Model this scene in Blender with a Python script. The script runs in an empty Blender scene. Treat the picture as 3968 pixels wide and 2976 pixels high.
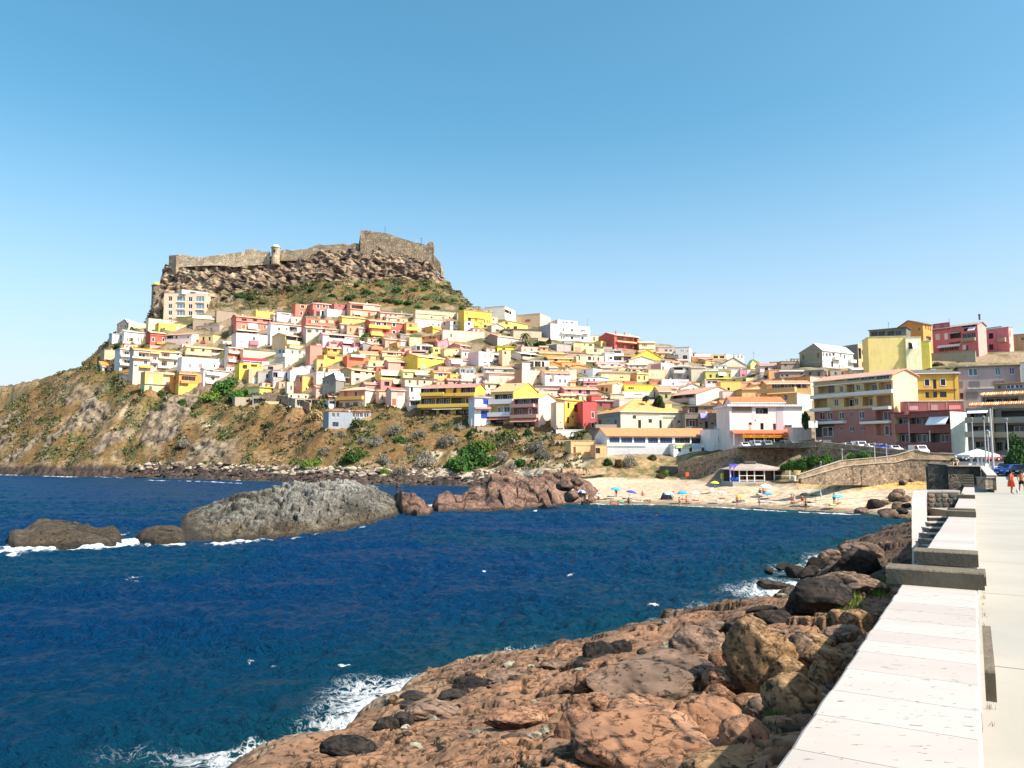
import bpy,bmesh,math,random,re
import numpy as np
from mathutils import Vector,Matrix
S=bpy.context.scene
R=math.radians
CAMZ=8.5
F=2980.0*1.0
CX,CY,HZ=1984.0,1488.0,1765.0
PITCH=math.atan((HZ-CY)/F)
cam_d=bpy.data.cameras.new('camera');cam=bpy.data.objects.new('camera',cam_d)
S.collection.objects.link(cam);S.camera=cam
cam.location=(0,0,CAMZ);cam.rotation_euler=(R(90)+PITCH,0,0)
cam_d.lens=F/3968.0*36.0;cam_d.sensor_width=36;cam_d.clip_start=.1;cam_d.clip_end=60000
SUN_AZ,SUN_EL=121.0,48.0
sh=Vector((math.sin(R(SUN_AZ))*math.cos(R(SUN_EL)),math.cos(R(SUN_AZ))*math.cos(R(SUN_EL)),math.sin(R(SUN_EL))))
w=bpy.data.worlds.new('World');S.world=w;w.use_nodes=True
nt=w.node_tree;bg=nt.nodes['Background']
sky=nt.nodes.new('ShaderNodeTexSky');sky.sky_type='NISHITA';sky.sun_disc=False
sky.sun_elevation=R(SUN_EL);sky.sun_rotation=R(SUN_AZ)
sky.air_density=1.0;sky.dust_density=2.2;sky.ozone_density=3.0;sky.altitude=0
hs=nt.nodes.new('ShaderNodeHueSaturation');hs.inputs['Hue'].default_value=.474;hs.inputs['Saturation'].default_value=1.22;hs.inputs['Value'].default_value=1.0
nt.links.new(sky.outputs[0],hs.inputs['Color']);gw=nt.nodes.new('ShaderNodeTexCoord');sw_=nt.nodes.new('ShaderNodeSeparateXYZ');nt.links.new(gw.outputs['Generated'],sw_.inputs[0])
mw_=nt.nodes.new('ShaderNodeMapRange');mw_.interpolation_type='SMOOTHSTEP';mw_.inputs[1].default_value=-.02;mw_.inputs[2].default_value=.42;mw_.inputs[3].default_value=.72;mw_.inputs[4].default_value=0;nt.links.new(sw_.outputs[2],mw_.inputs[0])
mh=nt.nodes.new('ShaderNodeMix');mh.data_type='RGBA';mh.inputs[7].default_value=(3.75,4.0,4.75,1);nt.links.new(mw_.outputs[0],mh.inputs[0]);nt.links.new(hs.outputs[0],mh.inputs[6]);nt.links.new(mh.outputs[2],bg.inputs['Color'])
bg.inputs['Strength'].default_value=0.145
sl=bpy.data.lights.new('sun','SUN');so=bpy.data.objects.new('sun',sl);S.collection.objects.link(so)
sl.energy=5.0;sl.angle=R(.5);sl.color=(1,.94,.83)
so.rotation_euler=(-sh).to_track_quat('-Z','Y').to_euler()
S.view_settings.view_transform='Standard';S.view_settings.look='None'
S.view_settings.exposure=0.65;S.view_settings.gamma=1.0
S.cycles.max_bounces=5;S.cycles.diffuse_bounces=3;S.cycles.glossy_bounces=2;S.cycles.transmission_bounces=2;S.cycles.transparent_max_bounces=4
S.cycles.use_denoising=True
S.cycles.caustics_reflective=False;S.cycles.caustics_refractive=False
SP,CP=math.sin(PITCH),math.cos(PITCH)
def ray(px,py):
 u=(px-CX)/F;v=(CY-py)/F
 return Vector((u,CP-v*SP,SP+v*CP))
def at(px,py,D):
 r=ray(px,py);return Vector((0,0,CAMZ))+r*(D/r.y)
def onz(px,py,z):
 r=ray(px,py);return Vector((0,0,CAMZ))+r*((z-CAMZ)/r.z)
def slope(py):
 v=(CY-py)/F;return(SP+v*CP)/(CP-v*SP)
def zat(py,D):return CAMZ+D*slope(py)
def aof(px):return(px-CX)/F*CP
def project(x,y,z):
 x=np.asarray(x,float);y=np.asarray(y,float);z=np.asarray(z,float)-CAMZ
 dep=y*CP+z*SP;up=-y*SP+z*CP
 return CX+F*x/dep,CY-F*up/dep
_rs=np.random.RandomState(7)
_perm=np.concatenate([_rs.permutation(256)]*3)
_grad=_rs.normal(size=(256,3));_grad/=np.linalg.norm(_grad,axis=1)[:,None]
def pnoise(x,y,z=0.0):
 x,y,z=np.broadcast_arrays(np.asarray(x,float),np.asarray(y,float),np.asarray(z,float))
 xi,yi,zi=np.floor(x).astype(int),np.floor(y).astype(int),np.floor(z).astype(int)
 xf,yf,zf=x-xi,y-yi,z-zi
 f=lambda t:t*t*t*(t*(t*6-15)+10)
 u,v,w_=f(xf),f(yf),f(zf)
 def g(i,j,k):
  h=_perm[(_perm[(_perm[(xi+i)&255]+yi+j)&255]+zi+k)&255]
  gr=_grad[h]
  return gr[...,0]*(xf-i)+gr[...,1]*(yf-j)+gr[...,2]*(zf-k)
 l=lambda a,b,t:a+t*(b-a)
 return 1.6*l(l(l(g(0,0,0),g(1,0,0),u),l(g(0,1,0),g(1,1,0),u),v),l(l(g(0,0,1),g(1,0,1),u),l(g(0,1,1),g(1,1,1),u),v),w_)
def fbm(x,y,z=0.0,o=4,g=.5):
 s=0;a=1;f=1
 for i in range(o):
  s=s+a*pnoise(np.asarray(x)*f+17.3*i,np.asarray(y)*f+5.1*i,np.asarray(z)*f);a*=g;f*=2.03
 return s
def worley(x,y,z=0.0):
 x,y,z=np.broadcast_arrays(np.asarray(x,float),np.asarray(y,float),np.asarray(z,float))
 xi,yi=np.floor(x).astype(int),np.floor(y).astype(int)
 f1=np.full(x.shape,9.0);f2=np.full(x.shape,9.0);idn=np.zeros(x.shape)
 for i in(-1,0,1):
  for j in(-1,0,1):
   h=_perm[(_perm[(xi+i)&255]+yi+j)&255];h2=_perm[h+101];
   px=xi+i+h/256.0;py=yi+j+h2/256.0
   d=np.hypot(x-px,y-py)
   n=d<f1
   f2=np.where(n,f1,np.minimum(f2,d));idn=np.where(n,h/256.0,idn);f1=np.where(n,d,f1)
 return f1,f2-f1,idn
def sstep(a,b,x):
 t=np.clip((np.asarray(x,float)-a)/(b-a),0,1);return t*t*(3-2*t)
COL=S.collection
def tag(o,label=None,cat=None,group=None,kind=None):
 if label:o['label']=label
 if cat:o['category']=cat
 if group:o['group']=group
 if kind:o['kind']=kind
 return o
def link(name,me,parent=None,loc=None,smooth=False):
 o=bpy.data.objects.new(name,me);COL.objects.link(o)
 if parent is not None:o.parent=parent
 if loc is not None:o.location=loc
 return o
def empty(name,loc=(0,0,0),rz=0.0):
 o=bpy.data.objects.new(name,None);COL.objects.link(o);o.location=loc;o.rotation_euler=(0,0,rz);o.empty_display_size=.1
 return o
class MB:
 """collects polygons, several materials"""
 def __init__(s):s.v=[];s.f=[];s.mi=[];s.mats=[]
 def m(s,mat):
  if mat not in s.mats:s.mats.append(mat)
  return s.mats.index(mat)
 def poly(s,pts,mat=None):
  n=len(s.v);s.v+=[tuple(p)for p in pts];s.f.append(tuple(range(n,n+len(pts))));s.mi.append(s.m(mat)if mat else 0)
 def box(s,x0,x1,y0,y1,z0,z1,mat=None,M=None):
  c=[Vector((x,y,z))for z in(z0,z1)for y in(y0,y1)for x in(x0,x1)]
  if M is not None:c=[M@p for p in c]
  n=len(s.v);s.v+=[tuple(p)for p in c];k=s.m(mat)if mat else 0
  for q in((0,2,3,1),(4,5,7,6),(0,1,5,4),(2,6,7,3),(0,4,6,2),(1,3,7,5)):
   s.f.append(tuple(n+i for i in q));s.mi.append(k)
 def prism(s,poly2,y0,y1,mat=None,M=None,axis='y'):
  """poly2 in (x,z) extruded along y"""
  n=len(s.v);k=s.m(mat)if mat else 0;m=len(poly2)
  mk=(lambda a,b,t:Vector((a,t,b)))if axis=='y' else(lambda a,b,t:Vector((t,a,b)))if axis=='x' else(lambda a,b,t:Vector((a,b,t)))
  P=[mk(a,b,y0)for a,b in poly2]+[mk(a,b,y1)for a,b in poly2]
  if M is not None:P=[M@p for p in P]
  s.v+=[tuple(p)for p in P]
  s.f.append(tuple(n+i for i in range(m)));s.mi.append(k)
  s.f.append(tuple(n+m+i for i in reversed(range(m))));s.mi.append(k)
  for i in range(m):
   j=(i+1)%m;s.f.append((n+i,n+m+i,n+m+j,n+j));s.mi.append(k)
 def tube(s,pts,rad,n=8,mat=None,cap=True):
  k=s.m(mat)if mat else 0;pts=[Vector(p)for p in pts];base=len(s.v)
  rs=rad if isinstance(rad,(list,tuple))else[rad]*len(pts)
  for i,p in enumerate(pts):
   d=(pts[min(i+1,len(pts)-1)]-pts[max(i-1,0)]).normalized()
   a=d.orthogonal().normalized()if abs(d.z)<.95 else Vector((1,0,0));a=(a-d*a.dot(d)).normalized();b=d.cross(a)
   for j in range(n):
    t=2*math.pi*j/n;s.v.append(tuple(p+(a*math.cos(t)+b*math.sin(t))*rs[i]))
  for i in range(len(pts)-1):
   for j in range(n):
    q=base+i*n;s.f.append((q+j,q+(j+1)%n,q+n+(j+1)%n,q+n+j));s.mi.append(k)
  if cap:
   s.f.append(tuple(base+j for j in reversed(range(n))));s.mi.append(k)
   s.f.append(tuple(base+(len(pts)-1)*n+j for j in range(n)));s.mi.append(k)
 def mesh(s,name,mat=None,smooth=False):
  me=bpy.data.meshes.new(name);me.from_pydata(s.v,[],s.f)
  ms=[mat]if mat else s.mats
  for m_ in ms:me.materials.append(m_)
  if len(ms)>1:me.polygons.foreach_set('material_index',s.mi)
  if smooth:me.polygons.foreach_set('use_smooth',[True]*len(s.f))
  me.update();return me
 def build(s,name,mat=None,parent=None,loc=None,smooth=False):
  return link(name,s.mesh(name,mat,smooth),parent,loc)
def grid_mesh(name,X,Y,Z,mat,smooth=True,attrs=None,mask=None):
 """regular grid arrays (rows, cols) into a mesh"""
 n,m=X.shape
 co=np.stack([X,Y,Z],-1).reshape(-1,3).astype(np.float32)
 i=np.arange(n*m).reshape(n,m)
 q=np.stack([i[:-1,:-1],i[:-1,1:],i[1:,1:],i[1:,:-1]],-1).reshape(-1,4)
 if mask is not None:
  mk=mask.reshape(n,m);mm=(mk[:-1,:-1]|mk[:-1,1:]|mk[1:,1:]|mk[1:,:-1]).reshape(-1);q=q[mm]
 used=np.unique(q);re_=np.full(n*m,-1);re_[used]=np.arange(len(used));q=re_[q];co=co[used]
 me=bpy.data.meshes.new(name)
 me.vertices.add(len(co));me.vertices.foreach_set('co',co.ravel())
 me.loops.add(q.size);me.loops.foreach_set('vertex_index',q.ravel().astype(np.int32))
 me.polygons.add(len(q));me.polygons.foreach_set('loop_start',np.arange(0,q.size,4,dtype=np.int32))
 me.polygons.foreach_set('use_smooth',[smooth]*len(q))
 me.update(calc_edges=True)
 if attrs:
  for k,a in attrs.items():
   if a.ndim==3 and a.shape[2]==3:
    at_=me.color_attributes.new(k,'FLOAT_COLOR','POINT')
    c=np.concatenate([a.reshape(-1,3)[used],np.ones((len(used),1))],1).astype(np.float32);at_.data.foreach_set('color',c.ravel())
   else:
    at_=me.attributes.new(k,'FLOAT','POINT');at_.data.foreach_set('value',a.reshape(-1)[used].astype(np.float32))
 me.materials.append(mat)
 return link(name,me)
_mats={}
def lin(c):
 f=lambda v:v/12.92 if v<=.04045 else((v+.055)/1.055)**2.4
 return tuple(f(v)for v in c)
def rgb(h):return lin((int(h[0:2],16)/255,int(h[2:4],16)/255,int(h[4:6],16)/255))
def mat(name,col,rough=.85,var=.12,scale=1.5,bump=0.0,bscale=None,spec=.3,metal=0.0,dirt=0.0,emit=None):
 key=(name,tuple(round(c,3)for c in col),rough,var,scale,bump,dirt)
 if key in _mats:return _mats[key]
 m=bpy.data.materials.new(name);m.use_nodes=True;t=m.node_tree;b=t.nodes['Principled BSDF']
 b.inputs['Roughness'].default_value=rough;b.inputs['Specular IOR Level'].default_value=spec;b.inputs['Metallic'].default_value=metal
 L=t.links.new;N=t.nodes.new
 if var>0:
  tc=N('ShaderNodeTexCoord');n=N('ShaderNodeTexNoise');n.inputs['Scale'].default_value=scale;n.inputs['Detail'].default_value=6;n.inputs['Roughness'].default_value=.65
  L(tc.outputs['Object'],n.inputs['Vector'])
  mx=N('ShaderNodeMix');mx.data_type='RGBA'
  mx.inputs[6].default_value=(*[c*(1-var)for c in col],1);mx.inputs[7].default_value=(*[min(1,c*(1+var))for c in col],1)
  cr=N('ShaderNodeMapRange');cr.inputs[1].default_value=.3;cr.inputs[2].default_value=.7
  L(n.outputs[0],cr.inputs[0]);L(cr.outputs[0],mx.inputs[0]);out=mx.outputs[2]
  if dirt>0:
   mp=N('ShaderNodeMapping');mp.inputs['Scale'].default_value=(1.6,1.6,.22);L(tc.outputs['Object'],mp.inputs[0])
   n2=N('ShaderNodeTexNoise');n2.inputs['Scale'].default_value=.9;n2.inputs['Detail'].default_value=8;L(mp.outputs[0],n2.inputs['Vector'])
   r2=N('ShaderNodeMapRange');r2.inputs[1].default_value=.52;r2.inputs[2].default_value=.72;r2.inputs[4].default_value=dirt;L(n2.outputs[0],r2.inputs[0])
   m2=N('ShaderNodeMix');m2.data_type='RGBA';L(r2.outputs[0],m2.inputs[0]);L(out,m2.inputs[6]);m2.inputs[7].default_value=(*[c*.45+.03 for c in col],1);out=m2.outputs[2]
  L(out,b.inputs['Base Color'])
  if bump>0:
   bp=N('ShaderNodeBump');bp.inputs['Strength'].default_value=bump;bp.inputs['Distance'].default_value=.05
   n3=N('ShaderNodeTexNoise');n3.inputs['Scale'].default_value=bscale or scale*6;n3.inputs['Detail'].default_value=5;L(tc.outputs['Object'],n3.inputs['Vector'])
   L(n3.outputs[0],bp.inputs['Height']);L(bp.outputs[0],b.inputs['Normal'])
 else:
  b.inputs['Base Color'].default_value=(*col,1)
 if emit:b.inputs['Emission Color'].default_value=(*emit,1)
 _mats[key]=m;return m
PAL=dict(white='e8e2da',cream='e6cfa8',peach='e3b98e',palepink='e6c6b8',pink='d98e8c',rose='c9646a',salmon='d0705c',red='b83a26',darkred='7a1424',brick='b5563a',
 orange='e08a2c',ltorange='e2a050',yellow='e8c23c',bryellow='eecb1c',ltyellow='ead487',paleyellow='efe2a6',ochre='c9952c',olive='a8a048',tan='b99a78',sand='cdb38c',brown='7a5a42',
 mauve='b59c98',grey='96928c',lg='c4c0ba',dk='5d5a56',bluegrey='98a0ac',greygreen='84867a',mint='b8dcc8',green='5e7a58',teal='2f8a80',blue='2c48a8',magenta='b84a66',stone='9c8468',palegreen='c8d498',
 lavender='b0a8b8',beige='cfc2aa',rust='a2492a',black='26241f',purple='5044a0',pale='e8d8c8')
def C(n):return rgb(PAL[n])if n in PAL else rgb(n)
def plaster(n,dirt=.35):return mat('plaster_'+n,tuple(q*.84+k*.16 for q,k in zip(C(n),(.72,.64,.5))),.9,.07,.7,.15,9,.2,dirt=dirt)
def paint(n):return mat('paint_'+n,C(n),.6,.05,2,0,None,.35)
def setnode(m):return m.node_tree,m.node_tree.nodes['Principled BSDF']
def tile_mat(n):
 key=('tile',n)
 if key in _mats:return _mats[key]
 c=C(n);m=bpy.data.materials.new('roof_tiles_'+n);m.use_nodes=True;t,b=setnode(m);L=t.links.new;N=t.nodes.new
 b.inputs['Roughness'].default_value=.9;b.inputs['Specular IOR Level'].default_value=.15
 tc=N('ShaderNodeTexCoord');vo=N('ShaderNodeTexVoronoi');vo.inputs['Scale'].default_value=2.2;L(tc.outputs['Object'],vo.inputs['Vector'])
 no=N('ShaderNodeTexNoise');no.inputs['Scale'].default_value=.8;no.inputs['Detail'].default_value=8;L(tc.outputs['Object'],no.inputs['Vector'])
 r1=N('ShaderNodeValToRGB');r1.color_ramp.elements[0].color=(*[x*.62 for x in c],1);r1.color_ramp.elements[1].color=(*[min(1,x*1.25)for x in c],1)
 mxx=N('ShaderNodeMath');mxx.operation='ADD';L(vo.outputs['Color'],mxx.inputs[0]);L(no.outputs[0],mxx.inputs[1])
 m2=N('ShaderNodeMath');m2.operation='MULTIPLY';m2.inputs[1].default_value=.5;L(mxx.outputs[0],m2.inputs[0]);L(m2.outputs[0],r1.inputs[0]);L(r1.outputs[0],b.inputs['Base Color'])
 wv=N('ShaderNodeTexWave');wv.inputs['Scale'].default_value=.8;wv.bands_direction='X';L(tc.outputs['Object'],wv.inputs['Vector'])
 bp=N('ShaderNodeBump');bp.inputs['Strength'].default_value=.8;bp.inputs['Distance'].default_value=.1;L(wv.outputs[0],bp.inputs['Height']);L(bp.outputs[0],b.inputs['Normal'])
 _mats[key]=m;return m
def glass_mat(n='1c2630'):
 key=('glass',n)
 if key in _mats:return _mats[key]
 m=mat('window_glass',C(n),.12,.35,.6,0,None,.6);_mats[key]=m;return m
def mixc(a,b,t):return a*(1-t[...,None])+b*t[...,None]
Z=None
COLS=[
 (-1400,[(300,Z,-4),(520,Z,-3),(600,Z,6),(800,Z,10),(1100,Z,-3)]),
 (-500,[(300,Z,-4),(440,Z,-2),(450,Z,2),(520,1640),(600,1600),(800,Z,40),(1000,Z,-3)]),
 (0,[(300,Z,-4),(380,Z,-1.5),(391,Z,0),(396,Z,1.2),(408,1800),(430,1730),(470,1610),(515,1490),(560,Z,52),(700,Z,-3)]),
 (120,[(300,Z,-4),(362,Z,-1.5),(371,Z,0),(376,Z,1.2),(390,1800),(415,1720),(450,1600),(495,1468),(560,Z,55),(700,Z,-3)]),
 (250,[(280,Z,-4),(340,Z,-1.5),(350,Z,0),(354,Z,1),(364,1805),(388,1720),(420,1600),(455,1490),(482,1425),(520,Z,60),(700,Z,-3)]),
 (340,[(280,Z,-4),(322,Z,-1.5),(331,Z,0),(336,Z,1),(345,1805),(364,1710),(388,1590),(412,1470),(438,1375),(500,Z,66),(700,Z,-3)]),
 (425,[(260,Z,-4),(307,Z,-1.5),(316,Z,0),(320,Z,1),(330,1805),(346,1700),(362,1590),(376,1492),(398,1390),(422,1290),(470,Z,76),(680,Z,-3)]),
 (470,[(260,Z,-4),(302,Z,-1.5),(311,Z,0),(315,Z,1),(324,1805),(342,1700),(357,1590),(367,1508),(390,1420),(412,1335),(432,1262),(470,Z,78),(680,Z,-3)]),
 (520,[(260,Z,-4),(297,Z,-1.5),(306,Z,0),(310,Z,1),(318,1805),(340,1700),(354,1600),(366,1515),(390,1420),(412,1340),(436,1262),(470,Z,80),(680,Z,-3)]),
 (570,[(260,Z,-4),(293,Z,-1.5),(301,Z,0),(305,Z,1),(313,1805),(334,1700),(348,1590),(358,1505),(382,1420),(404,1335),(430,1245),(446,1225),(452,1190),(480,Z,86),(680,Z,-3)]),
 (590,[(260,Z,-4),(290,Z,-1.5),(299,Z,0),(303,Z,1),(311,1805),(330,1700),(345,1590),(355,1502),(380,1420),(402,1335),(428,1240),(444,1225),(447,1105),(462,1098),(500,Z,90),(700,Z,-3)]),
 (608,[(260,Z,-4),(289,Z,-1.5),(297,Z,0),(301,Z,1),(309,1805),(328,1700),(343,1590),(353,1500),(378,1420),(400,1335),(427,1240),(443,1210),(447,1100),(452,1025),(560,Z,118),(640,Z,50),(760,Z,-3)]),
 (700,[(250,Z,-4),(281,Z,-1.5),(289,Z,0),(293,Z,1),(300,1808),(318,1700),(335,1590),(349,1505),(375,1420),(400,1335),(424,1240),(440,1195),(446,1100),(452,1030),(560,Z,118),(640,Z,60),(760,Z,-3)]),
 (800,[(250,Z,-4),(272,Z,-1.5),(280,Z,0),(284,Z,1),(291,1812),(312,1700),(330,1600),(346,1512),(372,1425),(398,1335),(422,1240),(434,1190),(443,1120),(449,1070),(455,1020),(560,Z,118),(640,Z,60),(760,Z,-3)]),
 (1000,[(230,Z,-4),(255,Z,-1.5),(263,Z,0),(267,Z,1),(275,1820),(295,1720),(312,1625),(328,1545),(358,1440),(394,1325),(415,1235),(430,1185),(442,1120),(450,1062),(456,1000),(560,Z,120),(640,Z,60),(760,Z,-3)]),
 (1110,[(230,Z,-4),(248,Z,-1.5),(256,Z,0),(260,Z,1),(268,1824),(288,1730),(302,1640),(318,1562),(350,1450),(390,1330),(413,1235),(430,1180),(443,1115),(451,1055),(457,990),(560,Z,122),(640,Z,60),(760,Z,-3)]),
 (1250,[(220,Z,-4),(237,Z,-1.5),(245,Z,0),(249,Z,1),(256,1828),(272,1745),(288,1665),(302,1590),(335,1460),(368,1350),(397,1240),(412,1182),(430,1120),(447,1055),(454,968),(560,Z,124),(640,Z,60),(740,Z,-3)]),
 (1400,[(210,Z,-4),(226,Z,-1.5),(234,Z,0),(238,Z,1),(246,1833),(260,1760),(270,1700),(280,1648),(310,1530),(350,1400),(390,1260),(410,1187),(430,1125),(447,1062),(455,960),(560,Z,125),(640,Z,60),(740,Z,-3)]),
 (1560,[(200,Z,-4),(221,Z,-1.5),(229,Z,0),(233,Z,1),(240,1838),(255,1760),(266,1690),(276,1640),(308,1520),(350,1395),(390,1262),(411,1190),(430,1130),(447,1070),(455,985),(540,Z,118),(620,Z,60),(720,Z,-3)]),
 (1660,[(200,Z,-4),(218,Z,-1.5),(226,Z,0),(230,Z,1),(237,1840),(252,1760),(263,1690),(272,1635),(306,1515),(345,1395),(385,1275),(410,1195),(430,1135),(445,1080),(452,1020),(520,Z,110),(620,Z,50),(720,Z,-3)]),
 (1712,[(200,Z,-4),(216,Z,-1.5),(224,Z,0),(228,Z,1),(235,1840),(250,1762),(261,1692),(270,1632),(304,1515),(345,1395),(385,1280),(410,1200),(430,1145),(443,1100),(449,1075),(500,Z,100),(600,Z,50),(720,Z,-3)]),
 (1760,[(200,Z,-4),(214,Z,-1.5),(222,Z,0),(226,Z,1),(233,1842),(248,1762),(259,1692),(269,1632),(302,1515),(342,1395),(382,1285),(408,1208),(428,1155),(440,1122),(490,Z,92),(600,Z,50),(720,Z,-3)]),
 (1860,[(190,Z,-4),(208,Z,-1.5),(216,Z,0),(220,Z,1),(227,1845),(242,1762),(253,1700),(264,1645),(298,1518),(338,1395),(375,1290),(402,1222),(420,1192),(470,Z,84),(600,Z,40),(720,Z,-3)]),
 (1900,[(190,Z,-4),(206,Z,-1.5),(214,Z,0),(218,Z,1),(225,1846),(240,1762),(251,1700),(262,1645),(297,1518),(337,1398),(373,1300),(400,1235),(415,1215),(460,Z,80),(600,Z,30),(720,Z,-3)]),
 (2000,[(180,Z,-4),(192,Z,-1.5),(200,Z,0),(204,Z,1),(211,1848),(226,1770),(240,1715),(257,1660),(293,1520),(332,1405),(368,1310),(395,1255),(450,Z,76),(600,Z,20),(720,Z,-3)]),
 (2110,[(140,Z,-3),(160,Z,-1.5),(170,Z,0.3),(180,1880),(195,1840),(212,1790),(228,1740),(248,1675),(288,1530),(328,1410),(365,1318),(395,1270),(450,Z,72),(600,Z,20),(720,Z,-3)]),
 (2210,[(120,Z,-3),(133,Z,-1),(141,Z,0.1),(150,Z,0.7),(168,1885),(190,1835),(205,1795),(222,1745),(240,1690),(284,1545),(325,1430),(365,1335),(395,1285),(450,Z,68),(600,Z,20),(720,Z,-3)]),
 (2330,[(115,Z,-3),(130,Z,-1),(138,Z,0),(150,Z,.9),(186,Z,2.1),(192,1835),(199,1775),(206,1752),(224,1730),(236,1680),(280,1560),(325,1440),(370,1345),(400,1300),(450,Z,66),(600,Z,20),(720,Z,-3)]),
 (2450,[(110,Z,-3),(128,Z,-1),(136,Z,0),(148,Z,.8),(186,Z,2.2),(192,1832),(199,1772),(206,1752),(222,1725),(234,1675),(280,1560),(325,1445),(375,1352),(405,1312),(450,Z,64),(600,Z,20),(720,Z,-3)]),
 (2600,[(110,Z,-3),(126,Z,-1),(134,Z,0),(146,Z,.8),(186,Z,2.6),(192,1838),(200,1782),(205,1762),(214,1740),(232,1672),(278,1560),(325,1455),(380,1370),(410,1335),(450,Z,60),(600,Z,20),(720,Z,-3)]),
 (2700,[(105,Z,-3),(124,Z,-1),(132,Z,0),(144,Z,1.2),(160,Z,2.5),(178,Z,2.9),(186,Z,3.0),(189,Z,7.5),(196,Z,8.8),(208,Z,10),(230,1672),(278,1558),(325,1460),(380,1395),(410,1376),(450,Z,58),(600,Z,20),(720,Z,-3)]),
 (2900,[(100,Z,-3),(121,Z,-1),(128,Z,0),(139,Z,1.7),(149,Z,3.35),(160,Z,3.45),(168,Z,3.5),(172,Z,9.6),(190,Z,10),(204,Z,12),(240,1600),(285,1500),(330,1430),(380,1422),(410,1412),(450,Z,50),(600,Z,20),(720,Z,-3)]),
 (3140,[(95,Z,-3),(114,Z,-1),(121,Z,0),(131,Z,1.7),(141,Z,3.6),(148,Z,3.9),(152,Z,5),(154,Z,9.9),(175,Z,10.2),(186,Z,13),(220,1560),(260,1470),(310,1400),(380,1428),(430,Z,46),(600,Z,20),(720,Z,-3)]),
 (3300,[(90,Z,-3),(111,Z,-1),(118,Z,0.2),(128,Z,2),(131,Z,3.4),(134,Z,5.5),(140,Z,7),(143,Z,9.2),(165,Z,9.8),(182,Z,12),(215,1560),(255,1470),(300,1425),(350,Z,42),(600,Z,20),(720,Z,-3)]),
 (3500,[(60,Z,-3),(104,Z,-1),(110,Z,0.3),(120,Z,2),(130,Z,3.7),(134,Z,5.2),(136,Z,8),(150,Z,9),(170,Z,10),(180,Z,14),(205,1545),(235,1440),(260,1375),(300,Z,44),(600,Z,20),(720,Z,-3)]),
 (3590,[(60,Z,-3),(98,Z,-1),(104,Z,1),(118,Z,3),(130,Z,3.8),(133,Z,5.2),(135,Z,7.4),(150,Z,8.4),(165,Z,9.4),(178,Z,14),(200,1545),(228,1440),(250,1372),(300,Z,46),(600,Z,20),(720,Z,-3)]),
 (3660,[(40,Z,-2),(60,Z,2),(70,Z,3),(110,Z,4),(130,Z,6.2),(140,Z,7.2),(160,Z,8.6),(172,Z,13),(196,1545),(225,1440),(248,1368),(300,Z,48),(600,Z,30),(720,Z,-3)]),
 (3800,[(30,Z,-2),(60,Z,3),(75,Z,4.6),(100,Z,5.2),(120,Z,6.3),(136,Z,7.4),(150,Z,9),(170,1640),(190,1545),(225,1430),(246,1366),(300,Z,50),(600,Z,30),(720,Z,-3)]),
 (3968,[(20,Z,0),(60,Z,4.4),(75,Z,4.7),(100,Z,5.2),(118,Z,6.3),(132,Z,7.2),(150,Z,9),(168,1640),(190,1545),(225,1425),(246,1362),(300,Z,52),(600,Z,30),(720,Z,-3)]),
 (4700,[(20,Z,0),(60,Z,4.4),(75,Z,4.7),(100,Z,5.2),(118,Z,6.3),(132,Z,7.2),(150,Z,9),(168,1640),(190,1545),(225,1440),(246,1380),(300,Z,52),(600,Z,30),(720,Z,-3)]),
]
TA=np.array([aof(c[0])for c in COLS])
TD=np.concatenate([np.arange(30,100,4.0),np.arange(100,300,1.3),np.arange(300,438,1.0),np.arange(438,457,.14),np.arange(457,480,1.0),np.arange(480,740,8.0)])
TZ=np.array([np.interp(TD,[p[0]for p in c[1]],[p[2]if p[1]is None else zat(p[1],p[0])for p in c[1]])for c in COLS])
def terr(x,y):
 """terrain height without the fine relief (vectorised)"""
 x=np.asarray(x,float);y=np.maximum(np.asarray(y,float),1e-3);a=np.clip(x/y,TA[0],TA[-1])
 i=np.clip(np.searchsorted(TA,a)-1,0,len(TA)-2);t=(a-TA[i])/(TA[i+1]-TA[i]);t=t*t*(3-2*t)*.5+t*.5
 d=np.clip(y,TD[0],TD[-1]);j=np.clip(np.searchsorted(TD,d)-1,0,len(TD)-2);s=(d-TD[j])/(TD[j+1]-TD[j])
 g=lambda ii,jj:TZ[ii,jj]
 return(g(i,j)*(1-s)+g(i,j+1)*s)*(1-t)+(g(i+1,j)*(1-s)+g(i+1,j+1)*s)*t
def hit(px,py,d0=95.0,d1=600.0):
 """distance at which the sight line through a photo point meets the terrain"""
 r=ray(px,py);D=np.arange(d0,d1,.5);X=D*r.x/r.y;ZZ=CAMZ+D*r.z/r.y
 below=np.nonzero(ZZ<=terr(X,D))[0]
 return float(D[below[0]])if len(below)else float(D[-1])
SH=[(700,3080),(940,2985),(1010,2955),(1150,2925),(1290,2900),(1330,2850),(1440,2800),(1480,2770),(1545,2705),(1640,2665),(1720,2640),(1850,2600),(1990,2585),(2080,2545),(2200,2545),(2348,2495),(2453,2462),(2585,2440),(2700,2415),(2830,2425),(2930,2412),(2960,2368),(3050,2350),(3075,2318),(3120,2290),(3145,2240),(3160,2195),(3219,2150),(3309,2112),(3400,2095),(3520,2075),(3530,2010)]
SHW=np.array([[onz(a,b,0).x,onz(a,b,0).y]for a,b in SH])
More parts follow.
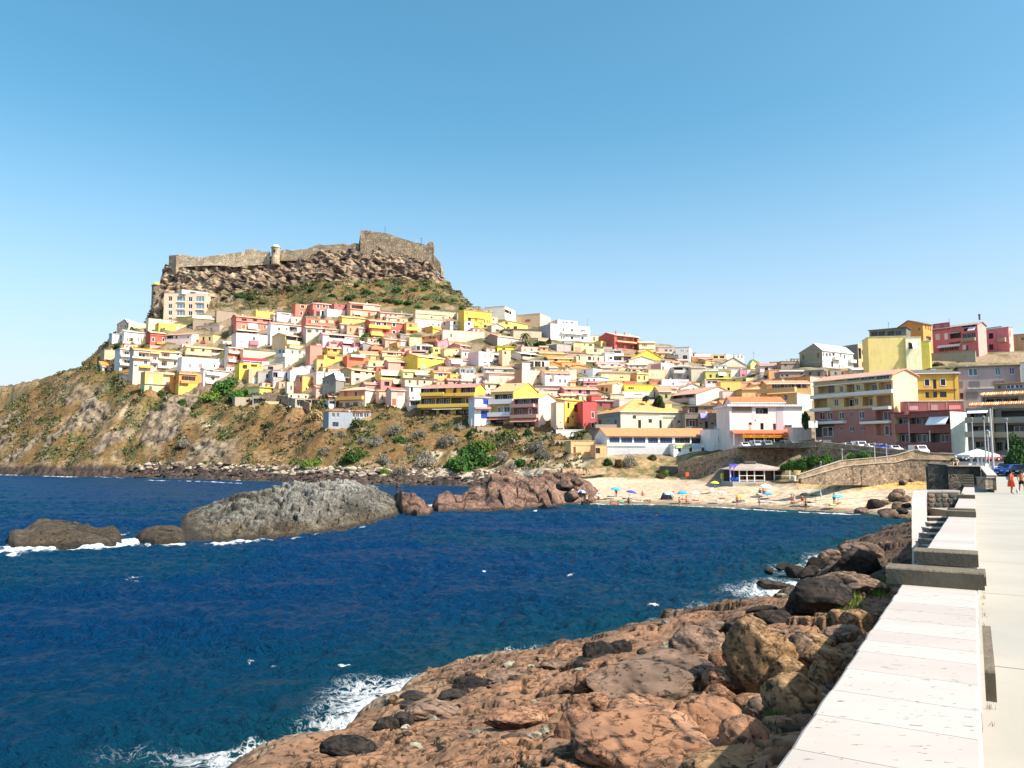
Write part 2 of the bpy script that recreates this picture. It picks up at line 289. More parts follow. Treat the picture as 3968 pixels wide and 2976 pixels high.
def segdist(x,y,P):
 """signed distance to polyline (positive on the right-hand side when walking from near to far)"""
 best=np.full(np.shape(x),1e9);sg=np.ones(np.shape(x))
 for k in range(len(P)-1):
  ax,ay=P[k];bx,by=P[k+1];dx,dy=bx-ax,by-ay
  t=np.clip(((x-ax)*dx+(y-ay)*dy)/(dx*dx+dy*dy),0,1)
  ex,ey=x-(ax+t*dx),y-(ay+t*dy);d=np.hypot(ex,ey);s=np.sign(dx*ey-dy*ex)
  n=d<best;best=np.where(n,d,best);sg=np.where(n,s,sg)
 return best*-sg
ISL=[(690,2100),(722,2103),(868,2100),(961,2092),(1153,2077),(1307,2053),(1422,2034),(1537,1996),(1560,1975)]
def pts0(L):return np.array([[onz(a,b,0).x,onz(a,b,0).y]for a,b in L])
FOAM=[(pts0([(540,2090),(615,2108),(722,2105),(868,2102),(961,2094)]),.9,1.0),(pts0([(0,2120),(50,2115),(77,2121),(200,2121),(307,2117),(461,2113),(500,2092),(545,2088)]),1.2,1.3),(pts0([(-60,2145),(0,2140),(90,2122)]),1.6,1.6),
  (pts0([(961,2094),(1153,2079),(1307,2055),(1422,2036)]),.25,.5),(pts0([(1640,1962),(1700,1955)]),1.5,1.0),(pts0([(250,2092),(560,2060)]),.3,.6),
  (pts0([(2250,1951),(2420,1955),(2560,1954),(2650,1960),(2800,1966),(2980,1977),(3120,1985),(3320,1992)]),.55,1.25),
  (pts0([(0,1839),(120,1842),(280,1848)]),2.0,1.2),(pts0([(340,1845),(480,1852)]),1.2,.8),(pts0([(560,1860),(760,1864),(930,1872)]),1.0,.9),(pts0([(720,1852),(950,1862)]),1.2,.9),(pts0([(1120,1868),(1290,1872)]),1.0,.7),(pts0([(1450,1885),(1560,1885)]),.8,.5)]
SEA_D=np.concatenate([np.geomspace(16,150,640),np.geomspace(151,560,230),np.array([700,1000,2000,5000,12000,30000])])
SEA_P=np.concatenate([np.array([-9000,-5000,-2500,-1200,-500]),np.arange(-200,3640,5.5),np.array([3700,4000,6000,12000])])
SA,SD=np.meshgrid(aof(SEA_P),SEA_D);SX=SA*SD;SY=SD.copy()
rs=np.random.RandomState(3);H=np.zeros_like(SX);
fade=lambda lam:1/(1+(SD/(lam*95))**2)
wx=SX+1.3*pnoise(SX/6,SY/6,1.0)+.35*pnoise(SX/1.7,SY/1.7,4.0);wy=SY+1.3*pnoise(SX/6,SY/6,2.0)+.35*pnoise(SX/1.7,SY/1.7,7.0)
grp=.55+.75*sstep(-.5,.6,fbm(SX/13,SY/8,3.0,3))
for lam,amp_,nn_ in((9,.09,4),(5,.085,6),(3,.085,8),(1.7,.065,9),(1.0,.042,9),(.6,.022,8)):
 for k in range(nn_):
  th=R(-62+rs.normal()*34);l=lam*rs.uniform(.75,1.3);ph=rs.uniform(0,6.28)
  s=np.sin((wx*math.cos(th)+wy*math.sin(th))*2*math.pi/l+ph)
  H+=amp_*.62/math.sqrt(nn_/4)*(1-2*np.abs(s)**1.3*.5-.5)*fade(l)*grp*1.5
H*=1.3
sd=segdist(SX,SY,SHW)
near=np.exp(-np.maximum(-sd,0)/3.0)
terz=np.where((SD>95)&(SD<700),terr(SX,SD),-4)
shal=np.maximum(np.exp(-np.maximum(-sd,0)/5.5)*.95,sstep(-2.6,-.1,terz)*.9)
H*=1-.75*sstep(-1.6,0,terz)
fn=fbm(SX/1.3,SY/1.3,2.2,5);fn2=fbm(SX/6,SY/6,1.2,3)
foam=np.exp(-np.maximum(-sd-.1,0)/(.55+1.3*np.clip(fn2+.25,0,1)))*sstep(-.35,.25,fn2+.2*fn+.1)*(SD<100)
patch=lambda px,py,rx,ry:np.exp(-(((SX-onz(px,py,0).x)/rx)**2+((SY-onz(px,py,0).y)/ry)**2))
PX,PY=project(SX,SY,0*SX)
wash=0
for(px,py,rx,ry,a)in((1420,2735,2.0,3.0,.9),(1330,2850,1.6,1.6,.8),(1100,2950,1.9,.8,1.0),(900,2930,2.6,1.0,.55),(620,2890,3.5,1.0,.4),(1500,2650,2.5,1.5,.5),(2900,2365,3.2,3.0,1.0),(3040,2270,3.2,4.5,.8),(2830,2400,2.5,2,.6),(2890,2285,2.5,2.0,.5),(1700,2625,1.6,.8,.9),(2100,2520,2.2,.7,.7),(2380,2480,1.2,.5,.9),(2470,2455,.8,.5,.9),(3100,2210,2.5,3,.5)):
 wash=wash+a*patch(px,py,rx,ry)
foam=np.clip(foam,0,1)*.95+np.clip(wash,0,1.1)*.6
for P,wdt,a in FOAM:
 sdd=np.abs(segdist(SX,SY,P));foam+=a*np.exp(-(sdd/wdt)**2)*sstep(-.45,.2,fbm(SX/2.2,SY/2.2,5.5,4)+.1)
caps=[(548,2236,.7),(925,2218,.35),(1020,2560,.25),(2237,2226,.3),(1862,2205,.25),(1350,2560,.2),(1430,2260,.2),(2530,2330,.15),(160,2060,.6)]
for px,py,r_ in caps:foam+=1.2*np.exp(-(((SX-onz(px,py,0).x)/(r_*2.2))**2+((SY-onz(px,py,0).y)/r_)**2))*sstep(-.2,.4,fn)
foam=np.clip(foam,0,1)*(SD<600)
H=H+foam*.07
mw=bpy.data.materials.new('sea_water');mw.use_nodes=True;t_,b_=setnode(mw);N=t_.nodes.new;L=t_.links.new
def attr(n):a=N('ShaderNodeAttribute');a.attribute_name=n;return a.outputs['Fac']
mx1=N('ShaderNodeMix');mx1.data_type='RGBA';L(attr('shal'),mx1.inputs[0]);mx1.inputs[6].default_value=(.0008,.034,.105,1);mx1.inputs[7].default_value=(.007,.062,.060,1)
mx0=N('ShaderNodeMix');mx0.data_type='RGBA';L(attr('murk'),mx0.inputs[0]);L(mx1.outputs[2],mx0.inputs[6]);mx0.inputs[7].default_value=(.001,.041,.085,1)
fng=N('ShaderNodeTexNoise');fng.inputs['Scale'].default_value=9;fng.inputs['Detail'].default_value=6;gtc=N('ShaderNodeTexCoord');L(gtc.outputs['Object'],fng.inputs['Vector'])
def rdgn(sc,d):
 n_=N('ShaderNodeTexNoise');n_.inputs['Scale'].default_value=sc;n_.inputs['Detail'].default_value=d;n_.inputs['Distortion'].default_value=.9;L(gtc.outputs['Object'],n_.inputs['Vector'])
 a_=N('ShaderNodeMath');a_.operation='SUBTRACT';L(n_.outputs[0],a_.inputs[0]);a_.inputs[1].default_value=.5;c_=N('ShaderNodeMath');c_.operation='ABSOLUTE';L(a_.outputs[0],c_.inputs[0]);return c_.outputs[0]
mn=N('ShaderNodeMath');mn.operation='MINIMUM';L(rdgn(1.1,6),mn.inputs[0]);L(rdgn(2.7,5),mn.inputs[1])
fa=N('ShaderNodeMath');fa.operation='MULTIPLY_ADD';L(mn.outputs[0],fa.inputs[0]);fa.inputs[1].default_value=-5.5;fa.inputs[2].default_value=-.02
fb=N('ShaderNodeMath');fb.operation='ADD';L(attr('foam'),fb.inputs[0]);L(fa.outputs[0],fb.inputs[1])
fr=N('ShaderNodeMapRange');fr.inputs[1].default_value=.12;fr.inputs[2].default_value=.5;L(fb.outputs[0],fr.inputs[0])
mx2=N('ShaderNodeMix');mx2.data_type='RGBA';L(fr.outputs[0],mx2.inputs[0]);L(mx0.outputs[2],mx2.inputs[6]);mx2.inputs[7].default_value=(.8,.82,.82,1);L(mx2.outputs[2],b_.inputs['Base Color'])
rr=N('ShaderNodeMapRange');L(fr.outputs[0],rr.inputs[0]);rr.inputs[3].default_value=.38;rr.inputs[4].default_value=.8;L(rr.outputs[0],b_.inputs['Roughness'])
b_.inputs['IOR'].default_value=1.33;b_.inputs['Specular IOR Level'].default_value=.11
mpn=N('ShaderNodeMapping');mpn.inputs['Scale'].default_value=(1.3,2.6,1);mpn.inputs['Rotation'].default_value=(0,0,R(-20));L(gtc.outputs['Object'],mpn.inputs[0])
nz=N('ShaderNodeTexNoise');nz.inputs['Scale'].default_value=1.5;nz.inputs['Detail'].default_value=8;nz.inputs['Roughness'].default_value=.62;L(mpn.outputs[0],nz.inputs['Vector'])
bp=N('ShaderNodeBump');bp.inputs['Strength'].default_value=1.0;bp.inputs['Distance'].default_value=.7;L(nz.outputs[0],bp.inputs['Height']);L(bp.outputs[0],b_.inputs['Normal'])
murk=sstep(-.3,.5,fbm(SX/26,SY/18,0,3))*.8
grid=grid_mesh('sea',SX,SY,H-.02,mw,True,{'foam':foam,'shal':np.clip(shal,0,1),'murk':murk});tag(grid,kind='structure')
back=MB();back.poly([(-30000,-3000,-.5),(30000,-3000,-.5),(30000,16.5,-.5),(-30000,16.5,-.5)]);
tag(back.build('sea_behind',mw),kind='structure')
def vcol_mat(name,rough=.9,nscale=3.0,nb=.6,dist=.06,lo=.6,hi=1.35,crack=0.0):
 m=bpy.data.materials.new(name);m.use_nodes=True;t,b=setnode(m);N=t.nodes.new;L=t.links.new
 b.inputs['Roughness'].default_value=rough;b.inputs['Specular IOR Level'].default_value=.2
 ca=N('ShaderNodeVertexColor');ca.layer_name='Col';tc=N('ShaderNodeTexCoord');n=N('ShaderNodeTexNoise');n.inputs['Scale'].default_value=nscale;n.inputs['Detail'].default_value=10;n.inputs['Roughness'].default_value=.7
 L(tc.outputs['Object'],n.inputs['Vector']);r=N('ShaderNodeMapRange');r.inputs[1].default_value=.3;r.inputs[2].default_value=.7;r.inputs[3].default_value=lo;r.inputs[4].default_value=hi;L(n.outputs[0],r.inputs[0])
 v=N('ShaderNodeVectorMath');v.operation='SCALE';L(ca.outputs[0],v.inputs[0]);L(r.outputs[0],v.inputs['Scale']);L(v.outputs[0],b.inputs['Base Color'])
 hgt=n.outputs[0]
 if crack:
  sb_=N('ShaderNodeVectorMath');sb_.operation='MULTIPLY_ADD';L(n.outputs['Color'],sb_.inputs[0]);sb_.inputs[1].default_value=(.5,.5,.5);gm=N('ShaderNodeNewGeometry');L(gm.outputs['Position'],sb_.inputs[2])
  mp=N('ShaderNodeMapping');mp.inputs['Scale'].default_value=(crack,crack*1.3,crack*2.4);mp.inputs['Rotation'].default_value=(.2,.3,.6);L(sb_.outputs[0],mp.inputs[0])
  v1=N('ShaderNodeTexVoronoi');v1.feature='DISTANCE_TO_EDGE';L(mp.outputs[0],v1.inputs['Vector']);r1=N('ShaderNodeMapRange');r1.inputs[1].default_value=.0;r1.inputs[2].default_value=.03;r1.inputs[3].default_value=.3;L(v1.outputs[0],r1.inputs[0])
  n5=N('ShaderNodeTexNoise');n5.inputs['Scale'].default_value=crack*.5;L(gm.outputs['Position'],n5.inputs['Vector']);r5=N('ShaderNodeMapRange');r5.inputs[1].default_value=.5;r5.inputs[2].default_value=.53;L(n5.outputs[0],r5.inputs[0])
  mxx=N('ShaderNodeMath');mxx.operation='MAXIMUM';L(r1.outputs[0],mxx.inputs[0]);L(r5.outputs[0],mxx.inputs[1])
  n6=N('ShaderNodeTexNoise');n6.inputs['Scale'].default_value=crack*7;n6.inputs['Detail'].default_value=3;L(mp.outputs[0],n6.inputs['Vector']);n6.inputs['Scale'].default_value=7;r6=N('ShaderNodeMapRange');r6.inputs[1].default_value=.33;r6.inputs[2].default_value=.40;r6.inputs[3].default_value=.25;L(n6.outputs[0],r6.inputs[0])
  mm=N('ShaderNodeMath');mm.operation='MULTIPLY';L(mxx.outputs[0],mm.inputs[0]);L(r6.outputs[0],mm.inputs[1])
  v2=N('ShaderNodeVectorMath');v2.operation='SCALE';L(v.outputs[0],v2.inputs[0]);L(mm.outputs[0],v2.inputs['Scale']);L(v2.outputs[0],b.inputs['Base Color'])
  ad=N('ShaderNodeMath');ad.operation='MULTIPLY_ADD';L(mm.outputs[0],ad.inputs[0]);ad.inputs[1].default_value=1.2;L(n.outputs[0],ad.inputs[2]);hgt=ad.outputs[0]
 bp=N('ShaderNodeBump');bp.inputs['Strength'].default_value=nb;bp.inputs['Distance'].default_value=dist;L(hgt,bp.inputs['Height']);L(bp.outputs[0],b.inputs['Normal'])
 return m
ROCKM=vcol_mat('coastal_rock',.9,1.6,.8,.2,.5,1.4,.55);ROCKN=vcol_mat('near_rock',.92,2.6,.9,.05,.68,1.28,.62)
def rock_mass(name,front,top,dthick,cols,fine=1.0,label=None,steps=130,px_step=4.0,strata=0.0,jag=1.0,exp=.55,back=.45):
 fx=[p[0]for p in front];tx=[p[0]for p in top];x0,x1=max(fx[0],tx[0]),min(fx[-1],tx[-1])
 px=np.arange(x0,x1+px_step,px_step);fy=np.interp(px,fx,[p[1]for p in front]);ty=np.interp(px,tx,[p[1]for p in top])
 ty=np.minimum(ty,fy-1.0)
 D0=np.array([onz(a,b,0).y for a,b in zip(px,fy)]);D1=D0+dthick*np.clip((fy-ty)/90.0,.12,1.3)
 zt=np.maximum(CAMZ+D1*np.array([slope(v)for v in ty]),.05)
 t=np.concatenate([np.linspace(-.12,1,steps),np.linspace(1.02,1+back*1.2,steps//3)])[:,None]
 D=D0+(D1-D0)*t;a=np.interp(px,px,[aof(p)for p in px])[None]
 base=np.where(t<=1,np.clip(t,0,1)**exp,np.clip(1-((t-1)/back)**1.6,-.4,1))*zt+np.where(t<0,t*14,0)
 X=a*D;n=fbm(X/4,D/4,base/3,5);f1,e,cid=worley(X/2.6*fine,D/3.4*fine);f1b,eb,cb=worley(X/1.0*fine+9,D/1.3*fine)
 env=sstep(0,.12,t)*sstep(0,.8,base);amp=np.clip(zt/4,.15,1)
 rel=(n*.55+(cid-.5)*.8-sstep(.09,.0,e)*.5+(cb-.5)*.16-sstep(.08,0,eb)*.14+(.5-f1)*.35)*jag
 if strata:
  q=base*1.0+X*.12+n*.6;rel+=(np.abs((q*1.7)%1-.5)-.25)*strata
 Zr=base+env*amp*rel-(1-env)*.25;Yr=D-env*amp*n*.5
 ed=np.minimum(sstep(0,3,np.arange(len(px))*1.0),sstep(0,3,np.arange(len(px))[::-1]*1.0))[None];Zr=Zr*ed-(1-ed)*.6
 c=cols(X,D,Zr,n,cid,e,cb,eb)
 o=grid_mesh(name,X+0*Zr,Yr,Zr,ROCKM,True,{'Col':c});return o
def vary(base,lo,hi,n,cid,e,eb,dark=(.03,.027,.025)):
 sh_=n.shape;fl=lambda q:np.broadcast_to(np.array(q,float),sh_+(3,))
 c=mixc(fl(base),fl(lo),sstep(-.1,.5,n));c=mixc(c,fl(hi),sstep(.45,.9,cid)*.6);c=mixc(c,fl(dark),sstep(.09,.0,e)*.85);return mixc(c,fl(dark),sstep(.07,0,eb)*.5)
def wet(c,z,lvl=.6,dark=(.03,.024,.018)):
 return mixc(c,np.broadcast_to(np.array(dark),c.shape),sstep(lvl,lvl*.2,z)*.8)
def c_isl(X,D,Z_,n,cid,e,cb,eb):
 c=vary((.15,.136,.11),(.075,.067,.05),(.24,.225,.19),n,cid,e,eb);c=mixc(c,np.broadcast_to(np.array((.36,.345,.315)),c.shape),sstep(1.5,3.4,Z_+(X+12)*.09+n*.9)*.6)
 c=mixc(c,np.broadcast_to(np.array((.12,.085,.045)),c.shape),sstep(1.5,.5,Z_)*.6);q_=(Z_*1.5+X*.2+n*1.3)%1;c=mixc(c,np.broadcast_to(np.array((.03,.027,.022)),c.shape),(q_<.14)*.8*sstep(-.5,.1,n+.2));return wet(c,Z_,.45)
def c_brown(X,D,Z_,n,cid,e,cb,eb):return wet(vary((.22,.125,.088),(.12,.075,.057),(.31,.19,.135),n,cid,e,eb),Z_,.5)
def c_dk(X,D,Z_,n,cid,e,cb,eb):return wet(vary((.075,.056,.036),(.04,.032,.024),(.11,.08,.052),n,cid,e,eb),Z_,.5)
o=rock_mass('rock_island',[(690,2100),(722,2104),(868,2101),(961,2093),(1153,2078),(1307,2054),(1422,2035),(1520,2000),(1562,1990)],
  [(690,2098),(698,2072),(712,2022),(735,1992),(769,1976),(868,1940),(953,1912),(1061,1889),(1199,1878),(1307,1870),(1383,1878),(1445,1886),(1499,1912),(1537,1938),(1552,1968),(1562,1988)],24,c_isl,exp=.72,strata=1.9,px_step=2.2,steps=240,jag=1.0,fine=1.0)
tag(o,'long grey layered rock islet lying across the middle of the bay','rock islet')
o=rock_mass('rock_island',[(44,2108),(77,2120),(200,2120),(307,2116),(461,2112),(500,2092)],[(44,2100),(55,2060),(75,2050),(108,2052),(131,2042),(160,2018),(184,2009),(254,2014),(300,2022),(338,2036),(352,2030),(384,2046),(420,2044),(440,2036),(453,2033),(480,2064),(500,2088)],9,c_dk,px_step=2.2,jag=.8,exp=.4)
tag(o,'low rounded dark brown rock in the water at the left edge','rock')
o=rock_mass('rock_island',[(536,2088),(560,2098),(615,2109),(690,2108),(735,2104)],[(536,2084),(548,2066),(580,2048),(620,2038),(680,2036),(715,2046),(735,2090)],7,c_dk,px_step=2.2,jag=.8,exp=.4)
tag(o,'small dark rock touching the left tip of the grey islet','rock')
o=rock_mass('rock_outcrop',[(1522,1960),(1560,1990),(1620,1998),(1665,1994),(1685,1975)],[(1522,1950),(1530,1915),(1545,1908),(1580,1914),(1610,1920),(1630,1932),(1655,1952),(1685,1970)],9,c_brown,px_step=2.2,jag=1.3)
tag(o,'reddish rock outcrop just right of the grey islet','rock')
o=rock_mass('rock_outcrop',[(1672,1966),(1700,1981),(1850,1979),(1960,1976),(2050,1970),(2110,1968),(2160,1958),(2230,1952),(2290,1946),(2330,1925)],
  [(1672,1955),(1700,1925),(1722,1918),(1735,1905),(1752,1922),(1790,1925),(1806,1898),(1840,1888),(1862,1895),(1880,1880),(1895,1852),(1915,1838),(1955,1831),(1990,1846),(2040,1850),(2085,1852),(2115,1838),(2150,1836),(2200,1840),(2240,1850),(2262,1866),(2290,1880),(2330,1905)],17,c_brown,px_step=2.2,steps=200,jag=1.7)
tag(o,'large reddish brown rock spur between the cove and the sandy beach','rock spur')
_ico={}
def ico(n):
 if n not in _ico:
  bm=bmesh.new();bmesh.ops.create_icosphere(bm,subdivisions=n,radius=1)
  bm.verts.ensure_lookup_table();_ico[n]=(np.array([v.co[:]for v in bm.verts]),[tuple(v.index for v in f.verts)for f in bm.faces]);bm.free()
 return _ico[n]
def rock_mesh(seed,n=4,cuts=9,base=(.26,.16,.1),lo=(.15,.1,.07),hi=(.36,.23,.16),rough=.05,mat_=None,cutd=(.62,.95)):
 v,f=ico(n);v=v.copy();r=np.random.RandomState(seed)
 for k in range(cuts):
  d=r.normal(size=3);d/=np.linalg.norm(d);h=r.uniform(*cutd);s=v@d;ex=np.maximum(s-h,0);v-=ex[:,None]*d*.92
 nn=fbm(v[:,0]*1.3+seed,v[:,1]*1.3,v[:,2]*1.3,5);n2=fbm(v[:,0]*4+seed,v[:,1]*4,v[:,2]*4,4)
 f1,e,ci=worley(v[:,0]*1.4+v[:,2]*1.1+seed,v[:,1]*1.4-v[:,2]*.8)
 v*=(1+nn*.09+n2*rough-sstep(.06,0,e)*.05)[:,None]
 me=bpy.data.meshes.new('boulder');me.from_pydata(v.tolist(),[],f)
 c=vary(base,lo,hi,nn,ci,e+.3*0,np.ones_like(e));a=me.color_attributes.new('Col','FLOAT_COLOR','POINT')
 a.data.foreach_set('color',np.concatenate([c,np.ones((len(c),1))],1).astype(np.float32).ravel())
 me.polygons.foreach_set('use_smooth',[True]*len(f));me.materials.append(mat_ or ROCKN);me.update();return me
TH=math.atan(aof(3770));DV=Vector((math.sin(TH),math.cos(TH),0));LV=Vector((math.cos(TH),-math.sin(TH),0))
def wz(s):
 return float(np.interp(s,[-10,0,30,70,110,150],[7.0,6.9,6.11,5.62,6.1,7.2]))
pa=np.arange(560,3740,6.0);pd=np.geomspace(8.5,80,620);PA,PD=np.meshgrid(aof(pa),pd);RX,RY=PA*PD,PD.copy()
s1=segdist(RX,RY,SHW);wd=-(RX*LV.x+RY*LV.y)-.5
al=RX*DV.x+RY*DV.y
n_a=fbm(RX/3.2,RY/3.2,0,4);f1,e1,c1=worley(RX/3.4+n_a*.6,RY/3.2+n_a*.3);f2,e2,c2=worley(RX/.62+n_a,RY/.9);n_b=fbm(RX/.6,RY/.6,3,4)
slab=sstep(18,27,RY)
top=np.interp(al,[0,12,30,60,80],[4.4,4.2,3.9,3.6,3.2])
tt=np.clip(s1/np.maximum(s1+np.maximum(wd,.3),.5),0,1)
zb=np.where(s1<0,s1*.5,.35*sstep(0,.8,s1)+top*tt**.72*.93)
lay=(np.abs(((zb*1.5+RX*.25+n_a*.6))%1-.5)-.25)*.35
envr=sstep(-.6,1.2,s1);nearf2=sstep(12,30,RY)*1.5+.5
zr=zb+envr*(n_a*.30+(c1-.5)*.34-sstep(.05,0,e1)*.34+(c2-.5)*.03*nearf2-sstep(.03,0,e2)*.05+n_b*.045+lay*.45)+(1-envr)*((c1-.5)*.5-.15)
cg=np.abs(pnoise(RX/1.7+n_b*.35,RY/1.1+n_a,2.2));crk=sstep(.055,.0,cg)*sstep(-.25,.15,n_a);zr-=crk*.22*envr+sstep(.9,0,wd)*.3
nearf=sstep(30,20,RY)
fl=lambda q:np.broadcast_to(np.array(q,float),RX.shape+(3,))
cn=mixc(fl((.235,.13,.076)),fl((.30,.16,.088)),sstep(-.2,.5,n_a));cn=mixc(cn,fl((.17,.105,.072)),sstep(.1,.6,fbm(RX/2,RY/2,8,4))*.7)
cn=mixc(cn,fl((.24,.21,.15)),sstep(5,1.2,s1)*sstep(-.1,.3,n_a+n_b*.3)*.55)
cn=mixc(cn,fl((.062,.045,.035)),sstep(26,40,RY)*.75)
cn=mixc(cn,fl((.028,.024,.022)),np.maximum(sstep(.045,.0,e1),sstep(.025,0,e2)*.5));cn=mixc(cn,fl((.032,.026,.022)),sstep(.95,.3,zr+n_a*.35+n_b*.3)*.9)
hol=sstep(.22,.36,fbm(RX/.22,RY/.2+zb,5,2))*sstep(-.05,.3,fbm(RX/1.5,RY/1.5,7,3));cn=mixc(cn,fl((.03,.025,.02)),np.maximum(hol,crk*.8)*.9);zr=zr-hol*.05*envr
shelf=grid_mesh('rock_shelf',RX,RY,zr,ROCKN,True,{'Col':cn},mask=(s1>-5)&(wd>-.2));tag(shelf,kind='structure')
def shelf_h(x,y):
 a=x/y;j=np.clip(np.searchsorted(pd,y),0,len(pd)-1);i=np.clip(np.searchsorted(aof(pa),a),0,len(pa)-1);return float(zr[j,i]),float(zb[j,i])
def shelf_hit(px,py):
 r=ray(px,py)
 for D in np.arange(9,80,.15):
  x=D*r.x/r.y;z=CAMZ+D*r.z/r.y
  if z<=max(shelf_h(x,D)[1],-.1):return Vector((x,D,z))
 return onz(px,py,.2)
TANR=dict(base=(.29,.172,.082),lo=(.21,.125,.068),hi=(.43,.26,.135));REDR=dict(base=(.31,.158,.088),lo=(.25,.13,.08),hi=(.47,.26,.155));DKR=dict(base=(.042,.032,.027),lo=(.024,.02,.018),hi=(.07,.05,.04));BRR=dict(base=(.23,.145,.10),lo=(.11,.075,.055),hi=(.29,.19,.135))
def P3(x,y):return(2200+x/1.894,2100+y/1.894)
BIG=[
 (1425,850,440,500,TANR,'tallest upright rounded brown boulder standing on the rock shelf',0),
 (640,1490,1010,380,REDR,'long flat brown boulder with a pale stain at the bottom of the picture',0),
 (1300,1480,350,300,REDR,'squarish brown boulder right of the long flat one',0),
 (1030,1330,440,290,REDR,'orange brown rock slab behind the squarish boulder',0),
 (570,1260,500,230,REDR,'smooth orange brown slab behind the long flat boulder',0),
 (1130,900,170,160,REDR,'small reddish rock tucked left of the tallest boulder',0),
 (1160,1010,270,160,REDR,'low reddish rock in front of the tallest boulder',0),
 (560,1000,860,300,BRR,'broad pitted slab in the middle of the rock shelf',0),
 (960,770,380,220,BRR,'ribbed dark rock with parallel ridges near the waterline',0),
 (1640,1180,370,330,TANR,'ochre brown boulder against the foot of the wall',0),
 (1600,980,260,230,TANR,'ochre boulder right of the tallest boulder',0),
 (1430,1260,220,180,BRR,'dark brown wedge rock below the ochre boulder',0),
 (1230,1640,760,170,TANR,'yellow brown boulder cut off by the bottom edge',0),
 (1920,880,330,190,TANR,'long tan boulder leaning on the wall',0),
 (1810,750,250,160,TANR,'orange stained boulder above the leaning tan one',0),
 (2020,700,230,160,BRR,'flat brown rock under the white wall edge',0),
 (1700,800,200,190,BRR,'brown block right behind the tallest boulder',0),
 (2120,580,190,130,TANR,'rusty orange rock close to the wall below the grass',0),
 (1990,560,130,120,TANR,'small tan rock beside the green grass tuft',0),
 (1370,1190,220,110,REDR,'crumpled reddish rock between the big boulders',0),
 (1120,1130,220,120,REDR,'narrow red rock left of the crumpled one',0),
 (1560,1360,260,100,TANR,'pale yellow flat stone by the wall foot',0),
 (1560,1440,190,150,BRR,'rust and black stone under the pale flat stone',0),
 (1860,1000,190,190,TANR,'honey coloured rock in a dark gap by the wall',0),
 (170,1240,330,220,REDR,'pinkish rock block at the left of the smooth slab',0),
 (60,1420,260,300,REDR,'rusty pitted rock left of the long flat boulder',0),
 (1070,640,170,110,BRR,'light topped rock at the water edge',0),
 (1220,640,140,90,DKR,'black rock at the water edge left of the tallest boulder',0),
 (360,780,190,120,DKR,'dark green brown rock washed by the waves',0),
 (200,830,230,170,DKR,'dark wet ledge left of the wave washed rock',0),
 (1500,560,240,120,DKR,'black jagged rock beside the white surf',0),
 (1810,410,440,230,DKR,'large black rock block above the surf',0),
 (2080,340,420,190,BRR,'wide dark slab below the two stone benches',0),
 (2080,190,330,230,DKR,'dark cleft rock left of the stone benches',0),
 (1760,240,170,120,DKR,'brown wedge shaped rock in the water',0),
 (1690,220,150,100,DKR,'round rust coloured rock in the surf',0),
 (1530,320,230,70,DKR,'low rock awash in the foam',0),
 (1600,190,120,60,DKR,'reddish low rock with small white birds of foam',0),
 (1475,215,80,50,DKR,'small black rock alone in the water',0),
 (2150,90,280,140,BRR,'brown layered rock at the far end of the shelf',0),
 (1830,160,150,100,DKR,'grey brown rock left of the dark cleft rock',0),
 (1960,120,190,110,BRR,'pinkish rock above the dark cleft rock',0),
 (1420,500,180,70,DKR,'thin dark rock in the white water',0),
]
for i,(cx,cy,w_,h_,pal,lab,_)in enumerate(BIG):
 px,py=P3(cx,cy);wpx,hpx=w_/1.894,h_/1.894
 g=shelf_hit(px,py+hpx*.42);D=g.y;W=wpx/F*D*1.04;Hh=hpx/F*D
 me=rock_mesh(i*3+1,5 if w_>180 else 4,10,**pal,cutd=(.66,.97)if pal is not DKR else(.5,.85),rough=.05)
 vis=.22*W
 dep=max(W*.62,.3);zz=max(Hh*.56,W*.16)
 c=at(px,py,D+dep*.3)
 o=link('boulder',me,None,(c.x,c.y,c.z-zz*.08));o.scale=(W*.60,dep*.68,zz*1.22);rr_=random.Random(i);o.rotation_euler=(rr_.uniform(-.1,.1),rr_.uniform(-.12,.12),-math.atan2(c.x,c.y)+rr_.uniform(-.2,.2))
 tag(o,lab,'boulder','boulders on the near rock shelf')
def P2c(x,y):return(1300+x/2.138,2200+y/2.138)
BIG2=[(1450,900,420,130,BRR,'brown knobbly rock where the shelf meets the open water'),(1130,970,300,150,DKR,'dark brown rock left of the knobbly one'),(960,1060,260,110,DKR,'dark angular rock with a pale vein beside the surf'),(660,1070,260,90,DKR,'rusty weed covered ledge behind the surf'),(570,1140,200,70,DKR,'wet ledge nearest to the large foam patch'),
 (430,1310,210,160,DKR,'rust brown rounded rock in the foam'),(560,1270,180,170,DKR,'black rounded rock right of the rust brown one'),(110,1490,420,210,DKR,'black wet boulder under the breaking foam'),(800,1180,420,200,BRR,'greyish slab streaked with salt'),(1480,1250,520,200,REDR,'undercut reddish ledge with a black shadow line'),(1700,1180,280,140,REDR,'pink ledge block above the undercut one'),(1830,810,260,90,BRR,'pointed grey rock by the small breaking wave'),(2050,800,180,120,DKR,'dark rock at the right of the small breaking wave'),
 (1900,1450,330,160,REDR,'orange rock full of round holes'),(900,1440,170,90,TANR,'small ochre rock with a shadow hollow'),(2080,950,200,230,REDR,'cracked pink block left of the pitted slab')]
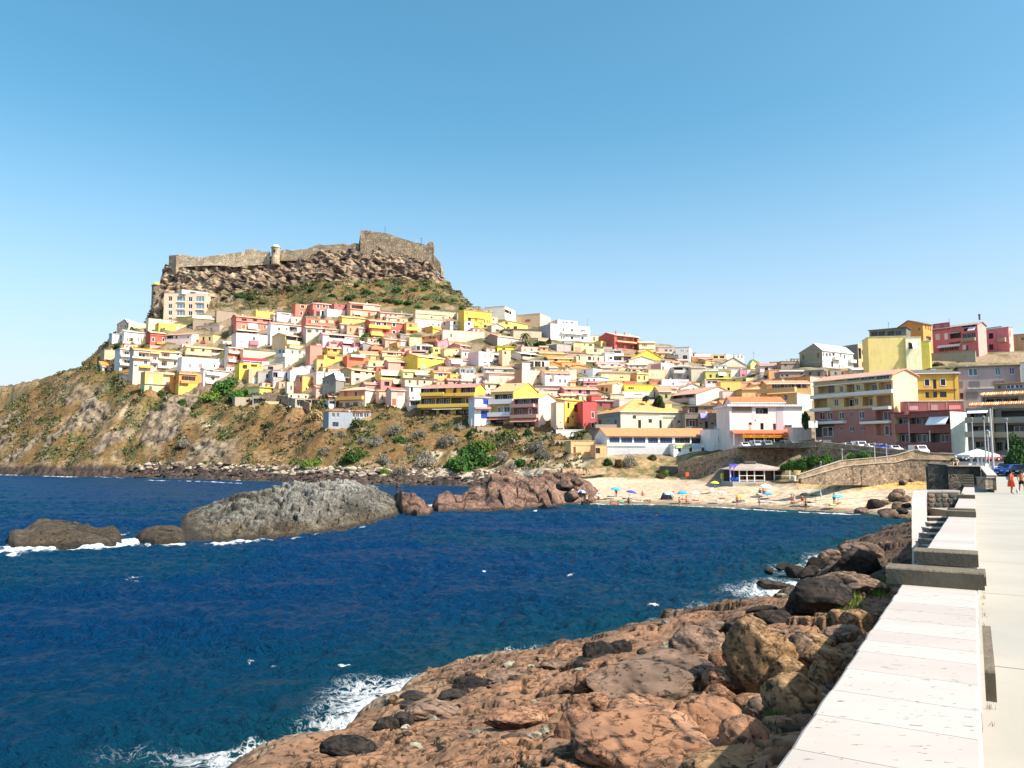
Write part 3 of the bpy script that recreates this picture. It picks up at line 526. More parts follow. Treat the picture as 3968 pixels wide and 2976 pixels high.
for i,(cx,cy,w_,h_,pal,lab)in enumerate(BIG2):
 px,py=P2c(cx,cy);wpx,hpx=w_/2.138,h_/2.138;g=shelf_hit(px,py+hpx*.42);D=g.y;W=wpx/F*D*1.05;Hh=hpx/F*D
 me=rock_mesh(i*5+200,5,10,**pal,cutd=(.62,.95));dep=max(W*.6,.3);zz=max(Hh*.5,W*.14);c=at(px,py,D+dep*.3)
 o=link('boulder',me,None,(c.x,c.y,c.z-zz*.1));o.scale=(W*.53,dep*.6,zz);rr_=random.Random(i+50);o.rotation_euler=(rr_.uniform(-.08,.08),rr_.uniform(-.1,.1),-math.atan2(c.x,c.y)+rr_.uniform(-.3,.3));tag(o,lab,'boulder','boulders on the near rock shelf')
o=None
for px,py,w_,h_ in((1120,2895,190,50),(1090,2930,80,40),(1000,2975,150,40)):
 c=onz(px,py,0.05);me=rock_mesh(int(px),4,8,**DKR);o=link('boulder',me,None,c);o.scale=(w_/F*c.y*.55,.45,h_/F*c.y*.55);o.rotation_euler=(0,0,.3)
 tag(o,{1120:'long dark rock barely above the water near the bottom',1090:'small weedy rock below the long dark one',1000:'flat dark rock at the bottom edge by the foam'}[px],'boulder','boulders on the near rock shelf')
meshes_small=[rock_mesh(700+k,2,7,**(BRR,TANR,DKR,REDR)[k%4],cutd=(.5,.85))for k in range(12)]
rn=random.Random(5)
def rubble(name,spots,label=None,cat=None):
 """many small stones merged into one uncountable mass"""
 vs,fs,cs=[],[],[];n0=0
 for(x,y,z,s,k)in spots:
  v,f=ico(1);r=np.random.RandomState(int(abs(x*91+y*37))%9999);v=v*(1+.28*r.uniform(-1,1,(len(v),1)))*np.array([s*r.uniform(.8,1.5),s*r.uniform(.7,1.2),s*r.uniform(.45,.85)])
  a=r.uniform(0,6.3);ca_,sa_=math.cos(a),math.sin(a);v=np.stack([v[:,0]*ca_-v[:,1]*sa_+x,v[:,0]*sa_+v[:,1]*ca_+y,v[:,2]+z],1)
  vs.append(v);fs+=[tuple(n0+i for i in q)for q in f];n0+=len(v);b=np.array(k)*r.uniform(.7,1.3);cs.append(np.repeat([[*b,1]],len(v),0))
 me=bpy.data.meshes.new(name);me.from_pydata(np.concatenate(vs).tolist(),[],fs);a=me.color_attributes.new('Col','FLOAT_COLOR','POINT');a.data.foreach_set('color',np.concatenate(cs).astype(np.float32).ravel());me.materials.append(ROCKM);me.update()
 o=link(name,me);tag(o,label,cat,None,'stuff');return o
sp=[]
for k in range(520):
 px=rn.uniform(1500,3500);py=rn.uniform(2100,2960);r=ray(px,py)
 g=shelf_hit(px,py)if k%1==0 else None
 if g.z<.3 or-(g.x*LV.x+g.y*LV.y)<.9:continue
 h=shelf_h(g.x,g.y)[0];sp.append((g.x,g.y,h,rn.uniform(.04,.16)*(1+g.y/60),rn.choice([(.15,.09,.06),(.19,.115,.065),(.09,.06,.045),(.30,.26,.19),(.05,.04,.034),(.12,.08,.05)])))
rubble('shelf_rubble',sp,'loose small stones lying between the boulders','rubble')
FARR=[rock_mesh(900+k,2,8,**q,mat_=ROCKM,cutd=(.45,.85))for k,q in enumerate((DKR,dict(base=(.15,.10,.08),lo=(.09,.06,.05),hi=(.22,.15,.12)),dict(base=(.42,.34,.24),lo=(.3,.24,.17),hi=(.52,.43,.31)),dict(base=(.12,.08,.065),lo=(.08,.06,.05),hi=(.2,.14,.11)),dict(base=(.45,.38,.28),lo=(.34,.28,.2),hi=(.6,.52,.4))))]
def shore_rock(px,py,wpx,kind,lab,grp):
 D=hit(px,py+wpx*.15,90);c=at(px,py,D);W=wpx/F*D
 o=link('shore_rock',FARR[kind],None,c);o.scale=(W*.55,W*.5,W*rn.uniform(.22,.36));o.rotation_euler=(rn.uniform(-.2,.2),rn.uniform(-.2,.2),rn.uniform(0,6.3));return tag(o,lab,'rock',grp)
L1='dark brown rock in the band along the waterline below the dry slope';L2='pale cream stone slab on the shore above the dark rock band'
rn2=random.Random(11)
for k in range(150):
 px=rn2.uniform(0,2000);base=np.interp(px,[0,250,440,800,1000,1400,2000],[1829,1836,1843,1852,1860,1872,1884]);py=base-rn2.uniform(-1,26)
 shore_rock(px,py,rn2.uniform(14,34),rn2.choice([0,1,3,0]),L1,'dark rocks along the far waterline')
for k in range(95):
 px=rn2.choice([rn2.uniform(430,1000),rn2.uniform(1000,1500),rn2.uniform(1000,1500)]);base=np.interp(px,[0,440,800,1000,1400,2000],[1829,1843,1852,1860,1872,1884]);py=base-rn2.uniform(26,60)
 shore_rock(px,py,rn2.uniform(16,48),rn2.choice([2,4,2,1]),L2,'pale stone slabs on the far shore')
shore_rock(543,1852,48,0,'single dark rock standing in the water off the far shore',None)
sp=[]
for k in range(4200):
 px=rn2.uniform(-60,2150);base=np.interp(px,[0,250,440,800,1000,1400,2000,2150],[1829,1836,1843,1852,1860,1872,1884,1900]);q=rn2.random();py=base-q*58+1;D=hit(px,py,120);c=at(px,py,D)
 sp.append((c.x,c.y,c.z,rn2.uniform(.3,.95),rn2.choice([(.10,.07,.055),(.14,.09,.07),(.07,.055,.045)]if q<.55 else[(.42,.34,.25),(.25,.18,.13),(.5,.42,.32),(.15,.1,.08)])))
rubble('shore_rubble',sp,'small dark and pale stones heaped along the far waterline','rubble')
for i,(px,py,w_,k,lab)in enumerate(((3300+185,1915,55,3,'brown boulder highest against the stair wall above the beach'),(3470,1930,60,1,'rounded brown boulder left of the highest one by the beach'),(3505,1935,45,3,'brown boulder squeezed against the white coping wall'),(3478,1962,50,1,'dark boulder in the middle of the pile by the beach'),(3500,1985,50,0,'dark boulder low in the pile by the beach'),(3440,2000,80,1,'reddish boulder at the water edge below the beach pile'),(3492,2008,50,3,'wet boulder at the foot of the beach pile'),(3390,1957,62,0,'square black rock standing alone on the sand'),(3425,1950,40,3,'brown rock leaning on the square black one'),(3340,1985,52,1,'flat reddish rock half buried in wet sand'),(3510,1960,40,0,'black rock right beside the white coping wall'),(2268,1955,40,0,'dark low rock in shallow water below the blue and white umbrella'),(2215,1925,60,1,'brown rock between the bathers and the rock spur'),(2290,1940,42,1,'wedge shaped brown rock at the left end of the sand'),(2255,1905,36,3,'brown rock just under the blue and white umbrella'),(2190,1880,70,1,'large tan red rock on top of the spur near the beach'),(2235,1868,50,3,'reddish flat slab above the blue and white umbrella'),(3322,1850,26,2,'tan stone on the dry sand below the ramp wall'),(3365,1853,34,2,'pale tan stone right of the other by the ramp wall'),(3500,1868,28,3,'brown stone in dry grass near the bastion'),(3530,1862,24,3,'dark stone in dry grass right beside the bastion'),(3495,1875,26,0,'small black stone below the dry grass'),)):
 D=hit(px,py+w_*.2,90)if px>3300 or px>2250 else 125;c=at(px,py,D);W=w_/F*D
 o=link('boulder',rock_mesh(400+i,3,9,**(DKR,BRR,TANR,BRR)[k],mat_=ROCKM,cutd=(.55,.9)),None,c);o.scale=(W*.55,W*.5,W*.4);o.rotation_euler=(0,0,i*1.3);tag(o,lab,'boulder','boulders around the beach')
CROPS=dict(A=(400,850,2.765),B=(1100,850,2.765),C=(1800,1150,3.6867),D=(2300,1150,3.6867),E=(2800,1200,3.6867),F=(3368,1150,3.6867),G=(400,1150,3.6867),H=(900,1150,3.6867),I=(1400,1150,3.6867),J=(1800,1350,3.6867),K=(2300,1450,3.6867),L=(2800,1450,3.6867),M=(3368,1500,3.6867),N=(900,1400,2.212),S=(0,0,1.0))
def hplane(px,py,P0,n):
 """sight line through a photo point meets the vertical plane through P0 with normal n"""
 r=ray(px,py);o=Vector((0,0,CAMZ));k=(P0-o).dot(n)/r.dot(n);return o+r*k
_unit={}
def unit(kind,m,m2=None):
 """shared unit pieces, 1 wide (x, centred), 1 high (z, centred), depth in metres (y, outward is -y)"""
 key=(kind,m.name,m2.name if m2 else '')
 if key in _unit:return _unit[key]
 b=MB()
 if kind=='pane':b.box(-.5,.5,0,.02,-.5,.5,m)
 elif kind=='frame':
  t=.08
  b.box(-.5,-.5+t,-.03,.03,-.5,.5,m);b.box(.5-t,.5,-.03,.03,-.5,.5,m);b.box(-.5+t,.5-t,-.03,.03,.5-t,.5,m);b.box(-.5+t,.5-t,-.03,.03,-.5,-.5+t,m);b.box(-.035,.035,-.03,.03,-.5+t,.5-t,m)
 elif kind=='surround':
  t=.16
  b.box(-.5-t,-.5,-.05,.002,-.5-t*.6,.5+t*.7,m);b.box(.5,.5+t,-.05,.002,-.5-t*.6,.5+t*.7,m);b.box(-.5,.5,-.05,.002,.5,.5+t*.7,m);b.box(-.5,.5,-.09,.002,-.5-t*.6,-.5,m)
 elif kind=='shutter':
  b.box(-.5,-.01,-.05,.02,-.5,.5,m);b.box(.01,.5,-.05,.02,-.5,.5,m)
  for k in range(7):
   z=-.42+k*.14;b.box(-.46,-.05,-.07,-.05,z-.04,z+.03,m);b.box(.05,.46,-.07,-.05,z-.04,z+.03,m)
 elif kind=='rail':
  b.box(-.5,.5,-.03,.03,.42,.5,m);b.box(-.5,.5,-.02,.02,-.5,-.42,m)
  for k in range(15):x=-.5+k/14;b.box(x-.006,x+.006,-.015,.015,-.42,.42,m)
 elif kind=='slab':b.box(-.5,.5,-1,0,-.5,.5,m)
 elif kind=='awning':
  b.prism([(-.5,0),(.5,0),(.5,.04),(-.5,.04)],0,1,m,Matrix(((1,0,0,0),(0,-1,0,0),(0,-1,1,.5),(0,0,0,1))))
  b.box(-.5,.5,-1.0,-.97,-.62,-.5,m)
 elif kind=='door':b.box(-.5,.5,-.02,.03,-.5,.5,m);b.box(-.42,-.06,-.035,-.02,-.4,.42,m);b.box(.06,.42,-.035,-.02,-.4,.42,m)
 me=b.mesh(kind);_unit[key]=me;return me
LM={}
def put(name,me,parent,M,sx=1,sy=1,sz=1):
 o=bpy.data.objects.new(name,me);COL.objects.link(o);o.parent=parent;LM[o.name]=M@Matrix.Diagonal((sx,sy,sz,1));o.matrix_local=LM[o.name];return o
GL=[glass_mat('1a222b'),glass_mat('2b3640'),glass_mat('10161c')]
def add_wall(mb,T,W,z0,z1,holes,mat_fn,inner):
 """wall in local x(0..W), z; outward -y. holes: (x0,x1,z0,z1,depth,material). T maps local to house space"""
 xs=sorted({0.0,W,*[h[0]for h in holes],*[h[1]for h in holes]});zs={z0,z1,*[h[2]for h in holes],*[h[3]for h in holes]}
 for zb_,_ in mat_fn:
  if z0<zb_<z1:zs.add(zb_)
 zs=sorted(zs)
 def mt_(z):
  m=mat_fn[0][1]
  for zb_,mm in mat_fn:
   if z>=zb_-1e-6:m=mm
  return m
 P=lambda x,y,z:T@Vector((x,y,z))
 for i in range(len(xs)-1):
  for j in range(len(zs)-1):
   xm,zm=(xs[i]+xs[i+1])/2,(zs[j]+zs[j+1])/2
   if any(h[0]<xm<h[1]and h[2]<zm<h[3]for h in holes):continue
   mb.poly([P(xs[i],0,zs[j]),P(xs[i+1],0,zs[j]),P(xs[i+1],0,zs[j+1]),P(xs[i],0,zs[j+1])],mt_(zm))
 for a,b,c,d,dp,mm in holes:
  q=mm or mt_((c+d)/2)
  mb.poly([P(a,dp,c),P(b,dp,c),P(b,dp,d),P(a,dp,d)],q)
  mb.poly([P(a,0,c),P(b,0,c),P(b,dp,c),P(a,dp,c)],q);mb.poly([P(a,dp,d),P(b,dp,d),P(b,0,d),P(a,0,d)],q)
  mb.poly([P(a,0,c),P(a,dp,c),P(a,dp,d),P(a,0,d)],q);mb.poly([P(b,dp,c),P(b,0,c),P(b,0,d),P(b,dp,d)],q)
 return mt_
HN=0
FOOT=[]
FINF=[];FLAB=[]
def clampholes(hs,W,z0,z1):
 out=[]
 for h in sorted(hs,key=lambda q:-(q[1]-q[0])*(q[3]-q[2])):
  a,b,c,d=max(h[0],.06),min(h[1],W-.06),max(h[2],z0+.05),min(h[3],z1-.05)
  if b-a<.15 or d-c<.15:out.append(None);continue
  if any(o and not(b<=o[0]or a>=o[1]or d<=o[2]or c>=o[3])for o in out):out.append(None);continue
  out.append([a,b,c,d,h[4],h[5],h[6]])
 return[o for o in out if o]
def house(crop,x0,x1,yt,yb,col,roof,label,feats='',xs=None,rc=None,D=None,pk=None,rise=None,dp=7,name='house',bd=None,dl=None,sk=None,trim=None,cm=0,cat='house',group=None,mz=None,ov=.35,dk=None,dish=0,rth=None):
 """front wall spans x0..x1 of the detail crop; yt is the eave, yb the lowest visible edge; xs is the outer edge of the visible side wall"""
 global HN;HN+=1;rnd=random.Random(HN*7+1)
 rc='white' if rc=='w' else rc;ox,oy,sc=CROPS[crop];U=lambda x:ox+x/sc;V=lambda y:oy+y/sc
 a0,a1=U(x0),U(x1);t_,b_=V(yt),V(yb)
 Dgiven=D is not None
 if D is None:D=hit((a0+a1)/2,b_)
 rightside=xs is not None and xs>x1;leftside=xs is not None and xs<x0
 cpx=a0 if leftside else a1 if rightside else(a0+a1)/2
 midr=ray(cpx,t_);beta=math.atan2(midr.x,midr.y)
 if dl is None:dl=38 if rightside else-38 if leftside else-16 if cpx<3150 else 4
 az=beta+R(dl)
 n=Vector((math.sin(az),math.cos(az),0));t=Vector((math.cos(az),-math.sin(az),0))
 Cc=at(cpx,t_,D)
 def solve(P,dr,px,py):
  r=ray(px,py);a=r.x/r.y;return(a*P.y-P.x)/(dr.x-a*dr.y)
 if rightside:A=Cc+t*solve(Cc,t,a0,t_);Bp=Cc.copy();L_=solve(Cc,n,U(xs),t_)
 elif leftside:A=Cc.copy();Bp=Cc+t*solve(Cc,t,a1,t_);L_=solve(Cc,n,U(xs),t_)
 else:A=Cc+t*solve(Cc,t,a0,t_);Bp=Cc+t*solve(Cc,t,a1,t_);L_=dp
 L_=min(max(L_,2.5),26.0);W=(Bp-A).length
 if not(rightside or leftside):L_=min(L_,dp)
 ztop=Cc.z
 fp=[A,Bp,A+n*L_,Bp+n*L_]
 zg=[float(terr(p.x,p.y))for p in fp];zbase=min(zg)-1.0
 if mz is not None:zbase=mz
 if name in('upper_storey','attic_storey','penthouse'):zbase=zat(b_,D)-.9
 zbase=min(zbase,zat(b_,D)-.3)
 FOOT.append((A.x,A.y,t.x,t.y,n.x,n.y,W,L_,zat(b_,D)if mz is None and not Dgiven and name not in('upper_storey','attic_storey','penthouse')else-99))
 org=Vector((A.x,A.y,zbase));Ht=ztop-zbase
 FINF.append((A,Bp,n,L_,zat(b_,D)-.4,ztop+(.6 if roof in 'eh' else.1)));FLAB.append(label)
 Mw=Matrix(((t.x,n.x,0,0),(t.y,n.y,0,0),(0,0,1,0),(0,0,0,1)))
 root=empty(name,org,math.atan2(t.y,t.x));tag(root,label,cat,group)
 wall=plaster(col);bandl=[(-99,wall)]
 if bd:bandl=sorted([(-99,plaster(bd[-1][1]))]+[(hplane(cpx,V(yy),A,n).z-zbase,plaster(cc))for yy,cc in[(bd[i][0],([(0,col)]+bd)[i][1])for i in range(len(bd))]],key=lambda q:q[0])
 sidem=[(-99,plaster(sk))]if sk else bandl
 trimc=trim or 'white'
 fr,sd=[],[]
 for tok in[q.strip()for q in feats.split(';')if q.strip()]:
  side=tok.startswith('S');tok=tok[1:]if side else tok
  ty,rest=tok[0],tok[1:].strip();parts=[p.strip()for p in rest.split(',')]
  vals=[float(p)for p in parts[:4]];cc=parts[4]if len(parts)>4 else None
  (sd if side else fr).append((ty,vals,cc))
 body=MB()
 def face(lst,P0,T_,Wf,nn,mats,front=True):
  holes,items=[],[]
  for ty,(cx,cy,w_,h_),cc in lst:
   p0=hplane(U(cx-w_/2),V(cy),P0,nn);p1=hplane(U(cx+w_/2),V(cy),P0,nn);zt_=hplane(U(cx),V(cy-h_/2),P0,nn).z-zbase;zb_=hplane(U(cx),V(cy+h_/2),P0,nn).z-zbase
   u0,u1=sorted(((p0-P0).dot(T_),(p1-P0).dot(T_)))
   if u1<0 or u0>Wf+.5:continue
   u0=max(u0,-.8);u1=min(u1,Wf+.8)
   rec=[u0,u1,zb_,zt_,None,None,(ty,cc)]
   if ty in 'wdg':rec[4]=.22;rec[5]=None
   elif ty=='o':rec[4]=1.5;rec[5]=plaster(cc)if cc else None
   if ty in 'wdgo':holes.append(rec)
   else:items.append(rec)
  return clampholes(holes,Wf,.1,Ht),items
 I4=Matrix.Identity(4)
 Tf=I4;Tr=Matrix(((0,-1,0,W),(1,0,0,0),(0,0,1,0),(0,0,0,1)))
 Tl=Matrix(((0,1,0,0),(-1,0,0,L_),(0,0,1,0),(0,0,0,1)))
 hf,itf=face(fr,A,t,W,n,bandl);hsd,its=[],[]
 if rightside:hsd,its=face(sd,Bp,n,L_,-t,sidem)
 elif leftside:hsd,its=face(sd,A+n*L_,-n,L_,t,sidem)
 vis=ztop-zat(b_,D)
 if len(fr)<3 and not hf and 3<W<16 and vis>1.7 and cat=='house' and 'blank' not in label and 'plain' not in label and D>150:
  k=max(1,int(W/2.7));hh=min(1.15,vis*.5)
  for i in range(k):
   if rnd.random()<.2:continue
   u=W*(i+.5)/k+rnd.uniform(-.3,.3);zc=Ht-.35-hh/2-min(.5,vis*.12);ty_=rnd.choice(('w','w','d'))if vis>2.2 else 'w';hz=hh if ty_=='w' else min(vis*.8,1.9)
   hf.append([u-.4,u+.4,zc+hh/2-hz,zc+hh/2,.2,None,(ty_,rnd.choice((None,'dk','brown')))])
  hf=clampholes(hf,W,.1,Ht)
 add_wall(body,Tf,W,0,Ht,[h[:6]for h in hf],bandl,None)
 add_wall(body,Tr,L_,0,Ht,[h[:6]for h in hsd]if rightside else[],sidem if rightside else bandl,None)
 add_wall(body,Tl,L_,0,Ht,[h[:6]for h in hsd]if leftside else[],sidem if leftside else bandl,None)
 body.poly([(W,L_,0),(0,L_,0),(0,L_,Ht),(W,L_,Ht)],wall)
 rm=tile_mat(rc or 'c9784e')if(rc not in('white','grey','lg','dk','dark'))else mat('roof_'+rc,C('dk')if rc=='dark' else C(rc),.85,.15,.8,.1,8)
 rfb=MB();th=rth or.16;roofname='roof'
 if roof=='f':
  body.poly([(0,0,Ht-.35),(W,0,Ht-.35),(W,L_,Ht-.35),(0,L_,Ht-.35)],mat('roof_ltgrey',C('lg'),.85,.15,.8,.1,8))
  for q in((0,W,.22,0,1),(0,W,L_-.22,0,1)):pass
  body.poly([(W,.2,Ht),(0,.2,Ht),(0,.2,Ht-.35),(W,.2,Ht-.35)],wall)
  cmt=rm if rc else paint('lg' if col in('white','cream')else('white' if rnd.random()<.4 else 'beige'));e=.1+(rth or 0);hh=.14 if not rth else rth
  rfb.box(-e,W+e,-e,.22,Ht,Ht+hh,cmt);rfb.box(-e,W+e,L_-.22,L_+e,Ht,Ht+hh,cmt);rfb.box(-e,.22,.222,L_-.222,Ht,Ht+hh,cmt);rfb.box(W-.22,W+e,.222,L_-.222,Ht,Ht+hh,cmt);roofname='cornice'
 elif roof=='e':
  rs_=rise if rise else.30*L_/2;
  for(xx,sgn)in((0,1),(W,-1)):body.poly([(xx,0,Ht),(xx,L_,Ht),(xx,L_/2,Ht+rs_)][::sgn],(sidem if xx and rightside or(not xx and leftside)else bandl)[-1][1])
  k=rs_/(L_/2);y0=-.45
  rfb.prism([(y0,Ht+k*y0),(L_/2,Ht+rs_),(L_+.45,Ht+k*-.45),(L_+.45,Ht+th-k*.45),(L_/2,Ht+rs_+th),(y0,Ht+k*y0+th)],-ov,W+ov,rm,axis='x')
  rfb.box(-ov,W+ov,y0-.06,y0,Ht+k*y0-.02,Ht+k*y0+th+.02,paint('white' if trimc=='white' else trimc))
 elif roof=='g':
  px_,py_=pk if pk else((x0+x1)/2,yt-30);pk=hplane(U(px_),V(py_),A,n);u=min(max((pk-A).dot(t),.3),W-.3);zp=max(pk.z-zbase,Ht+.2)
  body.poly([(0,0,Ht),(W,0,Ht),(u,0,zp)],bandl[-1][1]);body.poly([(W,L_,Ht),(0,L_,Ht),(u,L_,zp)],wall)
  k1,k2=(zp-Ht)/u,(zp-Ht)/(W-u)
  rfb.prism([(-ov,Ht-k1*ov),(u,zp),(W+ov,Ht-k2*ov),(W+ov,Ht-k2*ov+th),(u,zp+th),(-ov,Ht-k1*ov+th)],-.3,L_+.3,rm)
 elif roof=='h':
  rs_=rise if rise else.32*min(W,L_)/2;i_=min(W,L_)*.5;e=.45;za=Ht-.1
  if W>=L_:r1,r2=(i_,L_/2),(W-i_,L_/2)
  else:r1,r2=(W/2,i_),(W/2,L_-i_)
  c=[(-e,-e,za),(W+e,-e,za),(W+e,L_+e,za),(-e,L_+e,za)];p,q=(*r1,Ht+rs_),(*r2,Ht+rs_)
  if W>=L_:
   for f_ in((c[0],c[1],q,p),(c[1],c[2],q),(c[2],c[3],p,q),(c[3],c[0],p)):rfb.poly(f_,rm)
  else:
   for f_ in((c[0],c[1],p),(c[1],c[2],q,p),(c[2],c[3],q),(c[3],c[0],p,q)):rfb.poly(f_,rm)
  em=paint('white');rfb.box(-e,W+e,-e-.05,-e,za-.14,za+.05,em);rfb.box(W+e,W+e+.05,-e,L_+e,za-.14,za+.05,em);rfb.box(-e-.05,-e,-e,L_+e,za-.14,za+.05,em);rfb.poly([c[0],c[3],c[2],c[1]],em)
 elif roof=='m':
  rs_=rise if rise else.16*L_
  for(xx,sgn)in((0,1),(W,-1)):body.poly([(xx,0,Ht),(xx,L_,Ht),(xx,L_,Ht+rs_)][::sgn],bandl[-1][1])
  body.poly([(W,L_,Ht),(0,L_,Ht),(0,L_,Ht+rs_),(W,L_,Ht+rs_)],wall)
  rfb.prism([(-.3,Ht),(L_+.2,Ht+rs_),(L_+.2,Ht+rs_+th),(-.3,Ht+th)],-ov,W+ov,rm,axis='x')
 elif roof=='M':
  rs_=rise if rise else.10*L_
  body.poly([(0,0,Ht-.001),(W,0,Ht-.001),(W,L_,Ht-.001),(0,L_,Ht-.001)],wall)
  rfb.box(-ov,W+ov,-.5,L_+.2,Ht,Ht+th,rm)
 bo=body.build('wall',None,root)
 if rfb.f:rfo=rfb.build(roofname,None,root)
 def fit(holes,Tm,front=True):
  for a,b,c,d,dp,_,(ty,cc)in holes:
   w_,h_=b-a,d-c;ctr=Tm@Matrix.Translation(((a+b)/2,dp-.05,(c+d)/2))
   if ty=='w':
    f=put('window',unit('frame',paint(cc or trimc)),root,ctr,w_,1,h_);put('pane',unit('pane',rnd.choice(GL)),f,Matrix.Identity(4),.98,1,.98)
   elif ty=='d':put('door',unit('door',paint(cc or rnd.choice(('brown','dk','4a3428','3a3a38')))),root,ctr,w_,1,h_)
   elif ty=='g':
    k=max(2,int(round(w_/1.5)))if w_>2.2 else 1;
    for i in range(k):
     cw=w_/k;f=put('window',unit('frame',paint(trimc if not cc or cc in('blue','teal','purple')else cc)),root,Tm@Matrix.Translation((a+cw*(i+.5),dp-.05,(c+d)/2)),cw*.98,1,h_)
     put('pane',unit('pane',glass_mat('2a4a78')if cc=='blue' else glass_mat('2c6a78')if cc=='teal' else glass_mat('3a3a80')if cc=='purple' else rnd.choice(GL)),f,Matrix.Identity(4),.98,1,.98)
   elif ty=='o':
    k=max(1,int(w_/2.6));cw=w_/k;hh=min(h_*.86,2.3)
    for i in range(k):
     if rnd.random()<.12:continue
     ww=cw*rnd.uniform(.45,.7);f=put('window',unit('frame',paint(trimc)),root,Tm@Matrix.Translation((a+cw*(i+rnd.uniform(.4,.6)),1.5-.05,c+hh/2+.02)),ww,1,hh);put('pane',unit('pane',rnd.choice(GL)),f,Matrix.Identity(4),.98,1,.98)
    if w_>5.5:
     for i in range(1,k):
      if i%2==0:put('pillar',unit('slab',bandl[-1][1]),root,Tm@Matrix.Translation((a+cw*i,.3,(c+d)/2)),.28,.28,h_)
 fit(hf,Tf)
 if hsd:fit(hsd,Tr if rightside else Tl)
 def extras(items,Tm):
  for a,b,c,d,_,_,(ty,cc)in items:
   w_,h_=b-a,d-c;z_=(c+d)/2;xm=(a+b)/2
   if ty=='s':
    put('shutter',unit('shutter',paint(cc or 'tan')),root,Tm@Matrix.Translation((xm,-.01,z_)),w_,1,h_)
   elif ty=='f':
    put('window_surround',unit('surround',paint(cc or 'white')),root,Tm@Matrix.Translation((xm,0,z_)),w_,1,h_)
   elif ty=='b':
    pr=1.2 if h_>.5 else(.25 if h_<.3 else.5)
    bal=put('balcony',unit('slab',plaster(cc or trimc)),root,Tm@Matrix.Translation((xm,-.001,c+min(.09,h_/2))),w_,pr,min(.2,h_))
    if h_>.5:
     Mi=LM[bal.name].inverted()
     par=unit('slab',plaster(cc or trimc))
     for(X_,Y_,sx_,sy_)in((xm,-pr+.12,w_,.12),(a+.06,-.002,.12,pr-.13),(b-.06,-.002,.12,pr-.13)):
      o_=bpy.data.objects.new('parapet',par);COL.objects.link(o_);o_.parent=bal;o_.matrix_local=Mi@(Tm@Matrix.Translation((X_,Y_,c+.21+(h_-.21)/2))@Matrix.Diagonal((sx_,sy_,h_-.21,1)))
   elif ty=='r':
    bal=put('balcony',unit('slab',plaster(cc or trimc)),root,Tm@Matrix.Translation((xm,-.001,c)),w_,1.2,.18)
    o_=bpy.data.objects.new('railing',unit('rail',paint('dk')));COL.objects.link(o_);o_.parent=bal;o_.matrix_local=LM[bal.name].inverted()@(Tm@Matrix.Translation((xm,-1.15,c+.55))@Matrix.Diagonal((w_,1,.92,1)))
   elif ty=='a':
    put('awning',unit('awning',mat('awning_cloth',C(cc or 'white'),.8,.08,2)),root,Tm@Matrix.Translation((xm,-.02,z_)),w_,1.3,h_)
   elif ty=='p':
    put('pillar',unit('slab',plaster(cc or trimc)),root,Tm@Matrix.Translation((xm,-.9,z_)),w_,.3,h_)
   elif ty=='v':
    put('wall_panel',unit('slab',plaster(cc or 'white')),root,Tm@Matrix.Translation((xm,-.003,z_)),w_,.06,h_)
 extras(itf,Tf)
 if its:extras(its,Tr if rightside else Tl)
 for i in range(cm):
  cb=MB();x_=rnd.uniform(.2,.8)*W;y_=L_*rnd.uniform(.3,.6);zt_=Ht+.3+(.25*L_/2 if roof in 'eh' else 0);cb.box(x_-.25,x_+.25,y_-.25,y_+.25,zt_-1.0,zt_+.8,wall);cb.box(x_-.33,x_+.33,y_-.33,y_+.33,zt_+.8,zt_+.9,wall)
  cb.build('chimney',None,root)
 for i in range(dish):
  db=MB();x_=rnd.uniform(.1,.9)*W;y_=.6+rnd.random()*2;z_=Ht+.1+(.3*y_ if roof=='e' else 0)
  db.tube([(x_,y_,z_),(x_,y_,z_+1.9)],.03,5);db.tube([(x_-.5,y_,z_+1.7),(x_+.5,y_,z_+1.7)],.02,4);db.tube([(x_-.35,y_,z_+1.5),(x_+.35,y_,z_+1.5)],.02,4)
  db.build('antenna',paint('dk'),root)
 if rnd.random()<.3 and W>4:
  db=MB();
  x_=rnd.uniform(.1,.9)*W;y_=L_*.3;z_=Ht+(.3*y_ if roof in('e','h')else 0)
  db.tube([(x_,y_,z_-.2),(x_,y_,z_+.6)],.03,5);ring=[(x_+.42*math.cos(q*math.pi/5),y_-.08-.1,z_+.6+.42*math.sin(q*math.pi/5))for q in range(10)]
  for q in range(10):db.poly([(x_,y_,z_+.6),ring[q],ring[(q+1)%10]])
  db.build('satellite_dish',paint('lg'),root)
 return root,dict(A=A,B=Bp,n=n,t=t,W=W,L=L_,Ht=Ht,zbase=zbase,D=D)
h=house
h('G',195,365,390,540,'dk','g','dark grey stone gabled house at the far left end of the skyline',xs=560,pk=(312,318),rc='w',sk='cream',dl=30)
h('G',365,790,382,492,'cream','f','long low cream wall building right of the dark stone gable','w 475,460,25,25,brick;w 622,460,25,25,brick;w 692,460,22,25,brick',dp=6)
h('A',655,1100,797,1100,'e2bfa0','f','tall peach apartment block with green glass bays below the castle cliff','w 717,850,42,52;w 717,930,42,50;w 717,1002,42,50;w 717,1072,42,40;g 832,850,86,58,teal;g 832,928,86,58,teal;g 832,1005,86,58,teal;g 832,1075,86,45,teal;w 933,855,42,50;w 933,933,42,50;w 933,1008,42,50;w 933,1078,42,36;g 1037,852,84,62,teal;g 1037,932,84,60,teal;g 1037,1010,84,58,teal;g 1037,1080,84,45,teal;b 832,884,92,8;b 832,962,92,8;b 832,1040,92,8;b 1037,888,92,8;b 1037,966,92,8;b 1037,1044,92,8;Sw 1130,935,45,50;Sw 1130,1010,45,50;Sw 1130,1075,55,40',xs=1200,dl=18,rc='lg',name='apartment_block',cat='apartment block',D=429)
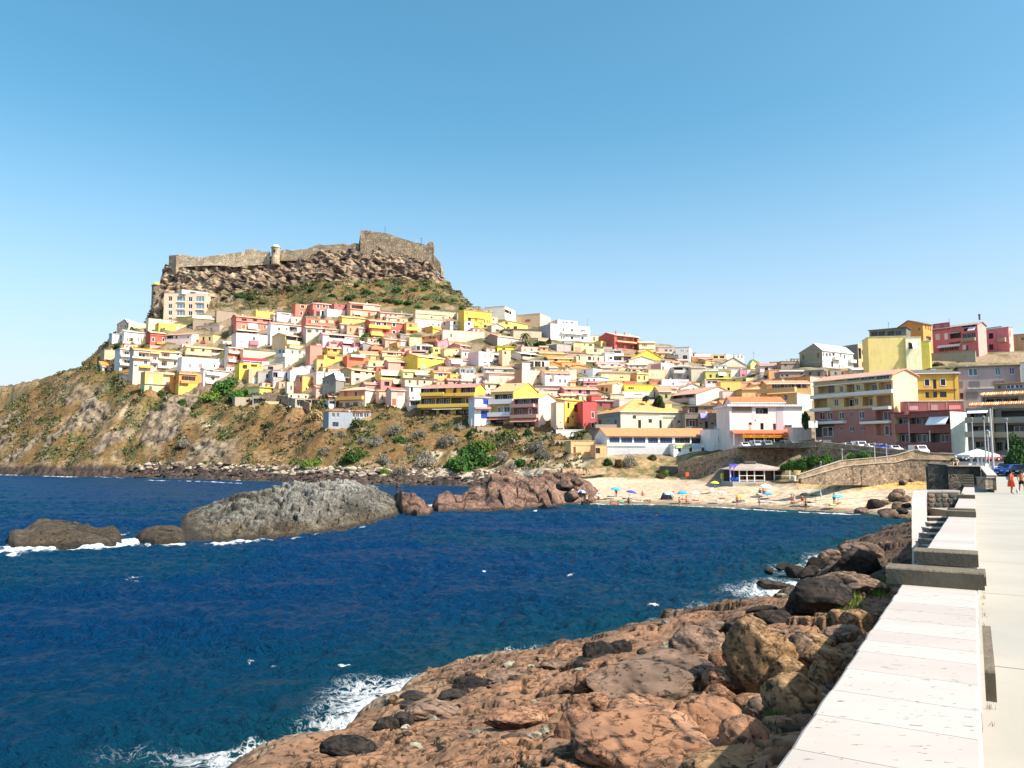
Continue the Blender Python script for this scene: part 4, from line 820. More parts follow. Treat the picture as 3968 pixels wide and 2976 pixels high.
h('A',842,1125,767,800,'lg','f','white penthouse storey on top of the tall peach apartment block','o 960,784,60,18',D=431,name='penthouse',cat='rooftop storey')
h('G',650,1285,342,392,'cream','f','low pale terrace building at the foot of the tall peach block','w 840,358,22,20;w 975,358,22,20',dp=5)
h('G',795,1225,392,492,'yellow','f','yellow house with a white cornice under the tall peach block','w 870,460,34,40;s 1060,455,34,60,white;s 1150,440,40,30,white',rc='w')
h('G',1230,1665,402,512,'mauve','f','mauve grey house with three windows beside the yellow cornice house','w 1335,465,34,52;w 1440,465,34,52;w 1540,465,34,52;s 1383,465,18,40,lg;Sw 1755,475,14,60',xs=1880,rc='lg')
h('G',300,672,508,690,'ece4d8','e','white house with grey eaves left of the bright red house','w 350,612,14,55,brown;w 392,612,44,56;w 500,612,20,45;w 592,612,34,56;b 445,665,372,36,lg',rc='lg',cm=1)
h('G',675,890,518,702,'c43a22','e','bright red little house with an orange balcony in the left cluster','w 715,612,34,50,brown;f 715,612,34,50;w 860,614,30,50,brown;f 860,614,30,50;b 822,664,132,36,orange;b 782,552,212,8,brick',rc='cdb38c')
h('G',893,1265,532,702,'ecd0c4','e','pale pink house right of the bright red one','o 955,575,86,46,brown;w 1045,577,24,42,brown;s 1018,577,20,40,white;s 1075,577,20,40,white;w 1212,575,26,36,white;s 1195,575,16,36,white;s 1232,575,16,36,white;w 1190,655,30,24',xs=1410,rc='d89870')
h('G',1362,1575,545,680,'efcf88','f','butter yellow house with a small red balcony under the mauve house','w 1430,600,30,56,brown;w 1518,600,30,56,brown;b 1445,650,62,36,brick;Sw 1668,625,14,60,brown;Sw 1735,637,14,60,brown',xs=1770,rc='cream')
h('G',20,230,768,925,'cdaa86','f','plain tan wall house at the left edge of the town','b 60,890,70,10',cm=1)
h('G',-10,222,1005,1062,'white','e','low white house with a long orange roof left of the balcony block','o 40,1040,50,40,brown;o 150,1040,80,40,brown',rc='cf8a52',dp=12,rise=3.2)
h('G',243,436,748,1075,'ece6dc','h','white balcony block with a tan hipped roof at the lower left of town','o 345,802,150,58;o 342,922,150,58;o 342,1035,150,60;b 335,846,196,32;b 330,967,196,34;b 340,1082,140,30,white',rc='cbb094',dl=-20,name='apartment_block',cat='apartment block')
h('G',438,1122,778,1085,'dcc0aa','e','wide beige balcony block under an orange eave in the lower left','o 580,828,152,66;o 890,828,118,68;w 1066,815,46,50;f 1066,815,46,50;w 605,936,50,58;f 605,936,50,58;w 460,985,44,28;w 738,882,56,42;w 736,992,36,52;o 872,955,80,84;w 1027,958,42,90;f 1027,958,42,90;w 870,1056,64,36;w 1022,1054,46,36;s 1092,815,14,50,palepink;s 655,936,22,56,palepink;b 540,872,272,26,f0e0b0;b 955,878,334,26,f0e0b0;b 735,926,104,44,white;b 868,1006,186,30,white;b 1014,1000,150,38,white;a 600,1000,170,30,e8a04a;a 740,800,140,26,e8c070',rc='e49a3c',name='apartment_block',cat='apartment block')
h('G',1192,1722,735,872,'e8cc88','e','yellow cream terrace house with a yellow cloth hanging from its balcony','o 1275,762,60,44;w 1430,765,36,42,brown;o 1630,762,170,90,mauve;b 1330,815,420,50,c9a890;s 1425,838,46,90,bryellow;o 1300,848,110,28;b 1600,825,140,36,palepink',rc='ddb070',dish=1)
h('G',1127,1766,882,1080,'f0ece8','f','broad plain white house with two pink shutters','s 1238,985,36,56,d8868a;s 1390,987,56,56,d8868a;w 1590,985,22,34,brown;s 1672,990,44,40,d8868a;s 1195,1055,26,40,white',rc='w',dp=8)
h('G',1785,1992,722,1005,'d0705c','f','salmon block with white balconies in the left cluster','d 1868,746,36,54,brown;d 1945,746,34,54,brown;b 1885,800,222,36,white;b 1880,922,212,36,white;s 1868,866,30,46,palepink;o 1955,866,56,46;s 1868,980,40,50,palepink',xs=1760,rc='w',rth=.3,sk='e8d8c8')
h('H',158,622,775,892,'f0c8a4','f','blank peach wall building with a dark roof line','v 395,835,4,100,tan',rc='dark',dp=6)
h('G',1438,1945,1032,1275,'eeebe6','e','white two storey house with a red roof behind the big fig tree','w 1548,1060,50,30;w 1670,1062,34,30;w 1860,1062,30,30;b 1560,1100,214,44,white;w 1570,1172,52,58;b 1512,1222,124,40,white',rc='d06850',xs=1396)
h('G',600,1002,1082,1350,'f0b45c','f','orange and pale yellow two part house above the green slope','v 918,1168,158,160,f0dc98;v 640,1085,4,150,tan;s 680,1198,52,90,white;w 905,1157,56,22,brown;b 800,1250,410,12,lg;d 675,1310,42,62,brown;d 920,1312,48,56,brown;b 935,1100,140,26,f0d8a0;v 718,1090,160,18,tan',bd=[(1258,'palegreen')],rc='w')
h('G',1005,1082,1128,1352,'e8842a','f','narrow orange house squeezed between yellow ones','o 1045,1160,62,52;b 1045,1218,76,38,e8842a;d 1047,1305,56,90,brown',rc='tan',dp=6)
h('G',1085,1436,1092,1352,'ea8f22','f','wide orange house with a glazed veranda behind the pink tree','g 1218,1166,200,62,brown;b 1162,1216,124,42,e8923a;s 1120,1292,32,42,cream;b 1215,1105,250,12,lg',bd=[(1245,'e8b83c')],rc='tan')
h('G',415,562,1132,1272,'dcc8b4','f','small pale garage house below the wide beige balcony block','o 480,1160,112,44,brown;b 480,1210,130,14,white',dp=6,rc='lg')
h('G',285,415,1120,1262,'e6d4bc','m','pale stone house corner at the left foot of the balcony block','',dp=6,rc='lg',rise=.3)
h('H',60,548,300,530,'c96a58','e','salmon three storey house with an orange roof and one white awning','o 170,328,72,36;o 325,331,60,36;o 485,336,98,38;b 300,362,492,12,e8b0a0;s 163,430,48,52,b06030;f 163,430,48,52,cream;a 290,422,134,72;w 472,438,48,46;s 492,438,24,44,white;b 210,487,300,14,white;v 450,495,170,50,e0a8a0;o 210,508,290,20,brown',rc='e08858',dp=10)
h('H',342,598,212,350,'f0dc50','f','yellow crenellated wall house just above the salmon three storey one','v 352,205,26,36,yellow;v 505,205,20,14,yellow;v 588,205,20,14,yellow',dp=6,rc='yellow')
h('H',60,562,538,742,'f0dad2','f','pale pink house with a magenta balcony below the salmon one','w 308,600,36,52;s 185,600,40,58,e8c8c0;s 430,605,44,50,e8c8c0;b 305,660,124,62,c05a78;w 425,715,26,30;w 133,640,14,22',rc='w',dp=9)
h('H',552,1052,398,610,'ece8e6','e','white house with a salmon roof beside the salmon three storey one','w 667,463,42,52;w 778,465,24,46;o 870,462,108,62,dk;b 870,492,110,8,lg',rc='d88868',cm=1)
h('H',1055,1562,325,450,'c85a50','f','rose red house with a cream upper band and rooftop plants','s 1107,355,34,40,b04840;w 1200,356,66,42;s 1350,356,32,38,b04840;s 1475,360,36,42,b04840;v 1153,355,50,36,f0d898;v 1290,356,80,36,f0d898;v 1412,358,80,36,f0d898;b 1300,410,506,12,f0c8a0;w 1475,470,34,44',rc='tan',dp=9)
h('H',1057,1340,448,565,'b8b4ac','e','low grey terrace house with a tan roof below the rose red one','o 1100,488,64,44,cream;w 1210,490,40,40',rc='dcae86',dp=6)
h('H',905,1152,108,272,'d86850','f','red house at the left of the row under the castle hill','w 1005,140,52,38,green;f 1005,140,52,38,cream;w 1090,140,52,38,green;f 1090,140,52,38,cream;w 985,237,32,38,brown;f 985,237,32,38;w 1080,238,32,44,brown;f 1080,238,32,44',rc='dark',dp=8)
h('H',1152,1458,102,190,'d4604c','h','red house with a pink hipped roof in the row under the castle hill','w 1225,137,30,46,brown;f 1225,137,30,46;w 1310,137,30,46,brown;f 1310,137,30,46;w 1393,139,30,42,brown;f 1393,139,30,42',rc='dc9080')
h('H',1458,1682,108,272,'c04a48','f','dark roofed rose house right end of the red row under the castle hill','w 1530,137,28,36;w 1628,142,40,50,dk;w 1625,246,24,36,brown;s 1640,246,12,36,white',rc='dark',dp=8)
h('H',1168,1358,190,280,'c86058','f','rose lower storey with a door beside the white cube house','d 1225,242,52,66,4a3a34;w 1310,236,80,72;f 1310,236,80,72',dp=3,rc='lg')
h('H',1358,1615,186,300,'f0eeea','f','bright white cube house in front of the red row','v 1450,228,10,10,grey;v 1520,240,8,8,grey;v 1578,242,8,8,grey',rc='w')
h('H',640,1262,252,290,'e4e2de','f','long thin white terrace wall leading to the white cube house','b 760,238,120,8,lg;b 1000,250,180,8,lg',dp=2.5,rc='w')
h('H',1690,2112,108,292,'e8a488','e','peach two storey house at the right end of the castle hill row','o 1785,148,166,52,brown;s 1955,135,152,36,f0d8b8;v 1955,160,160,10,f0d8b8;b 1900,184,424,12,f0d0b8;a 1785,236,114,42,f0d8a8;w 1785,262,110,20;s 1955,250,30,54,a04838;s 2072,252,38,62,a04838;v 2072,252,56,84,f0c8b0',rc='dc9a80',dp=9)
h('H',1572,1900,300,402,'f0cc58','e','yellow terrace house with arched porch under the peach house','s 1700,345,34,62,f0dc90;s 1812,345,34,62,f0dc90;o 1740,425,174,52,brown',rc='f0b850',dp=8)
h('H',762,1252,548,735,'ecce84','e','large yellow house with its side shade painted tan above the green scaffold','o 885,600,236,72,dk;o 1135,620,94,58,dk;b 930,668,340,52,f0dca0;w 1045,715,50,24',xs=570,rc='dc9c74',sk='e6c290')  # tan side wall: shade on the left face put into its plaster colour
h('H',757,1105,740,990,'a8b4ac','f','house wrapped in green scaffold netting','w 965,788,30,62;w 1025,838,24,36;w 860,790,24,50;w 965,905,28,60;w 1060,900,24,40;Sw 680,790,24,64,dk;Sw 730,788,20,50,dk;Sb 690,840,130,46,lg',xs=625,rc='e0b8a0')
h('H',160,620,925,962,'e0c8b8','e','low house with a bright red sheet roof','w 470,945,24,20;w 600,930,24,26',rc='c44048',rise=1.8)
h('H',105,432,960,1195,'f0d028','f','bright yellow cubic house beside the fig tree','o 180,1000,70,60,c9952c;o 310,975,96,52,d8a020;w 145,1030,30,60,brown;w 200,1140,16,60;w 400,1000,26,26;v 258,990,12,110,ltyellow',rc='bryellow')
h('H',240,432,1042,1248,'c8a078','f','tan house with a white door in the lower town','v 320,1085,84,70,e8b070;d 322,1192,62,92,white;w 240,1190,4,4',rc='lg',dp=6)
h('H',370,592,1072,1225,'9c9894','f','unpainted grey house with one dark window','w 497,1130,30,54,dk;v 560,1090,60,20,dk',rc='lg',rth=.1)
h('H',430,860,1000,1055,'a8988c','g','grey gable with a dark square opening above the unpainted house','o 548,1012,74,66,dk',pk=(760,940),rc='cfc2b8')
h('H',578,826,1058,1205,'8f98a8','f','blue grey house with a broken terrace and a big white panel','o 650,1120,130,76,dk;v 690,1110,80,70,white;w 780,1112,28,62,dk;b 665,1182,186,52,9a9896',rc='brick')
h('H',830,1240,1068,1125,'f4f2f0','g','huge blank white gable in the middle of the lower town','v 850,1080,10,30,grey',pk=(1000,992),rc='w',dp=9)
h('H',905,1005,1135,1382,'c87a56','f','terracotta narrow house with a bright orange yellow side','w 975,1190,24,62,brown;s 955,1350,60,52,d08868;w 920,1200,14,50;Sb 1225,1255,126,46,eeb048;Sa 1170,1320,240,60,f0c890',xs=1205,sk='f0b450',rc='cream')
h('H',1205,1310,1068,1262,'d8cfc4','f','narrow pale house with a single shuttered window','w 1252,1100,20,16;s 1250,1190,28,70,lg',dp=6,rc='lg')
h('H',1290,1482,1158,1435,'77746e','g','tall dark grey house with a white sheet roof','w 1318,1215,16,60;w 1357,1215,26,70;w 1340,1395,18,74;w 1420,1380,60,60',xs=1600,pk=(1460,1085),rc='w')
h('H',1325,1690,1100,1150,'e4e0dc','g','white corrugated shed roof between grey and tan houses','',pk=(1500,1040),rc='w',dp=6)
h('H',1705,2062,1040,1262,'ecd0a0','e','cream house with a tan gable side and a rough stone ground floor','o 1787,1076,86,36,brown;w 1925,1085,32,40,brown;w 2010,1092,36,52,brown;v 1875,1130,260,20,f0e0c8',bd=[(1140,'dcc0a0')],xs=1548,sk='c8a878',rc='e0986c',dish=1)
h('H',1612,1830,1155,1265,'9c8c80','f','small grey brown terrace house with a glass door','o 1660,1200,90,74,brown;w 1775,1178,60,30,dk',rc='lg',dp=6)
h('H',395,812,1292,1415,'ecd850','f','pale yellow bungalow with a single brown window','w 583,1345,46,58,brown;f 583,1345,46,58,ochre',xs=228,sk='dfe090',rc='f0b860',rth=.5)
h('H',290,592,1412,1535,'8a857c','f','grey open garage under the pale yellow bungalow','o 445,1492,280,74,dk;p 600,1480,12,90,grey',rc='tan',dp=6,dl=8)
h('H',900,1322,1462,1600,'b0a284','f','ruined stone shed with three black openings','o 978,1520,112,92,dk;o 1085,1520,88,92,dk;o 1222,1520,172,96,dk',rc='b48870',dp=6)
h('H',802,1292,1392,1460,'d8cab0','f','long pale stone terrace wall above the ruined shed','',dp=3,rc='cream')
h('H',1532,1902,1322,1612,'e8925c','h','orange house with a hipped tan roof and a yellow balcony','s 1620,1390,48,76,b87850;w 1765,1392,36,76,a04030;s 1835,1390,64,76,c09070;b 1685,1450,386,50,f0b84a;s 1548,1542,56,58,986860;s 1645,1542,60,58,986860;s 1760,1545,62,76,986860;s 1550,1440,20,20,cream;Sw 1925,1552,28,62;Sw 2010,1552,28,62;Sw 2070,1552,16,50;Ss 1945,1400,60,76,e8dcd0;Ss 2050,1400,60,76,e8dcd0',bd=[(1475,'ecd0b0')],xs=2100,sk='e4ceb4',rc='e8b898')
h('N',828,1190,435,565,'8d97a4','f','blue grey seaside house with a thin red roof band','w 867,460,22,38;w 905,460,18,38;g 1075,460,90,40;w 1150,462,44,36;w 885,540,52,38,dk;b 1000,418,380,8,c87060',rc='c06858',dp=8)
h('I',130,812,342,585,'c84838','e','large red house with yellow balconies and white framed windows','w 245,387,66,52,lg;f 245,387,66,52;w 337,391,42,56,brown;f 337,391,42,56;w 467,399,42,52,brown;f 467,399,42,52;w 628,404,22,52,brown;f 628,404,22,52;d 703,417,40,56,brown;w 225,500,62,58;s 335,500,44,50,902c24;w 467,506,42,44,brown;f 467,506,42,44;w 562,510,38,42,brown;f 562,510,38,42;b 250,432,322,46,f0c850;b 730,462,182,42,f0c850;b 225,542,182,32,f0c850;v 225,500,150,70,e8c070',xs=50,rc='ee9a5c',dl=-16,ov=.5)
h('I',645,806,372,530,'e2a050','f','yellow orange wing with a balcony at the right of the large red house','d 703,417,40,54,brown;b 730,462,182,42,f0c850;w 720,506,50,28,dk',rc='ee9a5c',dp=5)
h('I',272,720,238,302,'d2b096','e','long low tan house with small windows under the peach house','w 352,266,24,32;w 417,266,24,32;w 492,266,24,32;w 640,268,26,34',rc='8a7060',cm=1)
h('I',776,1362,210,332,'d8c09a','f','long sand coloured wall house below the hill road','w 1005,295,24,26,brown;w 1170,303,30,26;w 1262,300,20,30,dk;b 1010,255,440,5,tan',rc='cream',dp=5)
h('I',768,1162,332,478,'ece2cc','f','plain cream white house with three tiny windows','w 952,395,20,28;w 1022,398,22,26;w 1107,408,24,42',rc='cream',dp=8)
h('I',1270,1605,345,498,'ece2de','f','white house with six small windows and a mauve side','w 1330,375,30,42,brown;w 1438,380,30,42,brown;w 1537,388,32,42,brown;w 1330,472,28,28,brown;w 1455,482,24,22,brick;w 1537,484,28,26;b 1435,432,330,5,grey;Sw 1187,385,20,46,brown',xs=1145,sk='c8b4b0',rc='b89888')
h('I',1470,1858,205,452,'f0c030','m','vivid yellow house stepping down the hill right of the sand wall','w 1510,232,18,26;w 1545,320,40,50,brown;w 1640,330,18,44,brown;w 1680,380,16,46;w 1710,385,16,46;w 1760,350,18,52;w 1800,356,14,44;w 1830,360,12,40;b 1640,300,230,12,f0d060;b 1640,398,70,40,f0d040;w 1770,420,40,36,brown',rc='cream',dp=8,rise=.2,dl=-24)
h('I',1370,1462,232,330,'b8a8a4','f','small grey house with antennas beside the vivid yellow one','w 1430,240,40,50;w 1425,310,22,32,dk',rc='grey',dp=6,dish=2)
h('I',855,1022,435,532,'e2a038','g','orange cube house with sunlight painted yellow on one side in the upper centre','',xs=1162,pk=(1015,418),sk='f0b840',rc='e0a050')  # brighter side plaster stands for sunlight on the right face
h('I',835,1118,548,692,'d89a66','f','terracotta house with an orange balcony in the upper centre','w 885,580,28,40,brown;w 985,586,30,46,b06048;w 1035,590,30,42,b06048;b 980,628,234,46,e89858;o 1030,682,76,40,brown;w 960,680,30,40',rc='e0a078',xs=1140,dp=9)
h('I',692,862,585,692,'f0dc98','f','pale yellow plain cube house in the upper centre','s 775,665,50,24,cream',rc='paleyellow')
h('I',560,690,540,590,'8c8880','m','small grey shed roof house with a black chimney wall','w 700,565,30,26',rc='w',dp=5,rise=.8)
h('I',1165,1758,490,652,'f2cfae','f','very long blank peach wall with one narrow window','w 1283,553,20,50,brown;v 1745,570,10,150,f6dcc0',rc='f2cfae',dp=8)
h('I',1412,1758,692,748,'d88c98','e','pink house with an orange roof below the long blank peach wall','w 1470,716,40,56;w 1577,710,50,30;w 1685,718,80,32,brown',xs=1240,rc='f09058')
h('I',1092,1245,650,740,'cc8a9c','g','rose gable wall left of the pink house','w 1165,700,20,20',pk=(1235,592),rc='dca0a0')
h('I',788,1022,690,792,'ece4da','f','white patio house with dark glazed openings in the centre','o 815,732,50,62,dk;o 937,737,152,62,dk',rc='w')
h('I',1025,1128,722,822,'f0d868','f','small yellow house with a grey window beside the white patio house','w 1073,768,52,36,grey',rc='paleyellow',dp=6)
h('I',1190,1442,752,862,'f0dc90','g','light yellow gabled house with a tiny balcony in the centre','w 1358,768,26,30;b 1380,822,112,32,white;o 1385,850,96,24,brown;w 1258,850,30,24,brown',pk=(1348,732),rc='e8d0b0')
h('I',1262,1668,905,985,'e0c4bc','e','pinkish house with a large white awning in the centre','a 1362,925,160,64;w 1300,975,30,20,dk',rc='e88858',dp=8)
h('I',805,1258,848,1052,'f2d428','e','bright yellow long house with mint shutters in the centre','s 885,880,36,30,f4e8b0;w 997,884,52,28,brown;s 1060,892,36,30,f4e8b0;s 1187,902,34,30,f4e8b0;s 885,988,32,58,8ad0c8;s 1055,994,32,44,8ad0c8;w 1095,990,22,50,dk;v 808,940,5,190,ochre',xs=600,rc='d8b078',sk='e8c828')
h('I',386,772,932,1052,'e09888','e','salmon pink house with a brown veranda left of the bright yellow one','o 613,962,104,64,8a4a40;o 730,966,78,62,8a4a40;w 693,966,16,70,brick',rc='f0b070')
h('I',105,382,918,1002,'f2e09a','f','small cream yellow house with two black windows','w 186,970,36,48,dk;w 320,976,36,42,dk;b 180,925,150,5,cream',rc='cream',dp=6)
h('I',330,640,862,905,'eed69c','g','cream gable behind the small cream yellow house','',pk=(400,850),rc='f0c898',dp=6)
h('I',302,632,792,862,'f0cc94','e','house with a salmon roof and three small windows in the centre left','o 415,816,92,28,brown;w 482,824,20,36,brown;w 518,824,16,34,brown;a 600,815,40,40,salmon',rc='de7858',cm=1)
h('I',146,302,712,792,'e07a4c','f','orange parapet house above the salmon roof','o 200,772,104,34,brown;v 225,728,150,30,e8845c',rc='e88a5c',dp=6)
h('I',306,520,690,742,'eea458','g','orange gable with a tiny window in the centre left','w 457,715,20,16,brown',pk=(512,652),xs=690,sk='f2d48c',rc='e89860')
h('I',262,625,1068,1196,'f0cf70','f','yellow house shaded by a long cream awning','a 440,1085,322,76,f4e0b0;o 450,1142,300,54,brown;b 440,1176,348,26,f0d47c;b 440,1050,350,8,red',rc='c05040',dp=8)
h('I',280,622,1192,1298,'d07c74','f','rose ground floor house under the long cream awning','o 365,1242,72,62,dk;a 535,1215,166,56,f4e4a8;o 540,1270,90,34,brown',rc='f0d47c',dp=5)
h('I',602,1042,1072,1172,'f0d68c','e','long light yellow row house with a pale awning','w 640,1110,40,30,cream;s 765,1125,44,48,9a5a34;a 850,1092,180,50,f6eebc;o 950,1135,56,32,brown;w 1015,1130,20,24',rc='eab878')
h('I',1040,1272,1082,1205,'f0b860','e','orange yellow house with a white window and terracotta roof','w 1130,1115,64,44;f 1130,1115,64,44,cream;w 1200,1112,30,30,cream',rc='dd7c50',cm=1)
h('I',1272,1438,1105,1192,'f0b440','f','small orange yellow box house','w 1335,1165,50,36;f 1335,1165,50,36,paleyellow',rc='f0c060',dp=6)
h('I',1405,1640,1028,1115,'8f9698','f','dark grey modern house with square windows and a white terrace','w 1450,1062,56,52;w 1520,1072,34,46;w 1575,1072,36,46;b 1520,1112,212,30,white',rc='lg',dish=1)
h('I',1430,1640,1112,1190,'cfc8c0','f','pale grey wall house below the dark grey modern one','v 1480,1150,90,60,b0aca4;v 1570,1150,60,60,e0cca0',rc='w',dp=5)
h('I',1758,2162,1022,1078,'e2dedb','e','long white low house with a salmon roof and railings','g 1830,1046,140,32;w 2060,1060,50,30,lg',rc='e09478',cm=1)
h('I',625,1082,1172,1292,'d8c0a4','M','tan house with a flat mossy roof in the lower centre','',rc='grey')
h('I',690,850,1290,1482,'ece8e2','m','white house with tall dark windows left of the big yellow house','w 722,1322,34,76,dk;w 778,1392,12,20;w 690,1450,20,40,dk;w 740,1445,24,40;b 770,1265,20,8,white',rc='w',rise=.8)
h('I',690,852,1482,1605,'dedad4','M','low white glazed porch left of the big yellow house','g 768,1522,134,54,grey',rc='w',dp=5)
h('I',430,625,1335,1612,'dcb8a4','e','faded pink house with a brown shutter in the lower centre','s 470,1500,56,92,b07060;w 440,1582,40,44,dk;w 495,1582,30,26,lg;v 560,1500,90,180,e8ccb8;s 555,1400,80,60,c8988c',rc='d87868',dp=8)
h('I',850,1628,1288,1725,'e6b43a','e','big bright yellow terraced house with dark loggias on three floors','o 1030,1340,352,84,3a3028;d 1335,1342,52,76,6a2c20;o 1530,1336,214,74,3a3028;b 1018,1394,336,48,f0c030;b 1262,1402,160,40,f0c030;b 1490,1396,280,48,f0c030;o 1225,1492,742,92,3a3028;b 1215,1556,790,50,f0c030;o 952,1660,238,96,3a3028;o 1190,1660,160,96,3a3028;o 1470,1660,238,96,3a3028;a 1240,1600,420,18,f0e8d0;v 1280,1320,84,20,f0c030',xs=1770,rc='dc8878',sk='f2cc30',dl=20,name='apartment_house',cat='apartment house')  # front in duller yellow, right side brighter: shade and sun put into the plaster
h('C',288,578,132,330,'f2e8d4','f','cream white modern house highest on the ridge right of the hill','w 342,232,22,66,dk;w 335,316,40,18,dk;w 398,228,10,14,dk;So 620,215,100,46,brown',xs=722,sk='f6ead4',rc='8c9498',dl=24)
h('C',740,1080,236,402,'f0cba4','f','peach flat roofed house on the ridge','v 905,340,76,34,c04a40;v 838,325,12,60,e8a890;v 745,300,5,130,tan',xs=1228,rc='b08878',cm=1,dl=24)
h('C',360,475,288,385,'eab8a0','f','small pale salmon house under the cream modern one','',rc='peach',dp=6)
h('C',476,742,306,352,'f2dc84','g','light yellow gable just under the ridge','v 700,290,70,60,e8c8a8',pk=(655,264),rc='e0c890')
h('C',486,900,388,462,'f4e468','g','lemon yellow gabled house with a brown shuttered window','s 601,376,38,38,8a5a30;o 625,452,40,40,brown;w 725,442,52,44,brown;w 572,455,16,30,brown',pk=(612,342),rc='d8c890',dp=8)
h('C',386,560,408,512,'b4ab9c','g','small grey gable house with a black door left of the lemon one','o 475,490,50,46,dk',pk=(452,382),xs=322,rc='c0b8ac')
h('C',700,1100,470,592,'c4b094','M','dark flat roofed tan house behind the palm tree','w 730,480,10,10',rc='dark')
h('C',558,705,472,528,'9c9684','M','short grey green wall house left of the dark flat roof','',rc='dk',dp=5)
h('C',474,822,562,706,'f0e8d2','e','cream house with a salmon roof and a dark stone gable side','s 573,640,24,50,f0b890;w 668,660,24,48,dk;w 757,668,38,46,dk;b 590,700,220,14,lg',xs=292,sk='8c8070',rc='ee9a78')
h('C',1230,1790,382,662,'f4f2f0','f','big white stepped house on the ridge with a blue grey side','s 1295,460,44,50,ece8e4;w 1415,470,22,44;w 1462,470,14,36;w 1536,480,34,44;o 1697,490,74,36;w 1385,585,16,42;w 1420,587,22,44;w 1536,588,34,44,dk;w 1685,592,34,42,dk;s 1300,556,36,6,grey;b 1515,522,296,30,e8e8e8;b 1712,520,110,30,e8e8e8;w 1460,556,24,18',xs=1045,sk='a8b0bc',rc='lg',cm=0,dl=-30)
h('C',1330,1612,326,384,'dfe2e4','f','upper storey of the big white stepped house','w 1415,364,26,26;w 1463,368,24,26;w 1537,372,40,26',xs=1150,sk='b4b0b0',rc='e8e8e8',name='upper_storey',cat='rooftop storey',dl=-30,D=None)
h('C',1318,1572,676,802,'a09c9c','f','grey cube house with a blue grey side under the white stepped house','v 1422,730,3,100,dk;v 1342,715,6,6,dk',xs=1190,sk='8894a8',rc='lg')
h('C',1420,1580,640,680,'a8a4a0','f','small grey roof storey on the grey cube house','w 1370,648,40,30',dp=5,rc='lg')
h('C',1948,2140,632,722,'f4cc80','f','yellow house left of the tall red one','s 1978,680,24,40,c08040;s 2095,684,26,40,c08040',xs=1845,rc='e89860')
h('C',1560,1850,664,798,'f2dc94','f','light yellow row house right of the grey cube','w 1716,682,14,36,dk;w 1800,690,44,30,brown;w 1640,690,14,20;s 1680,780,14,30,tan;s 1730,780,20,30,peach;v 1620,760,84,90,b89470',rc='dark')
h('C',1735,1990,742,835,'f0d8a0','f','light yellow house with a pierced balcony','s 1805,786,26,56,e8b080;s 1922,775,30,60,e0b090;w 1870,770,40,50,tan;b 1855,815,226,22,f0d8a8',rc='lg',dp=6)
h('C',1735,1990,848,955,'e8cfa8','f','cream lower house with dark windows below the pierced balcony','w 1785,880,44,50,dk;w 1846,885,16,52,brown;w 1910,890,24,50,brown;b 1800,930,130,20,lg',rc='w',dp=6)
h('C',2010,2130,800,935,'f2eeea','m','narrow white house with green windows','w 2090,875,40,40,green;w 2054,875,10,56,dk',rc='w',dp=6,rise=.6)
h('C',800,1162,808,910,'cfc4b8','e','beige house with two long loggias in the centre right','o 945,848,292,58,5a5048;b 980,892,346,44,c4a898',xs=672,sk='e0d4cc',rc='ddd4ce')
h('C',930,1215,912,1008,'d0c8c0','f','loggia floor of the beige centre right house with white posts','o 1035,965,206,80,4a443e;p 985,965,14,80,white;p 1085,965,14,80,white;p 1160,965,12,80,white',rc='lg',dp=5)
h('C',205,535,782,995,'f0eeec','f','white house with two tan shutters and stacked balconies','s 292,830,28,54,e0a888;s 374,834,30,56,e0a888;o 475,850,96,62,4a4444;a 475,832,96,36;b 470,892,100,34,e8d8e0;w 292,940,24,30,dk;w 374,952,26,52,dk;o 470,948,94,46,4a4444',xs=45,sk='e8cccc',rc='w')
h('C',540,660,760,985,'e8bc94','f','narrow peach house between the white shutter house and the beige loggia one','w 582,800,28,40,brown;s 606,930,22,90,cream;w 655,945,26,44,dk',rc='dark',dp=6)
h('C',1195,1592,882,945,'f2c058','e','golden yellow house with an orange roof and two dark windows','w 1305,905,46,36,brown;w 1515,905,24,44,brown;b 1280,880,5,5,brown',rc='ee9450',dp=8)
h('C',1080,1472,808,845,'f4d060','e','long yellow eaves line above the golden house','',rc='f0a050',dp=6)
h('C',1388,1652,940,1015,'ee9a58','f','orange house with one brown window','w 1457,996,34,36,brown;w 1545,985,30,26,brown',rc='e07a48')
h('C',1215,1400,975,1002,'ee9050','g','orange gable with a broad orange roof','',pk=(1270,925),rc='ee8a50',dp=8)
h('C',1500,1780,1000,1030,'f0a868','g','wide orange gable right of the orange gable','',pk=(1620,972),rc='f0a060',dp=6)
h('C',1662,1835,1028,1155,'efe9e4','f','white house with one brown window under the orange gables','w 1717,1070,20,50,brick',xs=1955,sk='ccc8ca',rc='w')
h('C',1440,1598,1045,1195,'ecd8c8','f','pale wall house left of the white one window house','v 1560,1110,70,130,e8bca4;s 1642,1150,20,40,brick',rc='cream',dp=6)
h('C',1645,2060,1162,1215,'eeeef0','g','low white gable house with two small windows','w 1777,1190,28,26,grey;w 1852,1188,32,28,grey;w 1700,1192,20,26',pk=(1930,1142),rc='lg',dp=6)
h('C',1700,1905,1212,1285,'dc8c90','f','small pink box house under the low white gable','b 1800,1222,210,12,e8a0a0',rc='rose',dp=6)
h('C',1620,1700,1200,1270,'50504e','f','narrow dark glazed porch beside the pink box','w 1590,1235,20,60;w 1635,1235,24,64',dp=4,rc='lg')
h('J',820,1150,302,560,'efc8a8','f','large peach house with white framed twin windows in the lower centre','w 1053,398,34,30;w 1053,432,34,16;w 1103,410,24,52;f 1103,410,24,52;v 880,300,110,180,f2d0b0',xs=712,sk='b08c78',rc='d8b49c')
h('J',822,935,212,310,'e8c0a0','M','square peach tower house with a flat slab roof','',xs=712,sk='a88878',rc='w')
